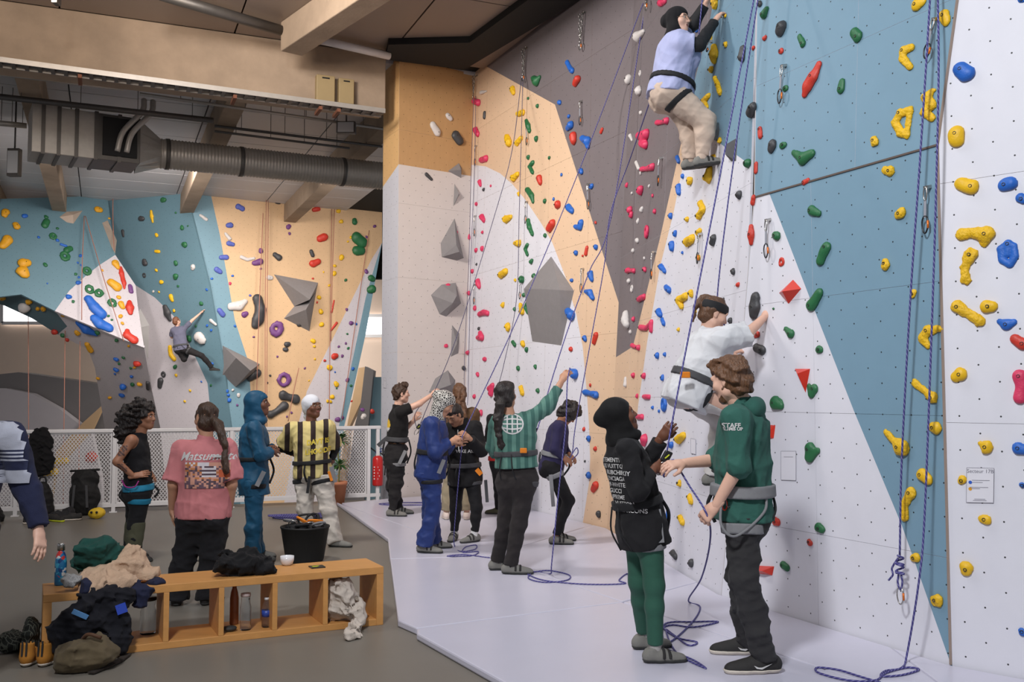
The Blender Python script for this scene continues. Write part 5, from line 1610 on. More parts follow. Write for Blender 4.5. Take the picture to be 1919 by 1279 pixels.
print_text(ps, ps['hoodie'], 'CLIMB UP', .026, atY(1371, 804.5, Ys - .25), unit(V(1, -.1, 0)), V(0, 0, 1), V(0, -1, 0), M_TXTW, bold=.0006)
for s_, t_ in (('L', (-1, -.05, 0)), ('R', (-1, .05, 0))):
    o = shoe(ps, s_, M_SHOEK, t_, M_RUBW, L=.285, strap=None)
    an = ps['X']['an' + s_]
    mb = MB(); c0 = V(an[0] - .03, an[1] - .052, .045)
    sw_ = [c0 + V(.06, 0, .02), c0 + V(.0, -.004, -.012), c0 + V(-.03, -.003, -.008), c0 + V(-.045, .0, .008), c0 + V(-.02, -.004, -.001), c0 + V(.0, -.005, -.001)]
    mb.prism(sw_, (0, -.004, 0)); mb.build('side_stripe', M_TXTW, o, fix=True)
    tubewear(ps, M_WEBK, 'sock', an + V(0, 0, .05), an - V(0, 0, .03), .044, .044)

# ---- climber in white shirt, low on the wall
Yw = 7.15
M_WTEE = fabric('white_tee', (206, 206, 208), .9, .05, 8)
M_WTRO = fabric('off_white_trousers', (196, 192, 188), .9, .05, 8)
pw = person('climber in white shirt and black headband low on the white wall', Yw, dict(
    head=(1338, 588, .0), neck=(1326, 626), shR=(1350, 642, -.16), shL=(1318, 642, .15), elR=(1401, 626, -.12), wrR=(1433, 594, .04), haR=(1443, 575, .08),
    elL=(1338, 684, .26), wrL=(1364, 664, .28), haL=(1384, 655, .30), hipR=(1296, 738, -.12), hipL=(1288, 738, .10), knR=(1374, 768, -.02), knL=(1352, 790, .22),
    anR=(1352, 868, .0), anL=(1334, 892, .26)), SK_LIGHT, look=(.85, .12, -.38), k=1.0, girth=1.06, h=.009, brow=(80, 58, 40), base=gnd(1330, 1085),
    hands=dict(R=dict(n=(-.7, -.6, .2), curl=.55, thumb=-1), L=dict(n=(-.6, -.5, .5), curl=.6, thumb=1)))
top(pw, M_WTEE, 'tee_shirt', (1.0, 1.0), .10, .045, .009, 31, .03, sl_loose=.040, label='loose white T-shirt')
bottom(pw, M_WTRO, 'trousers', (.97, .97), .010, hemr=.07, wr=.005, seed=32, rise=-.02)
def hw_(P, hp, R, k):
    cap(P, hp, R, k, .98); P.ell(hp(0, -.085, .075), V(.035, .035, .03) * k, R, k=.015)
    chain(P, [hp(0, -.10, .085), hp(0, -.14, .05), hp(.0, -.145, -.03), hp(.01, -.13, -.12)], .022 * k, .011 * k)
hairmesh(pw, hw_, hair_mat('chestnut', (70, 46, 32), (120, 82, 54)), 'hair', noise=(.005, 70), seed=5, label='chestnut hair in a braid')
P_ = Prims().ell(pw['hp'](0, -.014, .036), V(.092, .112, .10) * pw['k'], pw['Rh'], k=.01)
F_ = P_.field(.006); nb_ = pw['Rh'][:, 2] - pw['Rh'][:, 1] * .10; F_.plane(pw['hp'](0, 0, .078), nb_); F_.plane(pw['hp'](0, 0, .012), -nb_)
child(pw, 'headband', F_.nets(), M_WEBK)
hw = harness(pw, M_WEB, M_WEBK, .12, ('tee_shirt', 'trousers'), w=.055, lw=.05, loop_t=.12, g=.012)
mb = MB(); q0 = atY(1284, 703, Yw - .34); mb.box((-.035, -.012, -.022), (.035, .012, .022), lambda v: q0 + v); mb.build('orange_patch', M_ORNG, hw, bevel=.006)
for s_ in 'RL': shoe(pw, s_, M_SHOEG, (1, .3, 0), slope=True, strap=M_SHOEK, tabs=M_NEON)

# ---- climber high on the wall
hp0 = PB.at(1350, 25); Yt = hp0[1] - .05
M_LIL = fabric('lilac_tee', (168, 172, 206), .9, .05, 8)
M_BEI = fabric('beige_sweatpants', (200, 178, 160), .9, .06, 8)
pt = person('climber in lilac T-shirt, black headscarf and beige trousers high on the wall', Yt, dict(
    head=(1270, 40, -.05), neck=(1262, 76), shR=(1276, 82, -.20), shL=(1266, 76, .16), elR=(1310, 84, -.22), wrR=(1341, 38, -.12), haR=(1353, 20, -.06),
    elL=(1300, 44, .12), wrL=(1322, 8, .06), haL=(1331, -8, .04), hipR=(1258, 176, -.10), hipL=(1256, 176, .09), knR=(1322, 228, -.10), knL=(1292, 236, .10),
    anR=(1315, 296, -.06), anL=(1292, 302, .12)), SK_LIGHT, look=(.80, -.58, .02), k=.98, girth=1.26, bust=1.3, ears=False, h=.009, base=V(1.25, Yt, 0), brow=(50, 40, 34),
    hands=dict(R=dict(n=(-.8, -.5, .3), curl=.6, thumb=-1), L=dict(n=(-.8, .3, .3), curl=.6, thumb=1)))
top(pt, M_LIL, 'tee_shirt', (.72, .72), .03, .034, .007, 41, .02, sl_loose=.02, label='lilac short-sleeved T-shirt')
for s_ in 'RL': sleeve2(pt, M_WEBK, s_, .3, .93, .066)
bottom(pt, M_BEI, 'trousers', (.96, .96), .016, hemr=.058, wr=.007, seed=42, knee=.09, rise=.04)
hairmesh(pt, lambda P, hp, R, k: scarf(P, hp, R, k, 1.0, .9), fabric('black_jersey_scarf', (22, 21, 23), .85, .15, 14), 'headscarf', noise=(.003, 30), sub=FACE_SUB)
mb = MB()
for s_ in (-1, 1):
    mb.tube([pt['hp'](.031 * s_ + math.cos(a) * .023, .107 - abs(math.cos(a)) * .004, .002 + math.sin(a) * .02) for a in np.linspace(0, 6.28, 15)[:-1]], .0016, 5, closed=True)
    mb.tube([pt['hp'](.054 * s_, .102, .006), pt['hp'](.078 * s_, .01, .01)], .0016, 5)
mb.build('glasses', mat('glasses_frame_gold', (150, 120, 90), .3, metal=.7), pt['o'])
ht = harness(pt, M_WEBK, M_WEBK, .10, ('tee_shirt', 'trousers'), w=.045, lw=.05, loop_t=.12, tilt=(.12, 0, 0), g=.014)
for s_ in 'RL': shoe(pt, s_, M_SHOEG, (1, .1, .15), slope=True, strap=M_SHOEK, tabs=M_NEON); tubewear(pt, M_BEI, 'cuff', pt['X']['an' + s_] + V(0, 0, .045), pt['X']['an' + s_] - V(0, 0, .02), .052, .046)

# ---- woman in green striped shirt reaching up, seen from behind
def striped(name, c1, c2, axis, freq, duty=.5, rough=.8):
    if name in MATS: return MATS[name]
    m = fabric(name, c1)
    nt = m.node_tree; b = nt.nodes['Principled BSDF']
    src = b.inputs['Base Color'].links[0].from_socket
    tc = N(nt, 'ShaderNodeTexCoord')
    dp = N(nt, 'ShaderNodeVectorMath', operation='DOT_PRODUCT'); dp.inputs[1].default_value = tuple(np.asarray(unit(axis)) * freq)
    nt.links.new(tc.outputs['Object'], dp.inputs[0])
    fr = N(nt, 'ShaderNodeMath', operation='FRACT'); nt.links.new(dp.outputs['Value'], fr.inputs[0])
    lt = N(nt, 'ShaderNodeMath', operation='LESS_THAN'); lt.inputs[1].default_value = duty
    nt.links.new(fr.outputs[0], lt.inputs[0])
    mx = N(nt, 'ShaderNodeMix', data_type='RGBA'); mx.inputs[7].default_value = lin(c2)
    nt.links.new(lt.outputs[0], mx.inputs[0]); nt.links.new(src, mx.inputs[6]); nt.links.new(mx.outputs[2], b.inputs['Base Color'])
    return m
Yg = gnd(950, 1074)[1]
M_GSTR = striped('green_stripes', (92, 132, 120), (62, 100, 92), (1, .2, 0), 14, .5)
M_KCORD = fabric('black_cord_trousers', (44, 40, 40), .9, .2, 10)
pg = person('woman in green striped shirt with long ponytail reaching up to a blue hold', Yg, dict(
    head=(948, 742, .02), neck=(955, 782), shR=(991, 790, -.02), shL=(935, 792, .05), elR=(1029, 757, .05), wrR=(1053, 714, .10), haR=(1064, 697, .14),
    elL=(922, 838, .18), wrL=(932, 856, .38), haL=(940, 858, .46), hipR=(985, 902, -.03), hipL=(955, 902, .06), knR=(972, 984, -.05), knL=(948, 980, .08),
    anR=(957, 1061, -.06), anL=(932, 1050, .14)), SK_TAN, look=(.35, .85, .25), k=1.02, girth=1.04, h=.009,
    hands=dict(R=dict(n=(-.4, -.8, .2), curl=.5, thumb=-1), L=dict(n=(0, -1, 0), curl=.5, thumb=1)))
top(pg, M_GSTR, 'shirt', (1.7, 1.6), -.12, .024, .007, 51, .02, sl_loose=.022, label='green football shirt with darker vertical stripes')
bottom(pg, M_KCORD, 'trousers', (1.0, 1.0), .010, hemr=.062, wr=.004, seed=52, rise=.20)
def hg_(P, hp, R, k):
    cap(P, hp, R, k, 1.02); P.ell(hp(0, -.09, -.01), V(.05, .05, .05) * k, R, k=.02)
    chain(P, [hp(.0, -.11, -.03), hp(-.01, -.17, -.12), hp(-.02, -.21, -.24), hp(.0, -.22, -.36), hp(.01, -.21, -.46)], .042 * k, .018 * k, .02)
hairmesh(pg, hg_, M_HBLACK, 'hair', noise=(.009, 50), seed=9, label='long dark ponytail')
hg = harness(pg, M_WEB, M_WEB, .245, ('shirt', 'trousers'), w=.05, lw=.05, loop_t=-.06)
mb = MB(); q0 = atY(981, 845, Yg - .20); mb.box((-.03, -.01, -.022), (.03, .01, .022), lambda v: q0 + v); mb.build('orange_patch', M_ORNG, hg, bevel=.006)
c_ = atY(960, 795, Yg - .1)
print_patch(pg['shirt'], .22, .17, c_, V(1, 0, 0), V(0, 0, 1), V(0, -1, 0), M_TXTW, 'globe_logo', 24, 3, None, None, .004, lambda x, y: ((.09 + (y / .17 + .5) * .012) * math.cos(x / .22 * 6.283), (.08 + (y / .17 + .5) * .012) * math.sin(x / .22 * 6.283)))
for t_ in (-.045, 0, .045):
    print_patch(pg['shirt'], .2, .012, c_ + V(0, 0, t_), V(1, 0, 0), V(0, 0, 1), V(0, -1, 0), M_TXTW, 'globe_line', 12, 1, None, None, .004, lambda x, y: (x * .86, y + .05 * t_ / .045 * (-(x / .1) ** 2 * .25)))
    print_patch(pg['shirt'], .012, .15, c_ + V(t_, 0, 0), V(1, 0, 0), V(0, 0, 1), V(0, -1, 0), M_TXTW, 'globe_line', 1, 12, None, None, .004)
for s_, t_ in (('R', (1, -.05, 0)), ('L', (.9, .3, 0))):
    shoe(pg, s_, M_SHOEG, t_, strap=M_SHOEK, tabs=M_NEON); tubewear(pg, M_WEBK, 'sock', pg['X']['an' + s_] + V(0, 0, .06), pg['X']['an' + s_] - V(0, 0, .03), .042, .042)

# ---- bent figure in purple top at the middle wall
Yp = gnd(1046, 1019)[1]
pp = person('person in dark purple top and black leggings bending over a rope', Yp, dict(
    head=(1066, 774, .0), neck=(1050, 794), shR=(1046, 802, -.17), shL=(1050, 798, .15), elR=(1040, 842, -.20), wrR=(1056, 858, -.14), haR=(1067, 864, -.12),
    elL=(1056, 836, .2), wrL=(1066, 852, .08), haL=(1074, 858, .02), hipR=(1032, 876, -.08), hipL=(1036, 876, .09), knR=(1066, 938, -.08), knL=(1056, 936, .12),
    anR=(1042, 1004, -.07), anL=(1048, 1000, .14)), SK_BROWN, look=(.62, .1, -.78), k=.95, girth=.97,
    hands=dict(R=dict(n=(-.3, -.6, .6), curl=.6, thumb=1), L=dict(n=(-.3, .6, .6), curl=.6, thumb=-1)))
top(pp, fabric('purple_long_sleeve', (46, 42, 74), .85, .1, 10), 'long_sleeve_top', (1.9, 1.9), .05, .010, .004, 61)
bottom(pp, fabric('black_leggings', (26, 25, 27), .8, .1, 12), 'leggings', (.98, .98), .006, wr=.003, seed=62)
hairmesh(pp, lambda P, hp, R, k: (cap(P, hp, R, k, 1.08), P.ell(hp(0, .03, .09), V(.085, .07, .05) * k, R, k=.02), P.ell(hp(.05, .02, .0), V(.045, .06, .08) * k, R, k=.02)), M_HBLACK, 'hair', noise=(.014, 60), seed=4, h=.0065, label='short black curly hair')
hq = harness(pp, M_WEBG, M_WEBG, .15, ('long_sleeve_top', 'leggings'), w=.05, lw=.05, loop_t=.15)
strap_tail(pp, hq, atY(1032, 890, Yp - .2), atY(1037, 950, Yp - .22), .04)
for s_, t_ in (('R', (1, -.1, 0)), ('L', (1, .2, 0))): shoe(pp, s_, M_SHOEG, t_, strap=M_SHOEK, tabs=M_NEON)

# ---- navy tracksuit with patterned headscarf
Yn = gnd(795, 1034)[1]
M_NAVY = fabric('navy_nylon', (38, 56, 112), .55, .12, 8, .1)
pn = person('person in navy tracksuit and black-and-white patterned headscarf tying in', Yn, dict(
    head=(832, 757, .0), neck=(818, 786), shR=(808, 796, -.19), shL=(820, 793, .17), elR=(814, 848, -.24), wrR=(846, 828, -.14), haR=(862, 818, -.08),
    elL=(834, 842, .24), wrL=(848, 830, .10), haL=(860, 826, .04), hipR=(808, 884, -.09), hipL=(806, 884, .10), knR=(812, 956, -.09), knL=(806, 958, .12),
    anR=(795, 1020, -.08), anL=(812, 1012, .20)), SK_TAN, look=(.80, -.05, -.58), k=.99, girth=1.0, ears=False,
    hands=dict(R=dict(n=(-.2, -.8, .5), curl=.75, thumb=1), L=dict(n=(-.2, .6, .5), curl=.7, thumb=-1)))
top(pn, M_NAVY, 'tunic', (1.9, 1.9), .06, .026, .007, 71, .04, flare=.012)
bottom(pn, M_NAVY, 'trousers', (1.04, 1.04), .020, hemr=.088, wr=.007, seed=72, rise=.0)
mleo = mat('fabric_leopard_scarf', (196, 192, 184), .85, .02, 4, .2, 120)
nt = mleo.node_tree; b_ = nt.nodes['Principled BSDF']; src = b_.inputs['Base Color'].links[0].from_socket
vo = N(nt, 'ShaderNodeTexVoronoi', feature='DISTANCE_TO_EDGE', ins={'Scale': 46.0}); nt.links.new(N(nt, 'ShaderNodeTexCoord').outputs['Object'], vo.inputs['Vector'])
lt = N(nt, 'ShaderNodeMath', operation='GREATER_THAN'); lt.inputs[1].default_value = .13; nt.links.new(vo.outputs['Distance'], lt.inputs[0])
mx = N(nt, 'ShaderNodeMix', data_type='RGBA'); mx.inputs[7].default_value = lin((44, 40, 38)); nt.links.new(lt.outputs[0], mx.inputs[0]); nt.links.new(src, mx.inputs[6]); nt.links.new(mx.outputs[2], b_.inputs['Base Color'])
hairmesh(pn, lambda P, hp, R, k: scarf(P, hp, R, k, 1.06, .8), mleo, 'headscarf', noise=(.004, 30), sub=FACE_SUB)
hn = harness(pn, M_WEBK, M_WEBK, .205, ('tunic', 'trousers'), w=.05, lw=.04, loop_t=.16)
strap_tail(pn, hn, atY(832, 862, Yn - .2), atY(822, 888, Yn - .24), .04)
for s_, t_ in (('R', (1, -.25, 0)), ('L', (1, .1, 0))): shoe(pn, s_, M_SHOEG, t_, strap=M_SHOEK, tabs=M_NEON); tubewear(pn, M_SOCKW, 'sock', pn['X']['an' + s_] + V(0, 0, .05), pn['X']['an' + s_] - V(0, 0, .03), .04, .04)

# ---- person in black jacket, head bowed, facing the camera
Yk = gnd(872, 1014)[1]
pk = person('person in black jacket and leggings with head bowed over a harness', Yk, dict(
    head=(851, 778, -.10), neck=(866, 794), shR=(842, 806, .06), shL=(890, 804, -.08), elR=(836, 846, -.02), wrR=(858, 832, -.22), haR=(868, 824, -.28),
    elL=(902, 846, -.14), wrL=(880, 822, -.28), haL=(870, 814, -.32), hipR=(856, 893, .04), hipL=(884, 893, -.04), knR=(854, 952, .0), knL=(893, 952, -.08),
    anR=(851, 1002, .04), anL=(889, 1004, -.08)), SK_TAN, look=(-.45, -.62, -.62), k=.95, girth=1.02,
    hands=dict(R=dict(n=(-.3, -.8, .5), curl=.7, thumb=1), L=dict(n=(.3, -.8, .5), curl=.7, thumb=-1)))
top(pk, fabric('black_jacket', (24, 23, 25), .8, .15, 10), 'jacket', (1.88, 1.88), .10, .028, .008, 81, .05)
bottom(pk, fabric('black_leggings', (26, 25, 27)), 'leggings', (.86, .86), .006, wr=.002, seed=82)
hairmesh(pk, lambda P, hp, R, k: (cap(P, hp, R, k, 1.0), P.ell(hp(0, -.10, .02), V(.04, .04, .04) * k, R, k=.02)), M_HBLACK, 'hair', noise=(.004, 70), seed=4)
hk = harness(pk, M_WEB, M_WEB, .13, ('jacket', 'leggings'), w=.05, lw=.04, loop_t=.14, back=False)
if hk:
    strap_tail(pk, hk, atY(893, 880, Yk - .2), atY(902, 890, Yk - .2), .05, M_ORNG); strap_tail(pk, hk, atY(910, 900, Yk - .1), atY(913, 942, Yk - .1), .035, M_WEB)
print_text(pk, pk['jacket'], 'NIKE AIR', .05, atY(866, 848, Yk - .3), unit(V(1, -.3, 0)), V(0, 0, 1), unit(V(-.2, -1, 0)), M_TXTW, bold=.0006)
mb = MB(); mb.bar(atY(858, 806, Yk - .24), atY(860, 846, Yk - .26), .012, .008); mb.build('zip', M_TXTW, pk['jacket'])
for s_, t_ in (('L', (-.7, -.6, 0)), ('R', (-.2, -1, 0))): shoe(pk, s_, M_SHOEG, t_, strap=M_SHOEK, tabs=M_NEON); tubewear(pk, M_SOCKW, 'sock', pk['X']['an' + s_] + V(0, 0, .19), pk['X']['an' + s_] - V(0, 0, .03), .048, .040)

# ---- woman with two braids, behind
Yr = gnd(855, 974)[1]
pr_ = person('woman with long brown hair and khaki trousers standing behind the black jacket', Yr, dict(
    head=(861, 738, .0), neck=(863, 764), shR=(888, 775, .0), shL=(840, 775, .04), elR=(893, 816, .08), wrR=(884, 838, .28), haR=(876, 842, .36), elL=(836, 816, .1), wrL=(846, 838, .28), haL=(852, 842, .36),
    hipR=(874, 865, -.02), hipL=(848, 865, .02), knR=(874, 920, .0), knL=(842, 920, .02), anR=(875, 962, .0), anL=(836, 964, .02)), SK_LIGHT, look=(-.2, 1, 0), k=1.02, h=.012)
top(pr_, fabric('brown_jacket', (96, 72, 50), .85, .1, 10), 'jacket', (1.9, 1.9), .08, .02, .005, 91)
bottom(pr_, fabric('khaki_trousers', (150, 138, 114), .9, .08, 10), 'trousers', (.88, .88), .025, hemr=.075, wr=.006, seed=92)
def hr_(P, hp, R, k):
    cap(P, hp, R, k, 1.0)
    for sx in (-.025, .03): chain(P, [hp(sx, -.10, .03), hp(sx, -.12, -.06), hp(sx, -.11, -.15), hp(sx * 1.5, -.14, -.26), hp(sx * 1.6, -.14, -.36)], .026 * k, .024 * k)
    P.ell(hp(0, -.11, -.22), V(.085, .03, .16) * k, R, k=.02)
hairmesh(pr_, hr_, M_HBROWN, 'hair', noise=(.007, 60), seed=6, label='long brown hair in two braids')
for s_, t_ in (('R', (.2, 1, 0)), ('L', (-.2, 1, 0))): shoe(pr_, s_, mat('shoe_cream', (214, 198, 188), .8, .05), t_, M_RUBW)

# ---- person in black mostly hidden behind the green shirt
Yq = gnd(932, 964)[1]
pq = person('person in black with a red waist hidden behind the green striped shirt', Yq, dict(
    head=(940, 752, .0), neck=(936, 776), shR=(956, 786, .0), shL=(920, 786, .0), elR=(960, 826, .05), wrR=(950, 850, .22), haR=(946, 856, .3), elL=(915, 822, -.02), wrL=(926, 846, .2), haL=(930, 852, .28),
    hipR=(950, 868, 0), hipL=(932, 868, 0), knR=(952, 916, 0), knL=(934, 916, -.04), anR=(954, 956, 0), anL=(934, 956, -.02)), SK_TAN, look=(.2, 1, 0), k=.95, h=.013)
top(pq, fabric('black_jacket', (24, 23, 25)), 'top', (1.9, 1.9), .02, .012, .005, 101)
bottom(pq, fabric('black_leggings', (26, 25, 27)), 'leggings', (.98, .98), .006, wr=.002, seed=102)
hairmesh(pq, lambda P, hp, R, k: cap(P, hp, R, k, 1.0), M_HBLACK, 'hair')
belt(pq, fabric('red_waistband', (180, 44, 40)), pq['garm']['top'][1], pq['hm'] + V(0, 0, .06), V(0, 0, 1), .06, .012, 'waistband')
for s_, t_ in (('R', (.3, 1, 0)), ('L', (-1, .3, 0))): shoe(pq, s_, mat('shoe_olive', (84, 84, 66), .8, .05), t_)

# ---- boy in black belaying beside the pillar
Yo = gnd(742, 966)[1]
po = person('boy in black T-shirt and trousers belaying beside the pillar', Yo, dict(
    head=(752, 738, .0), neck=(745, 763), shR=(750, 773, -.18), shL=(744, 771, .16), elR=(786, 757, -.16), wrR=(810, 740, -.06), haR=(819, 732, -.02),
    elL=(758, 806, .22), wrL=(776, 788, .12), haL=(782, 776, .08), hipR=(743, 860, -.09), hipL=(741, 860, .09), knR=(742, 908, -.09), knL=(736, 910, .10),
    anR=(735, 958, -.12), anL=(748, 954, .14)), SK_LIGHT, look=(.9, .25, .0), k=1.0, h=.0115,
    hands=dict(R=dict(n=(0, -.7, .7), curl=.6, thumb=-1), L=dict(n=(-.4, -.6, 0), curl=.8, thumb=1)))
top(po, fabric('black_tee', (30, 28, 28), .9, .1, 8), 'tee_shirt', (.55, .55), -.22, .022, .006, 111, sl_loose=.02)
bottom(po, fabric('black_trousers', (34, 32, 33), .85, .12, 8), 'trousers', (.96, .96), .030, hemr=.052, wr=.010, seed=112, rise=.24)
hairmesh(po, lambda P, hp, R, k: (cap(P, hp, R, k, 1.02), P.ell(hp(0, .03, .105), V(.08, .075, .045) * k, R, k=.02)), M_HDARK, 'hair', noise=(.012, 60), seed=14, h=.0065)
ho = harness(po, M_WEB, M_WEBG, .26, ('tee_shirt', 'trousers'), w=.06, lw=.045, loop_t=.12)
strap_tail(po, ho, atY(760, 845, Yo - .2), atY(748, 870, Yo - .24), .045); strap_tail(po, ho, atY(724, 822, Yo - .1), atY(708, 836, Yo - .1), .05, M_WEB)
belt(po, fabric('brown_belt', (120, 86, 60)), po['garm']['trousers'][1], po['hm'] + po['up'] * .215, po['up'], .03, .010, 'belt')
print_patch(po['tee_shirt'], .12, .17, atY(727, 797, Yo - .1), unit(V(1, -.3, 0)), V(0, 0, 1), unit(V(-.5, -.9, 0)), [mat('print_yellow_ink', (220, 180, 60), .7), M_TXTW], 'back_print', 10, 10, lambda i, j: (None if (i - 4.5) ** 2 + (j - 4.5) ** 2 > 22 else (1 if (i < 3 or j < 3) else 0)))
for s_, t_ in (('R', (1, -.15, 0)), ('L', (1, -.05, 0))): shoe(po, s_, M_SHOEG, t_, strap=M_SHOEK)

# ---- person in striped jersey and white headwrap
Yj = gnd(605, 1022, FZ)[1]
M_JER = striped('jersey_stripes', (214, 196, 132), (52, 40, 38), (1, .25, 0), 7.4, .40)
pj = person('person in yellow and black striped jersey, white headwrap and pale cargo trousers', Yj, dict(
    head=(585, 763, .0), neck=(582, 796), shR=(549, 806, .02), shL=(612, 803, -.06), elR=(530, 840, .16), wrR=(556, 854, .22), haR=(568, 858, .18),
    elL=(628, 842, .12), wrL=(620, 868, .14), haL=(612, 876, .12), hipR=(570, 890, .02), hipL=(603, 890, -.04), knR=(572, 955, -.02), knL=(616, 958, -.10),
    anR=(578, 1012, .05), anL=(628, 1016, -.12)), SK_DARK, look=(.80, -.58, .12), k=1.0, girth=1.02, z0=FZ, ears=False,
    hands=dict(R=dict(n=(-.3, -.7, .4), curl=.4, thumb=1), L=dict(n=(.7, -.3, .4), curl=.4, thumb=-1)))
top(pj, M_JER, 'jersey', (.80, .80), .03, .036, .007, 121, .03, sl_loose=.045, label='yellow and black vertically striped football jersey')
for s_ in 'RL': sleeve2(pj, M_WEBK, s_, .5, .75, .056)
bottom(pj, fabric('pale_cargo', (196, 188, 178), .8, .08, 8), 'cargo_trousers', (1.02, 1.02), .028, hemr=.085, knee=.085, wr=.010, seed=122, rise=.0)
def hj_(P, hp, R, k):
    P.ell(hp(0, -.02, .045), V(.092, .112, .098) * k, R, k=.02); P.ell(hp(0, -.06, -.02), V(.075, .06, .07) * k, R, k=.03); P.ell(hp(0, -.10, -.09), V(.04, .04, .035) * k, R, k=.02); P.cone(hp(0, -.10, -.09), hp(0, -.11, -.15), .03 * k, .022 * k, k=.02)
hairmesh(pj, hj_, fabric('white_headwrap', (214, 216, 222), .85, .05, 14), 'headwrap', noise=(.003, 30), sub=[((0, .105, -.05), (.068, .075, .09))])
mb = MB()
for s_ in (-1, 1):
    mb.tube([pj['hp'](.031 * s_ + math.cos(a) * .023, .106, .002 + math.sin(a) * .02) for a in np.linspace(0, 6.28, 15)[:-1]], .0018, 5, closed=True); mb.tube([pj['hp'](.054 * s_, .102, .006), pj['hp'](.078 * s_, .01, .01)], .0018, 5)
mb.build('glasses', mat('glasses_frame_gold', (150, 120, 90)), pj['o'])
hj = harness(pj, M_WEBK, M_WEBK, .14, ('jersey', 'cargo_trousers'), w=.045, lw=.045, loop_t=.10)
if hj:
    strap_tail(pj, hj, atY(621, 875, Yj - .16), atY(628, 905, Yj - .16), .05, M_WEBG); strap_tail(pj, hj, atY(616, 884, Yj - .2), atY(622, 902, Yj - .2), .03, M_ORNG)
    strap_tail(pj, hj, atY(580, 893, Yj - .22), atY(576, 925, Yj - .24), .03, M_WEBK)
M_YTX = mat('print_yellow_letter', (222, 196, 70), .7)
for t_, yy, ss in (('DAVT IS', 829, .075), ('LHOODS', 847, .075)):
    print_text(pj, pj['jersey'], t_, ss, atY(596, yy, Yj - .25), unit(V(1, -.25, .12)), V(0, 0, 1), unit(V(.2, -1, 0)), M_YTX, bold=.003)
for s_, t_ in (('R', (.4, -1, 0)), ('L', (1, -.25, 0))): shoe(pj, s_, M_SHOEG, t_, zg=FZ)

# ---- person in teal jumpsuit and headscarf, arms folded
Yh = gnd(478, 1050, FZ)[1]
M_TEAL = fabric('teal_satin', (26, 78, 108), .5, .10, 8, .1)
ph = person('person in teal blue headscarf and matching outfit standing with arms folded', Yh, dict(
    head=(484, 757, .0), neck=(476, 793), shR=(476, 804, -.19), shL=(474, 800, .17), elR=(488, 853, -.22), wrR=(510, 846, -.10), haR=(522, 843, .02),
    elL=(494, 850, .20), wrL=(514, 840, .08), haL=(510, 836, -.06), hipR=(477, 897, -.09), hipL=(475, 897, .09), knR=(476, 970, -.10), knL=(476, 970, .10),
    anR=(473, 1034, -.10), anL=(480, 1034, .12)), SK_DARK, look=(.97, .05, .1), k=1.0, z0=FZ, ears=False,
    hands=dict(R=dict(n=(.2, -.9, .3), curl=.3, thumb=1), L=dict(n=(.1, -.9, .3), curl=.2, thumb=-1)))
top(ph, M_TEAL, 'tunic', (1.92, 1.9), .16, .024, .007, 131, .05, flare=.01)
bottom(ph, M_TEAL, 'trousers', (1.06, 1.06), .016, hemr=.085, wr=.006, seed=132, rise=.0)
hairmesh(ph, lambda P, hp, R, k: (scarf(P, hp, R, k, 1.03, .0), P.cone(hp(0, -.05, .02), hp(0, -.10, -.10), .085 * k, .05 * k, k=.04), P.ell(hp(0, -.01, -.17), V(.10, .085, .05) * k, R, k=.04)), M_TEAL, 'headscarf', noise=(.006, 24), sub=FACE_SUB)
hh_ = harness(ph, M_WEBK, M_WEBK, .20, ('tunic', 'trousers'), w=.04, lw=.045, loop_t=.10)
strap_tail(ph, hh_, atY(495, 884, Yh - .22), atY(481, 912, Yh - .25), .045)
for s_, t_ in (('R', (1, -.2, 0)), ('L', (1, .1, 0))): shoe(ph, s_, M_SHOEG, t_, zg=FZ, strap=M_SHOEK)

# ---- person in pink T-shirt, seen from behind
Yi = gnd(360, 1134, FZ)[1]
M_PINK = fabric('washed_pink', (196, 122, 124), .9, .08, 6)
pi_ = person('person in washed pink T-shirt with ponytail seen from behind', Yi, dict(
    head=(386, 785, .02), neck=(386, 822), shL=(345, 846, .0), shR=(423, 844, .0), elL=(325, 908, -.02), wrL=(322, 955, .06), haL=(326, 978, .10),
    elR=(434, 908, -.02), wrR=(431, 950, .06), haR=(424, 975, .10), hipL=(362, 962, .0), hipR=(402, 962, .0), knL=(346, 1044, .0), knR=(396, 1044, .0),
    anL=(331, 1120, .0), anR=(390, 1120, .02)), SK_TAN, look=(-.62, .78, .0), k=.98, girth=1.08, z0=FZ, h=.009,
    hands=dict(L=dict(n=(-1, -.2, 0), curl=.25, thumb=-1), R=dict(n=(1, -.2, 0), curl=.25, thumb=1)))
top(pi_, M_PINK, 'tee_shirt', (.90, .90), .035, .030, .007, 141, .02, sl_loose=.036, label='oversized washed pink T-shirt with picture print on the back')
bottom(pi_, fabric('black_cargo', (30, 29, 32), .85, .15, 8), 'trousers', (1.0, 1.0), .024, hemr=.095, knee=.085, wr=.009, seed=142, rise=-.01)
def hi_(P, hp, R, k):
    cap(P, hp, R, k, 1.0); P.ell(hp(.02, -.10, -.02), V(.04, .04, .04) * k, R, k=.02)
    chain(P, [hp(.03, -.12, -.02), hp(.05, -.19, -.10), hp(.06, -.25, -.22), hp(.06, -.27, -.36), hp(.06, -.27, -.42)], .040 * k, .018 * k, .012)
hairmesh(pi_, hi_, M_HDARK, 'hair', noise=(.008, 55), seed=19, label='dark brown ponytail')
nB = V(0, -1, .05); c_ = atY(383, 892, Yi - .2)
cols = [(188, 120, 70), (110, 84, 96), (206, 150, 130), (212, 206, 210), (196, 96, 60), (84, 66, 76)]
PM = [mat('print_ink_%d' % i, c, .8, .15, 20) for i, c in enumerate(cols)]
rgp = random.Random(4)
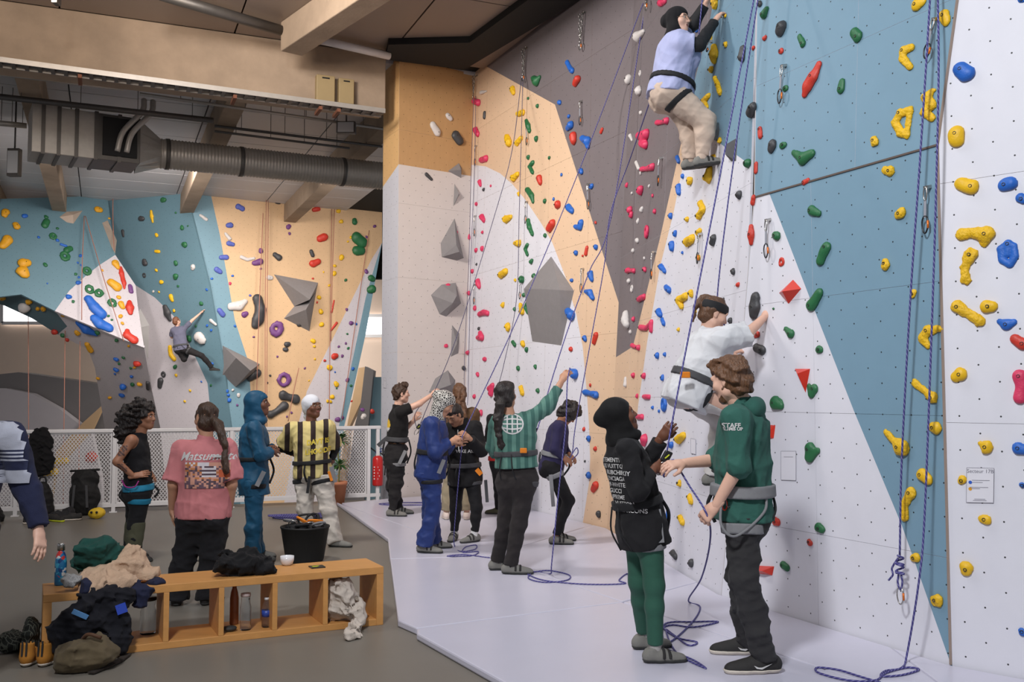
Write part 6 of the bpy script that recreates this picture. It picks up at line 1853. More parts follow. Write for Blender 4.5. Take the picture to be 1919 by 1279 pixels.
def pcell(i, j):
    if j > 11: return 0 if i < 6 and rgp.random() < .7 else (3 if i < 11 else 2)
    if 8 <= i <= 13 and j > 5: return 5 if (j + abs(i - 10.5) * 1.2) < 13 and (j % 2) else 3
    if i > 14 and 5 < j < 10: return 4
    if j < 4: return rgp.choice([1, 2, 5])
    return rgp.choice([0, 1, 2, 2, 5])
print_patch(pi_['tee_shirt'], .34, .20, c_, V(1, 0, 0), V(0, 0, 1), nB, PM, 'picture_print', 20, 14, pcell, None, .007)
print_text(pi_, pi_['tee_shirt'], 'Matsumoto', .095, atY(383, 856, Yi - .2), unit(V(1, 0, .02)), V(0, 0, 1), nB, M_TXTW, shear=.35, bold=.001)
for s_, t_ in (('L', (-.3, 1, 0)), ('R', (.3, 1, 0))): shoe(pi_, s_, M_SHOEK, t_, zg=FZ)

# ---- person with curly hair, hand on hip
Yc = gnd(255, 1050, FZ)[1]
pc = person('person with big curly hair in black tank top with tattooed arm on hip', Yc, dict(
    head=(272, 782, .0), neck=(261, 812), shR=(246, 826, -.17), shL=(262, 822, .16), elR=(219, 866, -.26), wrR=(250, 893, -.18), haR=(268, 889, -.15),
    elL=(268, 866, .26), wrL=(284, 892, .14), haL=(290, 896, .06), hipR=(262, 925, -.09), hipL=(258, 925, .09), knR=(255, 990, -.09), knL=(250, 990, .10),
    anR=(250, 1036, -.10), anL=(244, 1036, .1)), SK_BROWN, look=(.96, -.18, .0), k=.96, z0=FZ,
    hands=dict(R=dict(n=(.1, -.8, .6), curl=.15, thumb=-1), L=dict(n=(.1, .8, .4), curl=.3, thumb=1)))
top(pc, fabric('black_tank', (24, 23, 26), .85, .1, 8), 'tank_top', (0, 0), -.09, .012, .004, 151, .01)
M_KOL = fabric('black_climbing_trousers', (30, 30, 33), .85, .12, 8)
bottom(pc, M_KOL, 'trousers', (1.0, 1.0), .018, hemr=.07, wr=.006, seed=152)
belt(pc, fabric('olive_panels', (84, 84, 66), .9, .1, 8), pc['legs']['R'], lerp(pc['X']['knR'], pc['X']['anR'], .25), unit(pc['X']['anR'] - pc['X']['knR']), .24, .004, 'trouser_panel')
belt(pc, fabric('olive_panels', (84, 84, 66), .9, .1, 8), pc['legs']['L'], lerp(pc['X']['knL'], pc['X']['anL'], .25), unit(pc['X']['anL'] - pc['X']['knL']), .24, .004, 'trouser_panel')
def hc_(P, hp, R, k):
    rg = random.Random(2)
    P.ell(hp(0, -.05, .06), V(.12, .13, .12) * k, R, k=.03); P.ell(hp(0, -.15, -.03), V(.14, .13, .17) * k, R, k=.03); P.ell(hp(0, -.19, -.15), V(.13, .11, .11) * k, R, k=.03)
    for i in range(150):
        a, b = rg.uniform(0, 6.28), rg.uniform(-1, 1)
        q = V(math.cos(a) * math.sqrt(1 - b * b), math.sin(a) * math.sqrt(1 - b * b), b)
        cc = rg.choice(((0, -.05, .06, .13), (0, -.15, -.03, .155), (0, -.19, -.15, .125)))
        if q[1] > .55 and cc[0] == 0 and cc[3] < .12: continue
        P.ell(hp(cc[0] + q[0] * cc[3], cc[1] + q[1] * cc[3], cc[2] + q[2] * cc[3]), V(1, 1, 1) * rg.uniform(.014, .026) * k, R, k=.008)
hairmesh(pc, hc_, M_HBLACK, 'hair', noise=(.012, 80), seed=5, h=.0065, label='big dark curly hair', sub=[((0, .105, -.045), (.085, .085, .11))])
M_TEALB = fabric('harness_blue', (28, 118, 150), .7, .06, 20)
hc = harness(pc, M_TEALB, M_TEALB, .06, ('trousers',), w=.06, lw=.055, loop_t=.12)
mb = MB(); mb.tube(spline([atY(228, 900, Yc - .2), atY(236, 913, Yc - .24), atY(252, 913, Yc - .26), atY(260, 902, Yc - .24)], 8), .007, 6); mb.build('gear_loop', mat('magenta_cord', (150, 40, 120), .6), hc)
for s_ in 'RL': shoe(pc, s_, M_SHOEK, (1, 0, 0), zg=FZ)
# tattoo patches on the near arm
for t_, w_ in ((.35, .05), (.6, .06), (1.3, .05), (1.55, .04)):
    X_ = pc['X']; a_ = lerp(X_['shR'], X_['elR'], t_) if t_ < 1 else lerp(X_['elR'], X_['wrR'], t_ - 1)
    print_patch(pc['o'], w_, .05, a_, V(1, 0, 0), V(0, 0, 1), V(0, -1, 0), mat('tattoo_ink', (84, 60, 54), .6, .3, 60), 'tattoo', 6, 6, lambda i, j: None if (i * 7 + j * 3) % 4 == 0 else 0, pc['o'], .0015)

# ---- man at the left edge in navy sweater
Ym = 5.35
pm = person('man in navy sweater with grey striped chest at the left edge', Ym, dict(
    head=(-52, 716, .0), neck=(-48, 776), shL=(18, 818, -.10), shR=(-110, 818, .08), elL=(53, 920, -.06), wrL=(72, 993, -.10), haL=(76, 1030, -.14), elR=(-140, 920, .1), wrR=(-140, 1000, 0), haR=(-140, 1030, -.05),
    hipL=(-48, 985, -.05), hipR=(-110, 985, .04), knL=(-76, 1130, -.06), knR=(-130, 1130, .06), anL=(-84, 1255, .0), anR=(-140, 1255, .1)), SK_LIGHT, look=(.6, -.7, -.2), k=1.05, girth=1.05, z0=FZ, h=.010,
    hands=dict(L=dict(n=(.9, -.3, .1), curl=.35, thumb=-1)))
top(pm, fabric('navy_knit', (34, 38, 64), .9, .08, 12), 'sweater', (1.92, 1.92), .10, .026, .007, 161, .02, sl_loose=.024, label='navy knitted sweater with a grey striped chest panel')
bottom(pm, M_KJEAN, 'trousers', (1, 1), .02, hemr=.075, seed=162, rise=.12)
hairmesh(pm, lambda P, hp, R, k: cap(P, hp, R, k, 1.0), M_HDARK, 'hair')
M_GCH = fabric('grey_chest', (164, 166, 178), .9, .05, 12)
cc_ = atY(-30, 848, Ym - .2)
print_patch(pm['sweater'], .42, .34, cc_, unit(V(1, -.15, 0)), V(0, 0, 1), V(0, -1, 0), [M_GCH, fabric('navy_knit', (34, 38, 64))], 'chest_panel', 30, 34, lambda i, j: 0 if (j > 18 or j < 7) else (1 if (j < 11 or j % 2) else 0), None, .014)
for s_, t_ in (('L', (.4, -1, 0)), ('R', (.2, -1, 0))): shoe(pm, s_, M_SHOEK, t_, zg=FZ)

# ---- far climber on the blue and white wall
Yf = P_F2.at(378, 584)[1] - .15
pfc = person('distant climber in grey T-shirt and black trousers on the far wall', Yf, dict(
    head=(331, 603, -.05), neck=(333, 612), shR=(345, 617, -.05), shL=(325, 619, -.05), elR=(360, 601, .0), wrR=(375, 588, .05), haR=(380, 582, .08), elL=(322, 632, .08), wrL=(330, 622, .2), haL=(334, 616, .26),
    hipR=(344, 654, -.1), hipL=(335, 654, -.1), knR=(378, 667, -.15), knL=(345, 674, .0), anR=(398, 690, .0), anL=(352, 660, .25)), SK_LIGHT, look=(.5, .8, .1), k=1.0, h=.018, base=atY(345, 700, Yf), face=False)
top(pfc, fabric('slate_tee', (98, 98, 116), .9, .06, 8), 'tee_shirt', (.8, .8), .06, .02, .006, 171)
bottom(pfc, fabric('black_trousers', (34, 32, 33)), 'trousers', (.95, .95), .016, wr=.005, seed=172)
hairmesh(pfc, lambda P, hp, R, k: cap(P, hp, R, k, .98), hair_mat('auburn', (110, 66, 44), (140, 90, 60)), 'hair')
harness(pfc, M_WEB, M_WEB, .08, ('tee_shirt', 'trousers'))
for s_ in 'RL': shoe(pfc, s_, M_SHOEK, (1, .3, 0), slope=True)

# ------------------------------------------------------------------ ropes
def rope_mat(name, c1, c2, s1=210.0):
    m = mat('rope_' + name, c1, .75, .08, 40, .3, 300)
    nt = m.node_tree; b = nt.nodes['Principled BSDF']; src = b.inputs['Base Color'].links[0].from_socket
    uv = N(nt, 'ShaderNodeUVMap')
    mp = N(nt, 'ShaderNodeVectorMath', operation='MULTIPLY'); mp.inputs[1].default_value = (2.0, 30.0, 0); nt.links.new(uv.outputs[0], mp.inputs[0])
    sx = N(nt, 'ShaderNodeSeparateXYZ'); nt.links.new(mp.outputs[0], sx.inputs[0])
    ad = N(nt, 'ShaderNodeMath', operation='ADD'); nt.links.new(sx.outputs[0], ad.inputs[0]); nt.links.new(sx.outputs[1], ad.inputs[1])
    fr = N(nt, 'ShaderNodeMath', operation='FRACT'); nt.links.new(ad.outputs[0], fr.inputs[0])
    lt = N(nt, 'ShaderNodeMath', operation='LESS_THAN'); lt.inputs[1].default_value = .28; nt.links.new(fr.outputs[0], lt.inputs[0])
    mx = N(nt, 'ShaderNodeMix', data_type='RGBA'); mx.inputs[7].default_value = lin(c2)
    nt.links.new(lt.outputs[0], mx.inputs[0]); nt.links.new(src, mx.inputs[6]); nt.links.new(mx.outputs[2], b.inputs['Base Color'])
    return m
M_ROPE = rope_mat('violet_blue', (62, 58, 124), (132, 128, 176))
M_ROPED = rope_mat('slate', (66, 62, 92), (120, 116, 140))
M_ROPER = rope_mat('terracotta', (150, 96, 80), (190, 140, 120))
def rope(label, pts, r=.0055, m=None, per=8, group=None, smooth=True):
    pts = spline(pts, per) if smooth else pts
    mb = MB(); mb.tube(pts, r, 7)
    o = mb.build('climbing_rope', m or M_ROPE, None)
    tag(o, label, 'rope', group)
    return o
G = lambda x, y, h=.006: gnd(x, y, h)
def coil(c, rx, ry, n, seed, h=.006, wob=.25):
    rg = random.Random(seed); out = []
    for i in range(int(n * 10)):
        a = i / 10 * 6.283 + 1
        f = 1 + rg.uniform(-wob, wob) * .5 + .12 * math.sin(a * .37 + seed)
        out.append(V(c[0] + rx * f * math.cos(a) + .05 * math.sin(a * .21 + seed), c[1] + ry * f * math.sin(a), h + .0035 * (i // 10) + .002))
    return out
# rope of the belayer in front: from the climber's anchor to the belay device, then slack on the mat
anc = PB.at(1424, -60, .12)
dev = atY(1249, 851, Yb - .02)
rope('violet rope from the upper wall to the front belayer, slack on the mat', [anc, lerp(anc, dev, .5), dev - V(0, 0, 0), atY(1262, 862, Yb - .08), atY(1290, 908, Yb - .14), atY(1326, 968, Ys - .20), atY(1330, 1020, Ys + .25), atY(1314, 1085, 6.6), G(1290, 1126, .03), G(1312, 1138), G(1296, 1168), G(1250, 1206), G(1246, 1170), G(1300, 1166), G(1346, 1166), G(1300, 1176), G(1262, 1172), G(1244, 1178), G(1270, 1196), G(1306, 1204), G(1290, 1210), G(1262, 1190), G(1248, 1182), G(1268, 1224), G(1322, 1253), G(1300, 1238), G(1256, 1220)], .0057)
rope('violet rope from the top anchor to the waist of the climber in white', [anc + V(.03, .05, 0), PB.at(1375, 300, .20), atY(1345, 545, Yw + .1), atY(1352, 580, Yw + .2), atY(1358, 640, Yw + .2), atY(1330, 700, Yw + .2)], .0057)
# ropes from the orange anchor and the high climber
a2 = PA.at(1210, 6, .12)
rope('violet rope from the orange anchor slanting down past green shirt', [a2, atY(1147, 400, 10.8), atY(1104, 510, 10.3), atY(1066, 613, 9.8), atY(1032, 719, 9.4), atY(1008, 802, Yg + .35), atY(998, 815, Yg + .3)], .0057)
rope('violet rope from the back of the high climber to the person in purple', [atY(1222, 178, Yt + .02), atY(1180, 300, 9.9), atY(1144, 400, 10.2), atY(1132, 500, 10.3), atY(1105, 650, 10.3), atY(1079, 795, Yp - .1), atY(1073, 846, Yp - .15), atY(1068, 858, Yp - .18), atY(1080, 840, Yp - .22), atY(1083, 850, Yp - .2), atY(1072, 862, Yp - .16)], .0057)
rope('violet rope from above to the harness of the high climber', [atY(1322, -60, Yt + .05), atY(1314, 20, Yt), atY(1307, 90, Yt - .02), atY(1300, 130, Yt - .04)], .0057)
rope('violet rope from the hand of the woman in green to a mat coil', [atY(1068, 690, Yg + .1), atY(1063, 720, Yg + .02), atY(1060, 800, Yg - .08), atY(1046, 930, Yg - .2), atY(1034, 1055, Yg - .3), G(1031, 1076), G(1004, 1072), G(990, 1084), G(1020, 1092), G(1062, 1088), G(1066, 1078), G(1030, 1070), G(998, 1072), G(976, 1068), G(1010, 1086), G(1070, 1094), G(1130, 1096), G(1172, 1094), G(1160, 1088), G(1176, 1076), G(1178, 1096)], .0057)
# rope of the tracksuit group
a3 = PA.at(980, 146, .10)
rope('violet rope from the orange anchor to the person in black jacket', [a2 + V(-.03, 0, 0), atY(1130, 205, 11.4), atY(1053, 400, 11.0), atY(960, 619, 10.4), atY(872, 806, Yk - .38), atY(866, 832, Yk - .42), atY(852, 985, Yk - .4), G(852, 1024), G(864, 1034), G(890, 1030), G(892, 1022), G(872, 1026), G(868, 1036), G(896, 1034), G(884, 1042), G(838, 1043), G(870, 1040), G(918, 1046)], .0055)
rope('slate rope hanging straight from the far chain anchor beside yellow holds', [a3, PA.at(973, 400, .12), PA.at(968, 560, .14), PA.at(945, 680, .3), atY(930, 735, 12.6)], .0050, M_ROPED)
rope('slate rope slanting from the far chain anchor to the boy in black', [a3 + V(-.02, 0, 0), atY(960, 280, 12.9), atY(928, 400, 12.8), atY(853, 640, 12.6), atY(800, 765, Yo), atY(790, 790, Yo - .05), atY(782, 802, Yo - .05), atY(777, 780, Yo), atY(790, 758, Yo - .05), atY(812, 738, Yo - .1)], .0050, M_ROPED)
a4 = PA.at(888, 180, .08)
rope('slate double rope hanging beside pink holds at the corner, left strand', [a4, PA.at(883, 320, .1), PA.at(879, 480, .1), PA.at(871, 660, .1), PA.at(870, 740, .12)], .0045, M_ROPED, group='corner rope strands')
rope('slate double rope hanging beside pink holds at the corner, right strand', [a4 + V(.03, 0, 0), PA.at(889, 320, .1), PA.at(882, 500, .1), PA.at(878, 700, .1), PA.at(876, 760, .12)], .0045, M_ROPED, group='corner rope strands')
cl = coil(gnd(772, 946), .42, .16, 2.2, 5); rope('violet rope slack behind the boy in black', cl, .006, per=3)
cl = coil(gnd(555, 972, FZ), .30, .14, 9, 7, FZ + .006, .35); rope('purple rope heaped on the grey floor behind the pale trousers', cl, .008, per=2)
cl = coil(gnd(598, 968, FZ), .10, .16, 5, 9, FZ + .006, .4); rope('small purple rope heap between the legs of pale trousers', cl, .008, per=2)
# near pair of strands on the blue wall with knot and carabiner
r0 = PC2.at(1745, -40, .10); r1 = PC2.at(1757, -40, .10)
knot = PC.at(1686, 1062, .10)
rope('dark violet rope strand on the blue wall ending in a knot with a carabiner', [r0, PC2.at(1735, 130, .12), PC.at(1722, 330, .12), PC.at(1706, 560, .12), PC.at(1690, 860, .11), PC.at(1686, 1046, .10)] , .0062)
rope('dark violet rope strand on the blue wall running to the floor coil', [r1, PC2.at(1759, 130, .12), PC.at(1755, 330, .12), PC.at(1748, 560, .12), PC.at(1733, 960, .14), PC.at(1722, 1090, .2), G(1700, 1225, .05), G(1690, 1252), G(1660, 1258), G(1652, 1268), G(1690, 1266), G(1722, 1256), G(1700, 1252), G(1660, 1262), G(1640, 1276), G(1590, 1276), G(1535, 1262), G(1532, 1252), G(1570, 1256), G(1610, 1268), G(1650, 1280)], .0062)
kn = empty('rope_knot', tuple(knot)); tag(kn, 'figure-eight rope knot with orange carabiner hanging on the white wall', 'knot')
mb = MB()
rg = random.Random(3)
e1, e2 = PC.u, V(0, 0, 1)
pts = []
for i in range(60):
    a = i / 60 * 6.283 * 4
    pts.append(knot + e1 * (.026 * math.sin(a)) + e2 * (.055 - .11 * i / 60 + .012 * math.cos(a * .5)) + PC.n * (.018 * math.cos(a)))
mb.tube(pts, .0065, 7); mb.build('wrap', M_ROPE, kn)
mb = MB(); mb.tube(spline([knot + e1 * -.01 + e2 * .05, knot + e1 * -.06 + e2 * -.02, knot + e1 * -.055 + e2 * -.06, knot + e1 * -.09 + e2 * -.10], 8), .0062, 7); mb.build('tail', M_ROPE, kn)
mb = MB(); mb.tube(spline([knot + e2 * -.05 + e1 * -.01, knot + e2 * -.10 + e1 * -.018, knot + e2 * -.14, knot + e2 * -.10 + e1 * .018, knot + e2 * -.05 + e1 * .01], 6), .006, 7); mb.build('loop', M_ROPE, kn)
M_CARA = mat('carabiner_polished_alloy', (180, 178, 174), .25, .05, metal=.9); M_CARO = mat('carabiner_orange_gate', (224, 116, 36), .35, .04, metal=.3); M_CARK = mat('carabiner_dark_alloy', (56, 56, 58), .3, .05, metal=.7)
def carabiner(c, right, down, w, h, parent, m1=None, m2=None, r=.0045):
    P = [c + right * (w * .5 * math.cos(a) * (1 - .18 * math.sin(a))) + down * (h * .5 + h * .5 * math.sin(a)) for a in np.linspace(0, 6.283, 19)[:-1]]
    mb = MB(); mb.tube(P, r, 6, closed=True); mb.build('carabiner', m1 or M_CARA, parent)
    mb = MB(); mb.tube([c + right * w * .48 + down * h * .28, c + right * w * .50 + down * h * .72], r * 1.4, 6); mb.build('gate', m2 or M_CARO, parent)
carabiner(knot + e2 * -.13, e1, -e2, .05, .10, kn)
# thin red-brown top ropes of the far wall
for i, (x, ya, x2, yb, pl) in enumerate(((499, 372, 497, 800, P_F3), (503, 372, 500, 800, P_F3), (493, 400, 480, 770, P_F3), (622, 392, 617, 800, P_F3), (627, 392, 620, 640, P_F3), (692, 432, 640, 790, P_F3), (212, 350, 214, 470, P_F1), (158, 405, 153, 600, P_F1), (160, 405, 232, 640, P_F1), (540, 790, 560, 690, P_F3))):
    a_, b_ = pl.at(x, ya, .25), pl.at(x2, yb, .25)
    rope(f'thin terracotta rope on the far wall, {ordn(i)} of those strands'.replace('topmost', 'first'), [a_, lerp(a_, b_, .5) + V(0, -.05, 0), b_], .011, M_ROPER, group='thin ropes on the far wall')
for i, (x, x2) in enumerate(((53, 54), (122, 118), (150, 147))):
    rope(f'thin terracotta rope hanging free under the far overhang, {["leftmost", "middle", "rightmost"][i]}', [atY(x, 590 + i * 25, 25.2), atY(x2, 960, 25.2)], .010, M_ROPER, smooth=False, group='ropes under the far overhang')

# ------------------------------------------------------------------ quickdraws, chains, belay gear
M_SLING = fabric('sling_grey', (150, 152, 160), .8, .05, 30)
def quickdraw(crop, x0, y0, x1, y1, label):
    ox, oy, sc_ = CROPS[crop]
    a = (ox + x0 / sc_, oy + y0 / sc_); b = (ox + x1 / sc_, oy + y1 / sc_)
    pl, wn = wall_at(*a)
    A = pl.at(*a, .04); B = pl.at(*b, .04)
    L = np.linalg.norm(B - A); d = unit(B - A); rt = unit(np.cross(pl.n, d))
    q = empty('quickdraw', tuple(A)); tag(q, label, 'quickdraw', 'quickdraws on the right-hand walls')
    mb = MB(); mb.bar(A - pl.n * .038 - d * .01, A, .028, .02, up=d); mb.build('hanger', M_CARA, q)
    P = [A + rt * (.012 * math.cos(t)) + d * (L * .14 + L * .15 * math.sin(t)) for t in np.linspace(0, 6.283, 15)[:-1]]
    mb = MB(); mb.tube(P, .005, 6, closed=True); mb.build('steel_link', M_CARA, q)
    mb = MB(); mb.bar(A + d * L * .26, A + d * L * .66, .018, .005, up=pl.n); mb.build('sling', M_SLING, q, bevel=.001)
    carabiner(A + d * L * .62, rt, d, .045, L * .38, q, M_CARK, M_CARO, .005)
QD = [('c7', 595, 610, 597, 750, 'quickdraw on grey wall above the red hold'), ('c7', 640, 1105, 645, 1255, 'quickdraw at the grey and peach border'), ('c7', 275, 745, 277, 870, 'quickdraw beside yellow and green holds high on the peach wall'),
      ('c7', 1070, 950, 1063, 1115, 'quickdraw beside pink hold left of the high climber'), ('c5', 607, 620, 606, 740, 'quickdraw at the corner rope, upper'), ('c5', 602, 1040, 603, 1160, 'quickdraw at the corner rope, middle'), ('c5', 910, 955, 908, 1085, 'quickdraw beside the green chain-like hold'),
      ('c6', 600, 430, 600, 545, 'quickdraw at the corner rope, lower'), ('c8', 412, 335, 410, 475, 'quickdraw on peach paint beside blue hold'), ('c8', 834, 235, 831, 395, 'quickdraw on the narrow peach strip beside pink holds'), ('c8', 45, 400, 44, 515, 'quickdraw beside the house-shaped volume'),
      ('d1', 910, 395, 895, 620, 'quickdraw on blue wall beside a green hold, near the fold'), ('d1', 468, 250, 463, 310, 'quickdraw under the arm of the high climber'), ('d2', 988, 115, 940, 350, 'quickdraw on blue wall between the two dark ropes, upper'), ('d2', 940, 1125, 938, 1400, 'quickdraw on blue wall between the two dark ropes, lower'),
      ('d3', 752, 170, 752, 395, 'quickdraw beside the long red hold on white wall'), ('d3', 346, 255, 340, 430, 'quickdraw hanging among the yellow holds'), ('d3', 66, 362, 64, 520, 'quickdraw on peach strip beside blue holds')]
seen_q = set()
for q in QD:
    if q[0] == 'd3' and q[1] == 66: continue
    quickdraw(*q)
def chain_anchor(x0, y0, x1, y1, label):
    pl, _ = wall_at(x0, y0)
    A = pl.at(x0, y0, .05); B = pl.at(x1, y1, .06)
    q = empty('chain_anchor', tuple(A)); tag(q, label, 'anchor', 'top rope chain anchors')
    n = 9
    for s_ in (-1, 1):
        for i in range(n):
            c = lerp(A + pl.u * .05 * s_ , B, (i + .5) / n); d = unit(B - A); rt = pl.u if i % 2 else pl.n
            L = np.linalg.norm(B - A) / n
            P = [c + rt * (.012 * math.cos(t)) + d * (L * .66 * math.sin(t)) for t in np.linspace(0, 6.283, 11)[:-1]]
            mb = MB(); mb.tube(P, .0045, 5, closed=True); mb.build('chain_link', M_CARA, q)
    carabiner(B, pl.u, -pl.v, .06, .10, q, M_CARA, M_CARO, .007)
    mb = MB(); mb.bar(A - pl.n * .05 + pl.u * .05, A - pl.n * .05 - pl.u * .05, .04, .02); mb.build('hanger', M_CARA, q)
chain_anchor(888, 142, 887, 178, 'chain anchor above pink holds at the pillar corner')
chain_anchor(981, 90, 980, 140, 'chain anchor with orange gate above the yellow holds')
chain_anchor(1089, 24, 1087, 80, 'chain anchor with orange gate in the middle of the grey wall')
chain_anchor(1212, -30, 1211, 4, 'chain anchor with orange gate at the top edge beside the high climber')
def belay_device(c, label):
    q = empty('belay_device', tuple(c)); tag(q, label, 'belay device')
    mb = MB(); mb.box((-.025, -.015, -.035), (.025, .015, .035), lambda v: c + V(v[0] * .9 + v[2] * .5, v[1], v[2] * .9 - v[0] * .4)); mb.build('housing', M_CARK, q, bevel=.008)
    mb = MB(); mb.bar(c + V(-.012, -.018, -.01), c + V(.014, -.018, .012), .014, .006); mb.build('lever', M_NEON, q)
    carabiner(c + V(-.01, 0, -.03), V(1, 0, 0), unit(V(-.5, 0, -1)), .05, .09, q, M_CARA, M_CARK)
belay_device(atY(1249, 856, Yb - .05), 'black and yellow belay device in the hands of the front belayer')
belay_device(atY(785, 800, Yo - .05), 'belay device on the slack rope of the boy in black')
belay_device(atY(1000, 808, Yg + .3), 'belay device beside the woman in green striped shirt')

# ------------------------------------------------------------------ route sheets on the wall
M_PAPER = mat('paper_white', (222, 220, 226), .6, .02)
M_INK = mat('ink_grey', (110, 108, 120), .8, .02); M_INKB = mat('ink_blue_dot', (40, 90, 190), .8); M_INKO = mat('ink_orange_dot', (226, 160, 40), .8)
def sheet(pl, pix, label, lines, title=None, dots=()):
    P = [pl.at(x, y, .004) for x, y in pix]
    o = empty('route_sheet', tuple(P[3])); tag(o, label, 'paper sheet')
    mb = MB(); mb.prism(P, pl.n * .002); mb.build('paper', M_PAPER, o, fix=True)
    tl, tr, br, bl = [p + pl.n * .0028 for p in P]
    def q(u, v): return lerp(lerp(tl, tr, u), lerp(bl, br, u), v)
    mb = MB(); c = [q(u, v) for u, v in ((0, 0), (1, 0), (1, 1), (0, 1))]
    for i in range(4): mb.bar(c[i - 1], c[i], .0016, .001, up=pl.n)
    mb.build('frame_line', M_INK, o)
    for (u0, u1, v) in lines:
        mb = MB(); mb.bar(q(u0, v), q(u1, v), .0022, .001, up=pl.n); mb.build('text_line', M_INK, o)
    if title:
        v_, f_ = font_mesh(title, .030)
        r_, d_ = unit(tr - tl), unit(tl - bl); c_ = q(.5, .10)
        mb = MB(); mb.add([c_ + r_ * x + d_ * y for x, y in v_], f_); mb.build('title', M_INK, o)
    for (u, v, m) in dots:
        mb = MB(); mb.lathe(q(u, v) - pl.n * .0005, [(.010, 0), (.010, .001)], 12, axis=pl.n); mb.build('dot', m, o)
sheet(PD, [(1812, 877), (1863, 878), (1862, 943), (1811, 942)], 'white printed route sheet on the right-edge wall beside yellow holds', [(.2, .85, .36), (.2, .6, .42), (.12, .8, .56), (.12, .5, .6), (.3, .7, .9), (.25, .75, .94)], 'Secteur 17B', [(.14, .42, M_INKB), (.14, .61, M_INKO)])
sheet(PC, [(1464, 846), (1492, 846), (1492, 901), (1464, 900)], 'blank white sheet on the near wall behind the staff man', [(.2, .8, .2)])
sheet(PB, [(1295, 822), (1304, 824), (1304, 852), (1295, 850)], 'small sheet low on the middle wall beside a yellow hold', [])
sheet(PL, [(719, 708), (724, 709), (724, 728), (719, 727)], 'small red and white notice on the pillar side', [(.1, .9, .3)])

# ------------------------------------------------------------------ wooden bench with compartments and the things on it
M_OAK = mat('bench_oak', (204, 146, 82), .5, .12, 4, .1, 40, stretch=(1, 6, 6))
ZB = FZ + .41
bA = gnd(80.8, 1115.7, ZB); bB = gnd(719, 1062.5, ZB)
bx_ = unit(bB - bA); BL = np.linalg.norm(bB - bA)
by_ = V(-bx_[1], bx_[0], 0); BD = .40
bench = empty('bench', (bA[0], bA[1], FZ)); tag(bench, 'long low oak bench with open compartments in the foreground', 'bench')
def BP(u, v, z): return V(bA[0], bA[1], 0) + bx_ * u + by_ * v + V(0, 0, FZ + z)
def bpart(name, u0, u1, v0, v1, z0, z1):
    mb = MB(); mb.box((u0, v0, z0), (u1, v1, z1), lambda q: BP(*q)); return mb.build(name, M_OAK, bench, bevel=.003)
bpart('top_board', 0, BL, 0, BD, .36, .41)
bpart('end_panel', 0, .05, 0, BD, 0, .36); bpart('end_panel', BL - .05, BL, 0, BD, 0, .36)
bpart('bottom_board', .05, BL - .05, 0, BD, .0, .045)
def bench_u(px):
    d = ray(px, 1150); t = np.linalg.solve(np.array([[d[0], -bx_[0]], [d[1], -bx_[1]]]), bA[:2] - EYE[:2]); return t[1]
for px in (317, 420, 520, 614.6): bpart('divider', bench_u(px) - .035, bench_u(px), 0.0, BD - .02, .045, .36)
def on_bench(px, py): return gnd(px, py, ZB)
def in_bench(px, v, z=.045): return BP(bench_u(px), v, z)

def heap(name, ells, m, label, cat, noise=(.012, 22), seed=1, h=.008, cones=(), cut=None, parent=None, group=None, smooth_k=.03):
    """soft cloth or bag: union of (centre, radii[, rotation about z]) with folds"""
    P = Prims()
    for e in ells:
        a = e[2] if len(e) > 2 else math.atan2(bx_[1], bx_[0])
        R = np.array([[math.cos(a), -math.sin(a), 0], [math.sin(a), math.cos(a), 0], [0, 0, 1.]])
        P.ell(np.asarray(e[0], float), V(*e[1]), R, k=smooth_k)
    for c in cones: P.cone(c[0], c[1], c[2], c[3], k=.02, **(c[4] if len(c) > 4 else {}))
    F = P.field(h, 0, .02); F.noise(noise[0], noise[1], seed, 2, ridge=True)
    if cut is not None:
        for c in cut: F.plane(V(*c[0]), V(*c[1]))
    v, q = F.nets()
    lo = v.min(0); org = V(v[:, 0].mean(), v[:, 1].mean(), lo[2])
    me = np_mesh(name, [(v - org, q)])
    o = link(name, me, m, parent, tuple(org))
    if parent is None: tag(o, label, cat, group)
    return o
def lathe_thing(name, c, parts, label, cat):
    o = empty(name, tuple(c)); tag(o, label, cat)
    for pn, prof, m in parts:
        mb = MB(); mb.lathe(c, prof, 18); mb.build(pn, m, o)
    return o
Z0 = ZB
# patterned steel bottle
mfl = mat('bottle_floral_print', (36, 112, 158), .35, .05, 8)
nt = mfl.node_tree; b_ = nt.nodes['Principled BSDF']
vo = N(nt, 'ShaderNodeTexVoronoi', ins={'Scale': 42.0}); nt.links.new(N(nt, 'ShaderNodeTexCoord').outputs['Object'], vo.inputs['Vector'])
cr = N(nt, 'ShaderNodeValToRGB'); cr.color_ramp.interpolation = 'CONSTANT'
cr.color_ramp.elements[0].color = lin((30, 104, 150)); cr.color_ramp.elements[1].position = .45; cr.color_ramp.elements[1].color = lin((60, 150, 180))
for p_, c in ((.62, (206, 206, 204)), (.78, (190, 50, 44)), (.9, (24, 60, 110))): e = cr.color_ramp.elements.new(p_); e.color = lin(c)
sx = N(nt, 'ShaderNodeSeparateColor'); nt.links.new(vo.outputs['Color'], sx.inputs[0]); nt.links.new(sx.outputs[0], cr.inputs[0]); nt.links.new(cr.outputs[0], b_.inputs['Base Color'])
c = on_bench(113, 1097)
lathe_thing('steel_bottle', c, [('body', [(.0, 0), (.034, .0), (.036, .01), (.036, .15), (.030, .19), (.021, .215), (.020, .222)], mfl), ('cap', [(.023, .222), (.023, .262), (.020, .268), (0, .268)], M_CARA)], 'slim floral-patterned drinking bottle with silver cap on the bench', 'bottle')
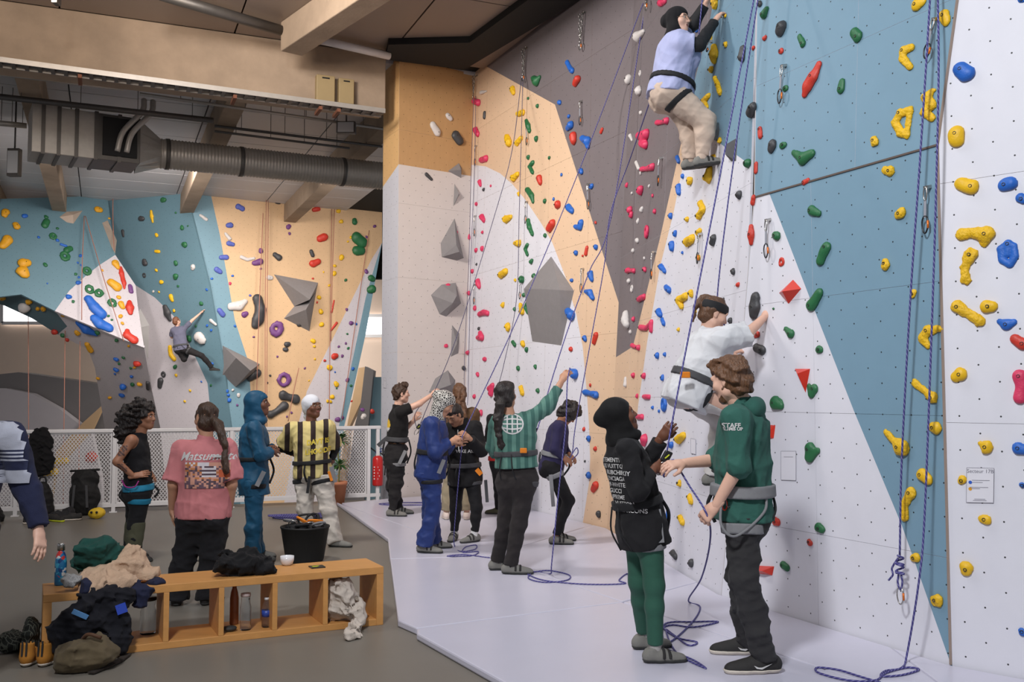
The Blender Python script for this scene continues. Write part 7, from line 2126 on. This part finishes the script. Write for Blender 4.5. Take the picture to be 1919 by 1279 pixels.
# clothes on the left of the bench
rbz = math.atan2(bx_[1], bx_[0])
def B3(px, py, v): # point above the bench seen at a pixel, at bench depth v
    p0 = BP(0, v, 0); return onp(px, py, p0, by_)
M_GRNF = fabric('bottle_green_fleece', (30, 72, 64), .95, .1, 8)
heap('sweater', [(B3(186, 1032, .24), (.13, .10, .085)), (B3(168, 1046, .26), (.09, .08, .07)), (B3(210, 1045, .26), (.09, .09, .06)), (B3(148, 1060, .30), (.06, .05, .035))], M_GRNF, 'dark green fleece sweater bundled on the bench', 'sweater', (.022, 20), 3)
M_BFL = fabric('beige_sherpa', (190, 160, 134), .95, .08, 14, .5, 90)
M_NAVL = fabric('navy_lining', (30, 34, 58), .8, .1, 10)
o = heap('jacket', [(B3(196, 1084, .14), (.14, .13, .075)), (B3(245, 1064, .20), (.12, .12, .085)), (B3(247, 1040, .24), (.065, .07, .06)), (B3(272, 1076, .16), (.09, .10, .05)), (B3(190, 1100, .02), (.13, .07, .07)), (B3(225, 1090, .02), (.10, .06, .06)), (B3(172, 1090, .10), (.07, .08, .07))], M_BFL, 'beige sherpa and quilted jacket with navy lining draped over the bench', 'jacket', (.016, 24), 4)
heap('lining', [(B3(215, 1112, -.01), (.15, .03, .045)), (B3(262, 1108, -.01), (.09, .03, .05)), (B3(266, 1125, -.02), (.045, .02, .05)), (B3(160, 1100, .0), (.035, .05, .06)), (B3(290, 1092, .06), (.05, .06, .025))], M_NAVL, None, None, (.014, 26), 5, parent=o)
ms = mat('fabric_speckled_scarf', (40, 40, 44), .9, .5, 160, col2=(190, 188, 186))
heap('scarf', [(B3(134, 1088, .05), (.05, .05, .035)), (B3(126, 1095, .03), (.03, .035, .025))], ms, 'small speckled black and white scarf beside the bottle', 'scarf', (.01, 40), 6)
# dark coat hanging over the front edge down to the floor
M_DKC = fabric('dark_navy_coat', (20, 20, 27), .85, .15, 8)
o = heap('coat', [(B3(195, 1128, -.05), (.16, .05, .09)), (B3(165, 1160, -.07), (.16, .06, .10)), (B3(205, 1165, -.06), (.13, .06, .12)), (B3(125, 1180, -.08), (.11, .07, .10)), (B3(215, 1200, -.08), (.10, .06, .09)), (B3(118, 1206, -.09), (.07, .05, .07))], M_DKC, 'dark coat hanging over the bench front to the floor', 'coat', (.022, 22), 7, cut=[((0, 0, FZ), (0, 0, -1))])
mb = MB(); mb.bar(B3(136, 1146, -.15), B3(164, 1158, -.15), .03, .006, up=(0, -1, 0)); mb.build('blue_tag', mat('tag_light_blue', (90, 140, 190), .5), o)
mb = MB(); mb.bar(B3(218, 1145, -.11), B3(237, 1138, -.11), .06, .012, up=(0, -1, 0)); mb.build('blue_sleeve_edge', mat('trim_blue', (30, 64, 170), .5), o)
M_OLIVE = fabric('olive_canvas', (92, 80, 60), .9, .12, 8)
o = heap('backpack', [(gnd(162, 1228, FZ + .09), (.17, .12, .10)), (gnd(145, 1236, FZ + .07), (.13, .11, .08)), (gnd(188, 1222, FZ + .10), (.10, .10, .07))], M_OLIVE, 'olive canvas backpack lying on the floor in front of the bench', 'backpack', (.014, 18), 8, cut=[((0, 0, FZ + .002), (0, 0, -1))])
mb = MB(); mb.tube(spline([gnd(150, 1205, FZ + .16), gnd(165, 1190, FZ + .22), gnd(190, 1196, FZ + .2)], 6), .012, 6); mb.build('handle', fabric('brown_leather', (84, 56, 38), .6), o)
mb = MB()
pts = [gnd(x, y, FZ + .012) for x, y in ((170, 1262), (200, 1250), (222, 1240), (240, 1226))]
for a_, b_2 in zip(pts[:-1], pts[1:]): mb.bar(a_, b_2, .045, .008)
mb.build('strap', fabric('strap_dark_brown', (48, 40, 34)), o)
mq = mat('fabric_patterned_black', (30, 32, 30), .9, .05, 8)
nt = mq.node_tree; b_ = nt.nodes['Principled BSDF']; src = b_.inputs['Base Color'].links[0].from_socket
br = N(nt, 'ShaderNodeTexBrick', ins={'Scale': 14.0, 'Mortar Size': .03}); nt.links.new(N(nt, 'ShaderNodeTexCoord').outputs['Object'], br.inputs['Vector'])
br.inputs['Color1'].default_value = lin((34, 38, 34)); br.inputs['Color2'].default_value = lin((28, 30, 28)); br.inputs['Mortar'].default_value = lin((96, 100, 90)); nt.links.new(br.outputs['Color'], b_.inputs['Base Color'])
o = heap('tote_bag', [(gnd(26, 1205, FZ + .05), (.13, .10, .06)), (gnd(58, 1190, FZ + .12), (.05, .08, .12))], mq, 'black patterned bag slumped against the left end of the bench', 'bag', (.016, 22), 9, cut=[((0, 0, FZ + .002), (0, 0, -1))])
# pair of mustard shoes
M_MUST = mat('shoe_mustard_suede', (170, 112, 38), .85, .1, 30, .2, 200)
def loose_shoe(c, toe, m, sole, label, group=None, K=1.0, high=True, laces=None):
    d = unit(toe); sd = unit(np.cross(d, V(0, 0, 1))); u = V(0, 0, 1)
    P = Prims()
    P.cone(c - d * .045 * K + u * .05 * K, c + d * .03 * K + u * .055 * K, .043 * K, .043 * K, k=.03, flat=(sd, .85))
    P.cone(c + d * .03 * K + u * .045 * K, c + d * .16 * K + u * .030 * K, .048 * K, .034 * K, k=.03)
    P.cone(c - d * .04 * K + u * .06 * K, c - d * .035 * K + u * (.14 if high else .09) * K, .042 * K, .040 * K, k=.02, cut_b=True)
    F = P.field(.007); F.plane(c + u * .012, -u)
    F.ell(c - d * .03 * K + u * (.16 if high else .11) * K, V(.034, .034, .06) * K, k=.005, sub=True)
    v, q = F.nets()
    o = link('shoe', np_mesh('shoe', [(v - c, q)]), m, None, tuple(c)); tag(o, label, 'shoe', group)
    F2 = P.field(.007, .006); F2.plane(c + u * .001, -u); F2.plane(c + u * .026, u); v, q = F2.nets()
    link('sole', np_mesh('sole', [(v - c, q)]), sole, o, tuple(c))
    if laces:
        for sx_ in (-.012, .012):
            mb = MB(); mb.bar(c - d * .088 * K + sd * sx_ + u * .07, c - d * .082 * K + sd * sx_ + u * .16, .01, .004, up=d); mb.build('heel_loop', laces, o)
    return o
loose_shoe(gnd(55, 1246, FZ), (-.1, 1, 0), M_MUST, M_RUBW, 'left mustard high-top shoe on the floor beside the bench', 'pair of mustard shoes', 1.0, True, M_SHOEK)
loose_shoe(gnd(90, 1246, FZ), (.1, 1, 0), M_MUST, M_RUBW, 'right mustard high-top shoe on the floor beside the bench', 'pair of mustard shoes', 1.0, True, M_SHOEK)
# middle and right of the bench top
M_KJ = fabric('black_fleece_jacket', (20, 19, 21), .9, .15, 10)
heap('jacket', [(B3(452, 1058, .16), (.15, .13, .075)), (B3(485, 1066, .14), (.12, .12, .055)), (B3(425, 1060, .14), (.09, .10, .055)), (B3(472, 1046, .22), (.09, .09, .07))], M_KJ, 'black jacket bundled on the middle of the bench', 'jacket', (.022, 22), 10)
c = on_bench(538, 1060)
lathe_thing('cup', c, [('bowl', [(.0, .0), (.026, 0), (.040, .012), (.048, .035), (.050, .066), (.047, .066), (.045, .035), (.03, .012), (0, .008)], mat('porcelain_white', (222, 220, 222), .2, .01))], 'white porcelain bowl-shaped cup on the bench', 'cup')
o = empty('card', tuple(on_bench(594, 1064))); tag(o, 'small black and yellow card lying on the bench', 'card')
mb = MB(); c = on_bench(594, 1064); mb.box((-.05, -.045, 0), (.05, .045, .008), lambda v: c + bx_ * v[0] + by_ * v[1] + V(0, 0, v[2])); mb.build('base', mat('card_black', (44, 44, 42), .4), o)
mb = MB()
for k_ in range(3): mb.box((-.034, .012 - .014 * k_, .0082), (.02 - .01 * k_, .018 - .014 * k_, .0092), lambda v: c + bx_ * v[0] + by_ * v[1] + V(0, 0, v[2]))
mb.build('print', M_NEON, o)
heap('glasses_case', [(on_bench(505, 1058) + V(0, 0, .03), (.05, .03, .03))], M_RUB, 'dark rounded case beside the black jacket', 'case', (.003, 20), 2)
# in the compartments
M_CLEAR = mat('clear_plastic', (236, 240, 244), .04, .01, trans=.97, spec=.5)
M_CLEAR.node_tree.nodes['Principled BSDF'].inputs['IOR'].default_value = 1.12
def bottle(px, v, H_, r, label, capm, label_m=None, m=None, neck=.45):
    c = in_bench(px, v)
    parts = [('body', [(0, 0), (r * .92, 0), (r, .008), (r, H_ * .62), (r * .8, H_ * .76), (r * neck, H_ * .86), (r * neck, H_ * .92)], m or M_CLEAR), ('cap', [(r * neck * 1.15, H_ * .92), (r * neck * 1.15, H_), (0, H_)], capm)]
    if label_m: parts.append(('label_band', [(r * 1.02, H_ * .36), (r * 1.02, H_ * .58)], label_m))
    return lathe_thing('bottle', c, parts, label, 'bottle')
bottle(466, .10, .245, .036, 'clear plastic tumbler with lid in the third compartment', mat('lid_pale_pink', (196, 176, 172), .4), None, None, .8)
bottle(507, .12, .20, .033, 'small water bottle with blue label in a bench compartment', mat('cap_white', (222, 222, 224), .4), mat('label_blue', (44, 72, 160), .4))
bottle(530, .30, .20, .02, 'slim clear bottle with black cap behind the divider', mat('cap_black', (26, 26, 28), .4))
bottle(455, .30, .29, .03, 'tall copper-coloured bottle at the back of the bench compartment', mat('copper_brown', (140, 84, 52), .4, .1), None, mat('copper_brown', (140, 84, 52)), .5)
bottle(287, .28, .24, .05, 'clear glass jar in the first compartment behind the coat', mat('cap_black', (26, 26, 28)), None, None, .9)
o = heap('charger', [(in_bench(435, .10) + V(0, 0, .02), (.05, .035, .018))], M_RUB, 'black charger in the bench compartment', 'charger', (.002, 20), 2, h=.006)
M_TOW = fabric('stone_sweatshirt', (190, 178, 166), .95, .08, 10, .3, 120)
heap('sweatshirt', [(in_bench(642, .12) + V(0, 0, .17), (.11, .13, .12)), (in_bench(655, .10) + V(0, 0, .07), (.13, .13, .08)), (in_bench(630, .12) + V(0, 0, .09), (.07, .12, .09)), (in_bench(668, -.03) + V(0, 0, .03), (.045, .05, .08)), (gnd(664, 1190, FZ + .03), (.06, .05, .03)), (lerp(in_bench(668, -.03), gnd(664, 1188, FZ + .03), .5) + V(0, 0, .02), (.05, .05, .04))], M_TOW, 'stone-coloured sweatshirt stuffed in the right compartment, sleeve on the floor', 'sweatshirt', (.024, 24), 12, cut=[((0, 0, FZ + .003), (0, 0, -1))])

# ------------------------------------------------------------------ tub of gear, plant, fire extinguisher, bags by the railing
tc_ = gnd(571, 1052, FZ)
tub = empty('gear_tub', tuple(tc_)); tag(tub, 'black flexible tub full of climbing harnesses on the grey floor', 'tub')
mb = MB(); mb.lathe(tc_, [(0, .004), (.175, 0), (.185, .02), (.235, .33), (.242, .33), (.24, .345), (.228, .345), (.18, .03), (0, .02)], 28); mb.build('body', mat('tub_black_rubber', (26, 26, 27), .6, .05), tub)
for s_ in (-1, 1):
    mb = MB(); mb.tube(spline([tc_ + V(s_ * .10, -.02 * s_ + .16, .34), tc_ + V(s_ * .10, .17, .42), tc_ + V(s_ * .02 + .06, .17, .43), tc_ + V(s_ * .02 + .08, .16, .34)], 6), .012, 6); mb.build('handle', MATS['tub_black_rubber'], tub)
TUBLAB = ['grey webbing loop at the left rim of the tub', 'black webbing loop at the front of the tub', 'orange webbing loop in the middle of the tub', 'silver carabiner at the left of the tub', 'grey harness loop hanging over the right rim of the tub', 'black loop at the back of the tub', 'orange buckle strap at the right of the tub', 'silver carabiner in the middle of the tub']
for i_ in range(8):
    rg = random.Random(i_)
    cc = tc_ + V((-.15, .0, -.02, -.10, .15, .04, .10, .05)[i_], (.0, -.14, -.02, -.10, -.08, .12, .0, -.08)[i_], .36 + rg.uniform(0, .04))
    d1 = unit(V(rg.uniform(-1, 1), rg.uniform(-1, 1), rg.uniform(-.3, .8))); d2 = unit(np.cross(d1, V(rg.uniform(-1, 1), .3, 1)))
    w_ = rg.uniform(.05, .08)
    P = [cc + d1 * w_ * math.cos(t) + d2 * w_ * .8 * math.sin(t) for t in np.linspace(0, 6.283, 15)[:-1]]
    q = empty('harness_loop', tuple(cc)); tag(q, TUBLAB[i_], 'climbing harness', 'harness pieces heaped in the tub')
    mb = MB(); mb.tube(P, .012 if i_ % 4 != 3 else .006, 6, closed=True); mb.build('webbing', [M_WEBG, M_WEBK, M_ORNG, M_CARA][i_ % 4], q)
heap('harness_pad', [(tc_ + V(-.06, .0, .31), (.13, .13, .06)), (tc_ + V(.08, .02, .32), (.10, .12, .06))], M_WEBK, 'black padded harness filling the tub', 'climbing harness', (.014, 26), 4)
# plant
pc_ = gnd(643, 941, FZ); pc_ = pc_ - V(.0, .42, 0)
plant = empty('potted_plant', tuple(pc_)); tag(plant, 'leafy two-tier plant in a terracotta pot beside the railing', 'plant')
mb = MB(); mb.lathe(pc_, [(.0, 0), (.085, 0), (.125, .30), (.135, .30), (.135, .35), (.12, .35), (.11, .30), (0, .29)], 20); mb.build('pot', mat('terracotta', (186, 120, 86), .8, .08, 12), plant)
mb = MB(); mb.tube(spline([pc_ + V(0, 0, .28), pc_ + V(.015, 0, .55), pc_ + V(-.01, 0, .75), pc_ + V(.01, 0, .97)], 5), .012, 6); mb.build('stem', mat('plant_stem', (110, 112, 60), .8), plant)
M_LEAF = mat('leaf_green', (52, 92, 44), .5, .2, 20)
rg = random.Random(8)
for tier, (zc, rr, n_) in enumerate(((.62, .20, 34), (.98, .24, 56))):
    for i_ in range(n_):
        a = rg.uniform(0, 6.28); el = rg.uniform(-.3, 1.1)
        d = V(math.cos(a) * math.cos(el), math.sin(a) * math.cos(el), math.sin(el)); sd = unit(np.cross(d, V(0, 0, 1))); L = rr * rg.uniform(.7, 1.1)
        b0 = pc_ + V(0, 0, zc - .03); w_ = .022
        tip = b0 + d * L - V(0, 0, .05 * L / .2)
        m1 = b0 + d * L * .4; m2 = b0 + d * L * .72 - V(0, 0, .015)
        mb = MB(); mb.add([b0, m1 + sd * w_, m1 - sd * w_, m2 + sd * w_ * .9, m2 - sd * w_ * .9, tip, m1 + V(0, 0, .006), m2 + V(0, 0, .006)], [(0, 1, 6), (0, 6, 2), (1, 3, 7, 6), (6, 7, 4, 2), (3, 5, 7), (7, 5, 4)], 0, True)
        mb.build('leaf', M_LEAF, plant)
# extinguisher
ec = gnd(710, 938, FZ); ec = ec - V(0, .16, 0)
ext = empty('fire_extinguisher', tuple(ec)); tag(ext, 'red fire extinguisher on a stand beside the pillar', 'fire extinguisher')
mb = MB(); mb.tube([ec + V(0, .1, 0), ec + V(0, .1, .95)], .018, 8); mb.lathe(ec + V(0, .1, 0), [(.0, .012), (.12, .012), (.12, 0)], 16); mb.build('stand', M_RAIL, ext)
mb = MB(); mb.lathe(ec + V(0, 0, .24), [(0, 0), (.07, 0), (.082, .02), (.082, .40), (.07, .44), (.03, .465), (.026, .49)], 22); mb.build('cylinder', mat('extinguisher_red', (190, 34, 32), .3, .04), ext)
mb = MB(); mb.bar(ec + V(-.04, 0, .75), ec + V(.06, 0, .77), .03, .025); mb.bar(ec + V(-.03, 0, .79), ec + V(.07, 0, .81), .02, .015); mb.build('valve', mat('valve_blue', (40, 56, 110), .4), ext)
mb = MB(); mb.tube(spline([ec + V(-.03, 0, .76), ec + V(-.13, -.02, .84), ec + V(-.20, -.02, .90)], 6), .013, 6); mb.tube(spline([ec + V(.04, -.02, .75), ec + V(.12, -.02, .66), ec + V(.11, 0, .4)], 6), .011, 6); mb.build('hose', M_WEBK, ext)
mb = MB()
for k_ in range(5): mb.box((-.05, -.088, .34 + k_ * .045), (.02 + .02 * (k_ % 2), -.078, .36 + k_ * .045), lambda v: ec + V(v[0], v[1] + abs(v[0]) * .3, v[2]))
mb.build('instruction_label', M_TXTW, ext)
# bags and clothes along the railing
def rail_at(px, off=.25):
    d = ray(px, 950); t = np.linalg.solve(np.array([[d[0], -rd[0]], [d[1], -rd[1]]]), rp0[:2] - EYE[:2]); return V(*(rp0 + rd * t[1])[:2], FZ) - V(0, off, 0)
o = heap('garment', [(rail_at(76, .05) + V(0, 0, 1.00), (.17, .06, .20), 0.), (rail_at(82, .07) + V(0, 0, .75), (.165, .05, .22), 0.), (rail_at(68, .07) + V(0, 0, .70), (.09, .045, .16), 0.)], M_KJ, 'black garment hung over the railing', 'garment', (.016, 20), 14)
c = rail_at(172, .24)
o = heap('backpack', [(c + V(0, 0, .25), (.20, .13, .26), 0.), (c + V(0, .02, .50), (.19, .09, .15), 0.)], fabric('black_rolltop', (28, 27, 27), .7, .1, 8), 'black roll-top backpack leaning against the railing', 'backpack', (.010, 16), 15, cut=[((0, 0, FZ + .002), (0, 0, -1)), (tuple(c + V(0, 0, .62)), (0, 0, 1))])
mb = MB(); mb.bar(c + V(-.20, .0, .60), c + V(.20, .0, .62), .05, .03); mb.build('rolled_top', MATS['fabric_black_rolltop'], o, bevel=.01)
for s_ in (-.1, .1):
    mb = MB(); mb.bar(c + V(s_, -.135, .12), c + V(s_ * .8, -.13, .42), .03, .012, up=(0, -1, 0)); mb.build('strap', M_WEB, o)
c = rail_at(96, .26)
o = heap('backpack', [(c + V(0, 0, .22), (.14, .11, .26), 0.), (c + V(.02, 0, .1), (.15, .12, .12), 0.)], fabric('black_nylon', (24, 23, 24), .7, .1, 8), 'tall black backpack with a top handle under the hung garment', 'backpack', (.010, 16), 16, cut=[((0, 0, FZ + .002), (0, 0, -1))])
mb = MB(); mb.tube(spline([c + V(-.05, 0, .46), c + V(-.03, 0, .53), c + V(.03, 0, .53), c + V(.05, 0, .46)], 6), .012, 6); mb.build('handle', M_WEBK, o)
heap('bag', [(rail_at(14, .5) + V(0, 0, .12), (.16, .14, .14), 0.), (rail_at(34, .55) + V(0, 0, .06), (.12, .10, .07), 0.)], fabric('black_nylon', (24, 23, 24)), 'black bag slumped at the far left by the railing', 'bag', (.014, 18), 17, cut=[((0, 0, FZ + .002), (0, 0, -1))])
heap('shoe_bag', [(gnd(112, 968, FZ + .05), (.15, .12, .06), 0.), (gnd(128, 962, FZ + .07), (.08, .1, .08), 0.)], M_WEBK, 'low black bag on the floor beside the skate shoe', 'bag', (.012, 24), 19, cut=[((0, 0, FZ + .002), (0, 0, -1))])
c = gnd(181, 973, FZ)
o = heap('pouch', [(c + V(0, 0, .075), (.11, .08, .075), 0.)], mat('pouch_yellow', (214, 176, 40), .6, .08), 'small yellow pouch with a face in front of the backpack', 'pouch', (.006, 20), 18, cut=[((0, 0, FZ + .002), (0, 0, -1))])
for s_ in (-.035, .035):
    mb = MB(); mb.lathe(c + V(s_, -.082, .095), [(0, 0), (.016, 0), (.016, .006), (0, .007)], 10, axis=(0, -1, 0)); mb.build('eye', M_WEBK, o)
c = gnd(164, 966, FZ); lathe_thing('bottle', c, [('body', [(0, 0), (.036, 0), (.036, .13), (.02, .16)], mat('bottle_sage', (120, 150, 130), .4)), ('cap', [(.022, .16), (.03, .165), (.03, .20), (.0, .205)], mat('cap_grey', (170, 176, 180), .4))], 'sage green bottle standing beside the yellow pouch', 'bottle')
loose_shoe(gnd(140, 976, FZ), (-.8, -.3, 0), M_SHOEK, M_RUBW, 'black and white skate shoe in front of the black backpack', None, 1.0, False)
loose_shoe(gnd(100, 978, FZ), (.9, -.4, 0), M_SHOEK, M_NEON, 'black climbing shoe with neon sole by the railing', None, .95, False)
loose_shoe(gnd(52, 980, FZ), (.3, -.9, 0), M_SHOEK, M_RUBW, 'black sneaker with pale sole near the left railing post', None, 1.0, False)
# big holds seen through the mesh
for (x, y, r_, col, lb) in ((172, 857, 13, 'r', 'round coral hold seen through the railing mesh'), (112, 866, 12, 'y', 'yellow hold beside the hung garment seen through mesh'), (90, 886, 14, 'y', 'long yellow hold seen through mesh under the garment')):
    pl = Plane3(atY(x, y, 33.0), atY(x + 9, y, 33.0), atY(x, y - 9, 33.0)); m_ = 33 / FPX * r_
    pts = [(*pl.uv(x - (r_ * .8 if col == 'y' else 0), y), m_ * (.6 if col == 'y' else 1)), (*pl.uv(x + (r_ if col == 'y' else 1), y - (2 if col == 'y' else 0)), m_ * (.6 if col == 'y' else 1))]
    v, q = hold_mesh(pl, pts, False, False, 3, True); org = pl.at(x, y)
    o = link('climbing_hold', np_mesh('climbing_hold', [(pl.O + v[:, :1] * pl.u + v[:, 1:2] * pl.v + v[:, 2:3] * pl.n - org, q)]), HM[col], None, tuple(org)); tag(o, lb, 'climbing hold')

# ------------------------------------------------------------------ services under the ceiling
gz = lambda x, y, z: onz(x, y, z)
# cable tray on the lower front edge of the girder
tr0 = onp(-40, 106, g_r - g_in * .28, g_in); tr1 = onp(722, 208, g_r - g_in * .28, g_in)
tray = empty('cable_tray', tuple(tr1)); tag(tray, 'perforated steel cable tray along the concrete girder', 'cable tray')
td = unit(tr1 - tr0); tn_ = V(td[1], -td[0], 0)
mb = MB(); mb.bar(tr0, tr1, .02, .07); mb.build('side_rail', M_STEEL, tray)
mb = MB(); mb.bar(tr0 - tn_ * .24, tr1 - tn_ * .24, .02, .07); mb.build('side_rail', M_STEEL, tray)
TL = np.linalg.norm(tr1 - tr0)
for k_ in range(int(TL / .16)):
    c = tr0 + td * (k_ + .5) * .16 - V(0, 0, .03)
    mb = MB(); mb.bar(c, c - tn_ * .24, .05, .012); mb.build('rung', M_STEELD, tray)
mb = MB()
for k_, r_ in ((.05, .022), (.11, .03), (.17, .02)): mb.tube([tr0 - tn_ * k_ - V(0, 0, .0), tr1 - tn_ * k_ - V(0, 0, .0)], r_, 6)
mb.build('cables', M_STEELD, tray)
for px in (150, 440, 600, 634):
    c = onp(px, 106 + (px + 40) * 102 / 762, g_r - g_in * .28, g_in); mb = MB(); mb.bar(c - V(0, 0, .1) - tn_ * .3, c - V(0, 0, .1) + tn_ * .06, .05, .05); mb.build('bracket', mat('bracket_rust', (110, 66, 44), .8), tray)
# junction boxes on the girder face
def gface(x, y, out=0.0): return onp(x, y, g_r - g_in * out, g_in)
for x0, y0, x1, y1, lb in ((593, 143, 628, 188, 'left'), (635, 149, 664, 192, 'right')):
    A = gface(x0, y1, .12); B = gface(x1, y0, .12)
    wv = float(np.dot(B - A, -g_dir)); hv = B[2] - A[2]
    o = empty('junction_box', tuple(A)); tag(o, f'{lb} beige electrical box on the concrete girder', 'electrical box', 'pair of electrical boxes')
    mb = MB(); mb.box((0, 0, 0), (wv, .16, hv), lambda v: A - g_dir * v[0] + g_in * v[1] + V(0, 0, v[2])); mb.build('case', mat('box_beige', (150, 130, 92), .6, .05), o, bevel=.01)
    mb = MB(); mb.box((wv * .3, -.008, hv * .86), (wv * .7, .0, hv * .91), lambda v: A - g_dir * v[0] + g_in * v[1] + V(0, 0, v[2])); mb.build('slot', M_BLACK, o)
# round ventilation duct with its air handling unit
dz = 6.02
d0 = gz(300, 288, dz); d1 = gz(745, 333, dz); dd = unit(d1 - d0)
duct = empty('ventilation_duct', tuple(d0)); tag(duct, 'long round galvanised ventilation duct with ribs across the hall', 'duct')
dr = np.linalg.norm(d0 - EYE) / FPX * 25
prof = []; LD = np.linalg.norm(d1 - d0)
n_ = int(LD / .06)
for k_ in range(n_ + 1): prof += [(dr, k_ * LD / n_), (dr + .014, (k_ + .35) * LD / n_), (dr, (k_ + .6) * LD / n_)]
mb = MB(); mb.lathe(d0, prof, 24, axis=dd); mb.build('spiral_pipe', M_STEEL, duct)
for f_ in (.02, .31, .74):
    mb = MB(); mb.lathe(d0 + dd * LD * f_, [(dr + .02, 0), (dr + .02, .07)], 24, axis=dd); mb.build('coupling', M_STEELD, duct)
ax0 = gz(255, 275, dz); ax1 = gz(56, 250, dz); ad_ = unit(ax1 - ax0); LA_ = np.linalg.norm(ax1 - ax0); an_ = V(-ad_[1], ad_[0], 0)
ahu = empty('air_handling_unit', tuple(ax0)); tag(ahu, 'boxy galvanised air handling unit feeding the round duct', 'ventilation unit')
def AP(u, v, z): return ax0 + ad_ * u + an_ * v + V(0, 0, z)
hb_ = .40
mb = MB(); mb.box((0, -.42, -hb_), (LA_ * .42, .42, hb_), lambda q: AP(*q)); mb.build('fan_section', M_STEELD, ahu, bevel=.01)
mb = MB(); mb.box((LA_ * .42, -.42, -hb_), (LA_ * .76, .42, hb_), lambda q: AP(*q)); mb.build('filter_section', M_STEEL, ahu, bevel=.01)
mb = MB(); mb.box((LA_ * .76, -.42, -hb_), (LA_, .42, hb_ + .06), lambda q: AP(*q)); mb.build('intake_section', M_STEEL, ahu, bevel=.01)
for f_ in (.2, .42, .6, .76, .9):
    mb = MB(); mb.box((LA_ * f_ - .03, -.44, -hb_ - .02), (LA_ * f_ + .03, .44, hb_ + .02), lambda q: AP(*q)); mb.build('flange', M_STEELD, ahu)
sgn = -1 if np.dot(an_, EYE - ax0) < 0 else 1
mb = MB(); mb.box((.06, sgn * .42, -hb_ + .08), (LA_ * .36, sgn * .47, hb_ - .06), lambda q: AP(*q)); mb.build('control_panel', M_BLACK, ahu)
mb = MB()
for z_, u_ in ((.1, .15), (-.05, .3)): mb.tube(spline([AP(LA_ * .05 + u_, sgn * .5, -.25), AP(u_, sgn * .52, .1), AP(u_ - .3, sgn * .5, .5), AP(u_ - .35, sgn * .4, .75)], 6), .05, 8)
mb.build('flexible_pipe', M_STEEL, ahu)
mb = MB(); q4 = [AP(0, a, b) for a, b in ((-.42, -hb_), (.42, -hb_), (.42, hb_), (-.42, hb_))]
ring = [d0 + (np.cross(dd, V(0, 0, 1)) * math.cos(t) + V(0, 0, 1) * math.sin(t)) * dr for t in np.linspace(0, 6.283, 17)[:-1]]
sq = []
for t in np.linspace(0, 6.283, 17)[:-1]:
    c_, s_ = math.cos(t), math.sin(t); m_ = max(abs(c_), abs(s_)); sq.append(AP(0, 0, 0) + np.cross(dd, V(0, 0, 1)) * (.42 * c_ / m_) + V(0, 0, 1) * (hb_ * s_ / m_))
mb.add(sq + ring, [(i, (i + 1) % 16, 16 + (i + 1) % 16, 16 + i) for i in range(16)], 0, False); mb.build('transition', M_STEEL, ahu, fix=True)
# pipes
for i_, (a_, b_2, z_, r_, lb, m_) in enumerate((((-30, 178), (400, 226), 6.35, .05, 'thick dark pipe above the air handling unit', M_STEELD), ((-30, 136), (232, 168), 6.3, .022, 'thin pipe under the girder at upper left', M_STEEL), ((262, 176), (722, 242), 6.3, .026, 'thin steel pipe under the girder running to the pillar', M_STEEL),
                                       ((402, 236), (716, 275), 6.4, .025, 'upper of two dark sprinkler pipes left of the pillar', M_STEELD), ((402, 246), (655, 278), 6.3, .022, 'lower of two dark sprinkler pipes left of the pillar', M_STEELD), ((-30, 228), (50, 236), 6.3, .05, 'short grey pipe at the left edge under the beam', M_STEEL))):
    A = gz(*a_, z_); B = gz(*b_2, z_)
    o = empty('pipe', tuple(A)); tag(o, lb, 'pipe', 'ceiling pipes')
    mb = MB(); mb.tube([A, B], r_, 8); mb.build('tube', m_, o)
    for f_ in (.15, .4, .65, .9):
        c = lerp(A, B, f_); mb = MB(); mb.tube([c, V(c[0], c[1], TOPZ)], .006, 5); mb.build('hanger_rod', M_STEELD, o)
for a_, b_2, z_, r_, lb, m_ in (((300, -10), (530, 58), 6.82, .075, 'grey conduit along the top of the girder', M_STEELD), ((596, 74), (730, 105), 6.82, .06, 'pale pipe along the top of the girder beside the pillar', M_RAIL)):
    A = gz(*a_, z_) - g_in * .0; B = gz(*b_2, z_)
    mb = MB(); mb.tube([A, B], r_, 10); o = mb.build('pipe', m_, None); tag(o, lb, 'pipe')
# lamps
def lamp(x, y, z, w, h, label, lit=False):
    c = gz(x, y, z); o = empty('floodlight', tuple(c)); tag(o, label, 'lamp')
    s_ = np.linalg.norm(c - EYE) / FPX
    mb = MB(); mb.box((-w * s_ / 2, -.06, -h * s_ / 2), (w * s_ / 2, .06, h * s_ / 2), lambda v: c + v); mb.build('housing', M_STEELD, o, bevel=.01)
    mb = MB(); mb.box((-w * s_ * .42, -.07, -h * s_ * .4), (w * s_ * .42, -.06, h * s_ * .4), lambda v: c + v); mb.build('lens', mat('lamp_glass_lit', (255, 244, 224), .2, 0, emit=6) if lit else mat('lamp_glass', (190, 190, 190), .1, .02), o)
    mb = MB(); mb.tube([c + V(0, 0, h * s_ / 2), V(c[0], c[1], TOPZ)], .015, 6); mb.build('mount', M_STEELD, o)
lamp(649, 240, 6.2, 34, 22, 'grey floodlight hanging left of the pillar under the cable tray')
lamp(27, 305, 5.8, 20, 46, 'dark floodlight hanging at the left edge')
lamp(106, 2, 6.4, 9, 12, 'small lit spotlight at the top edge above the girder', True)
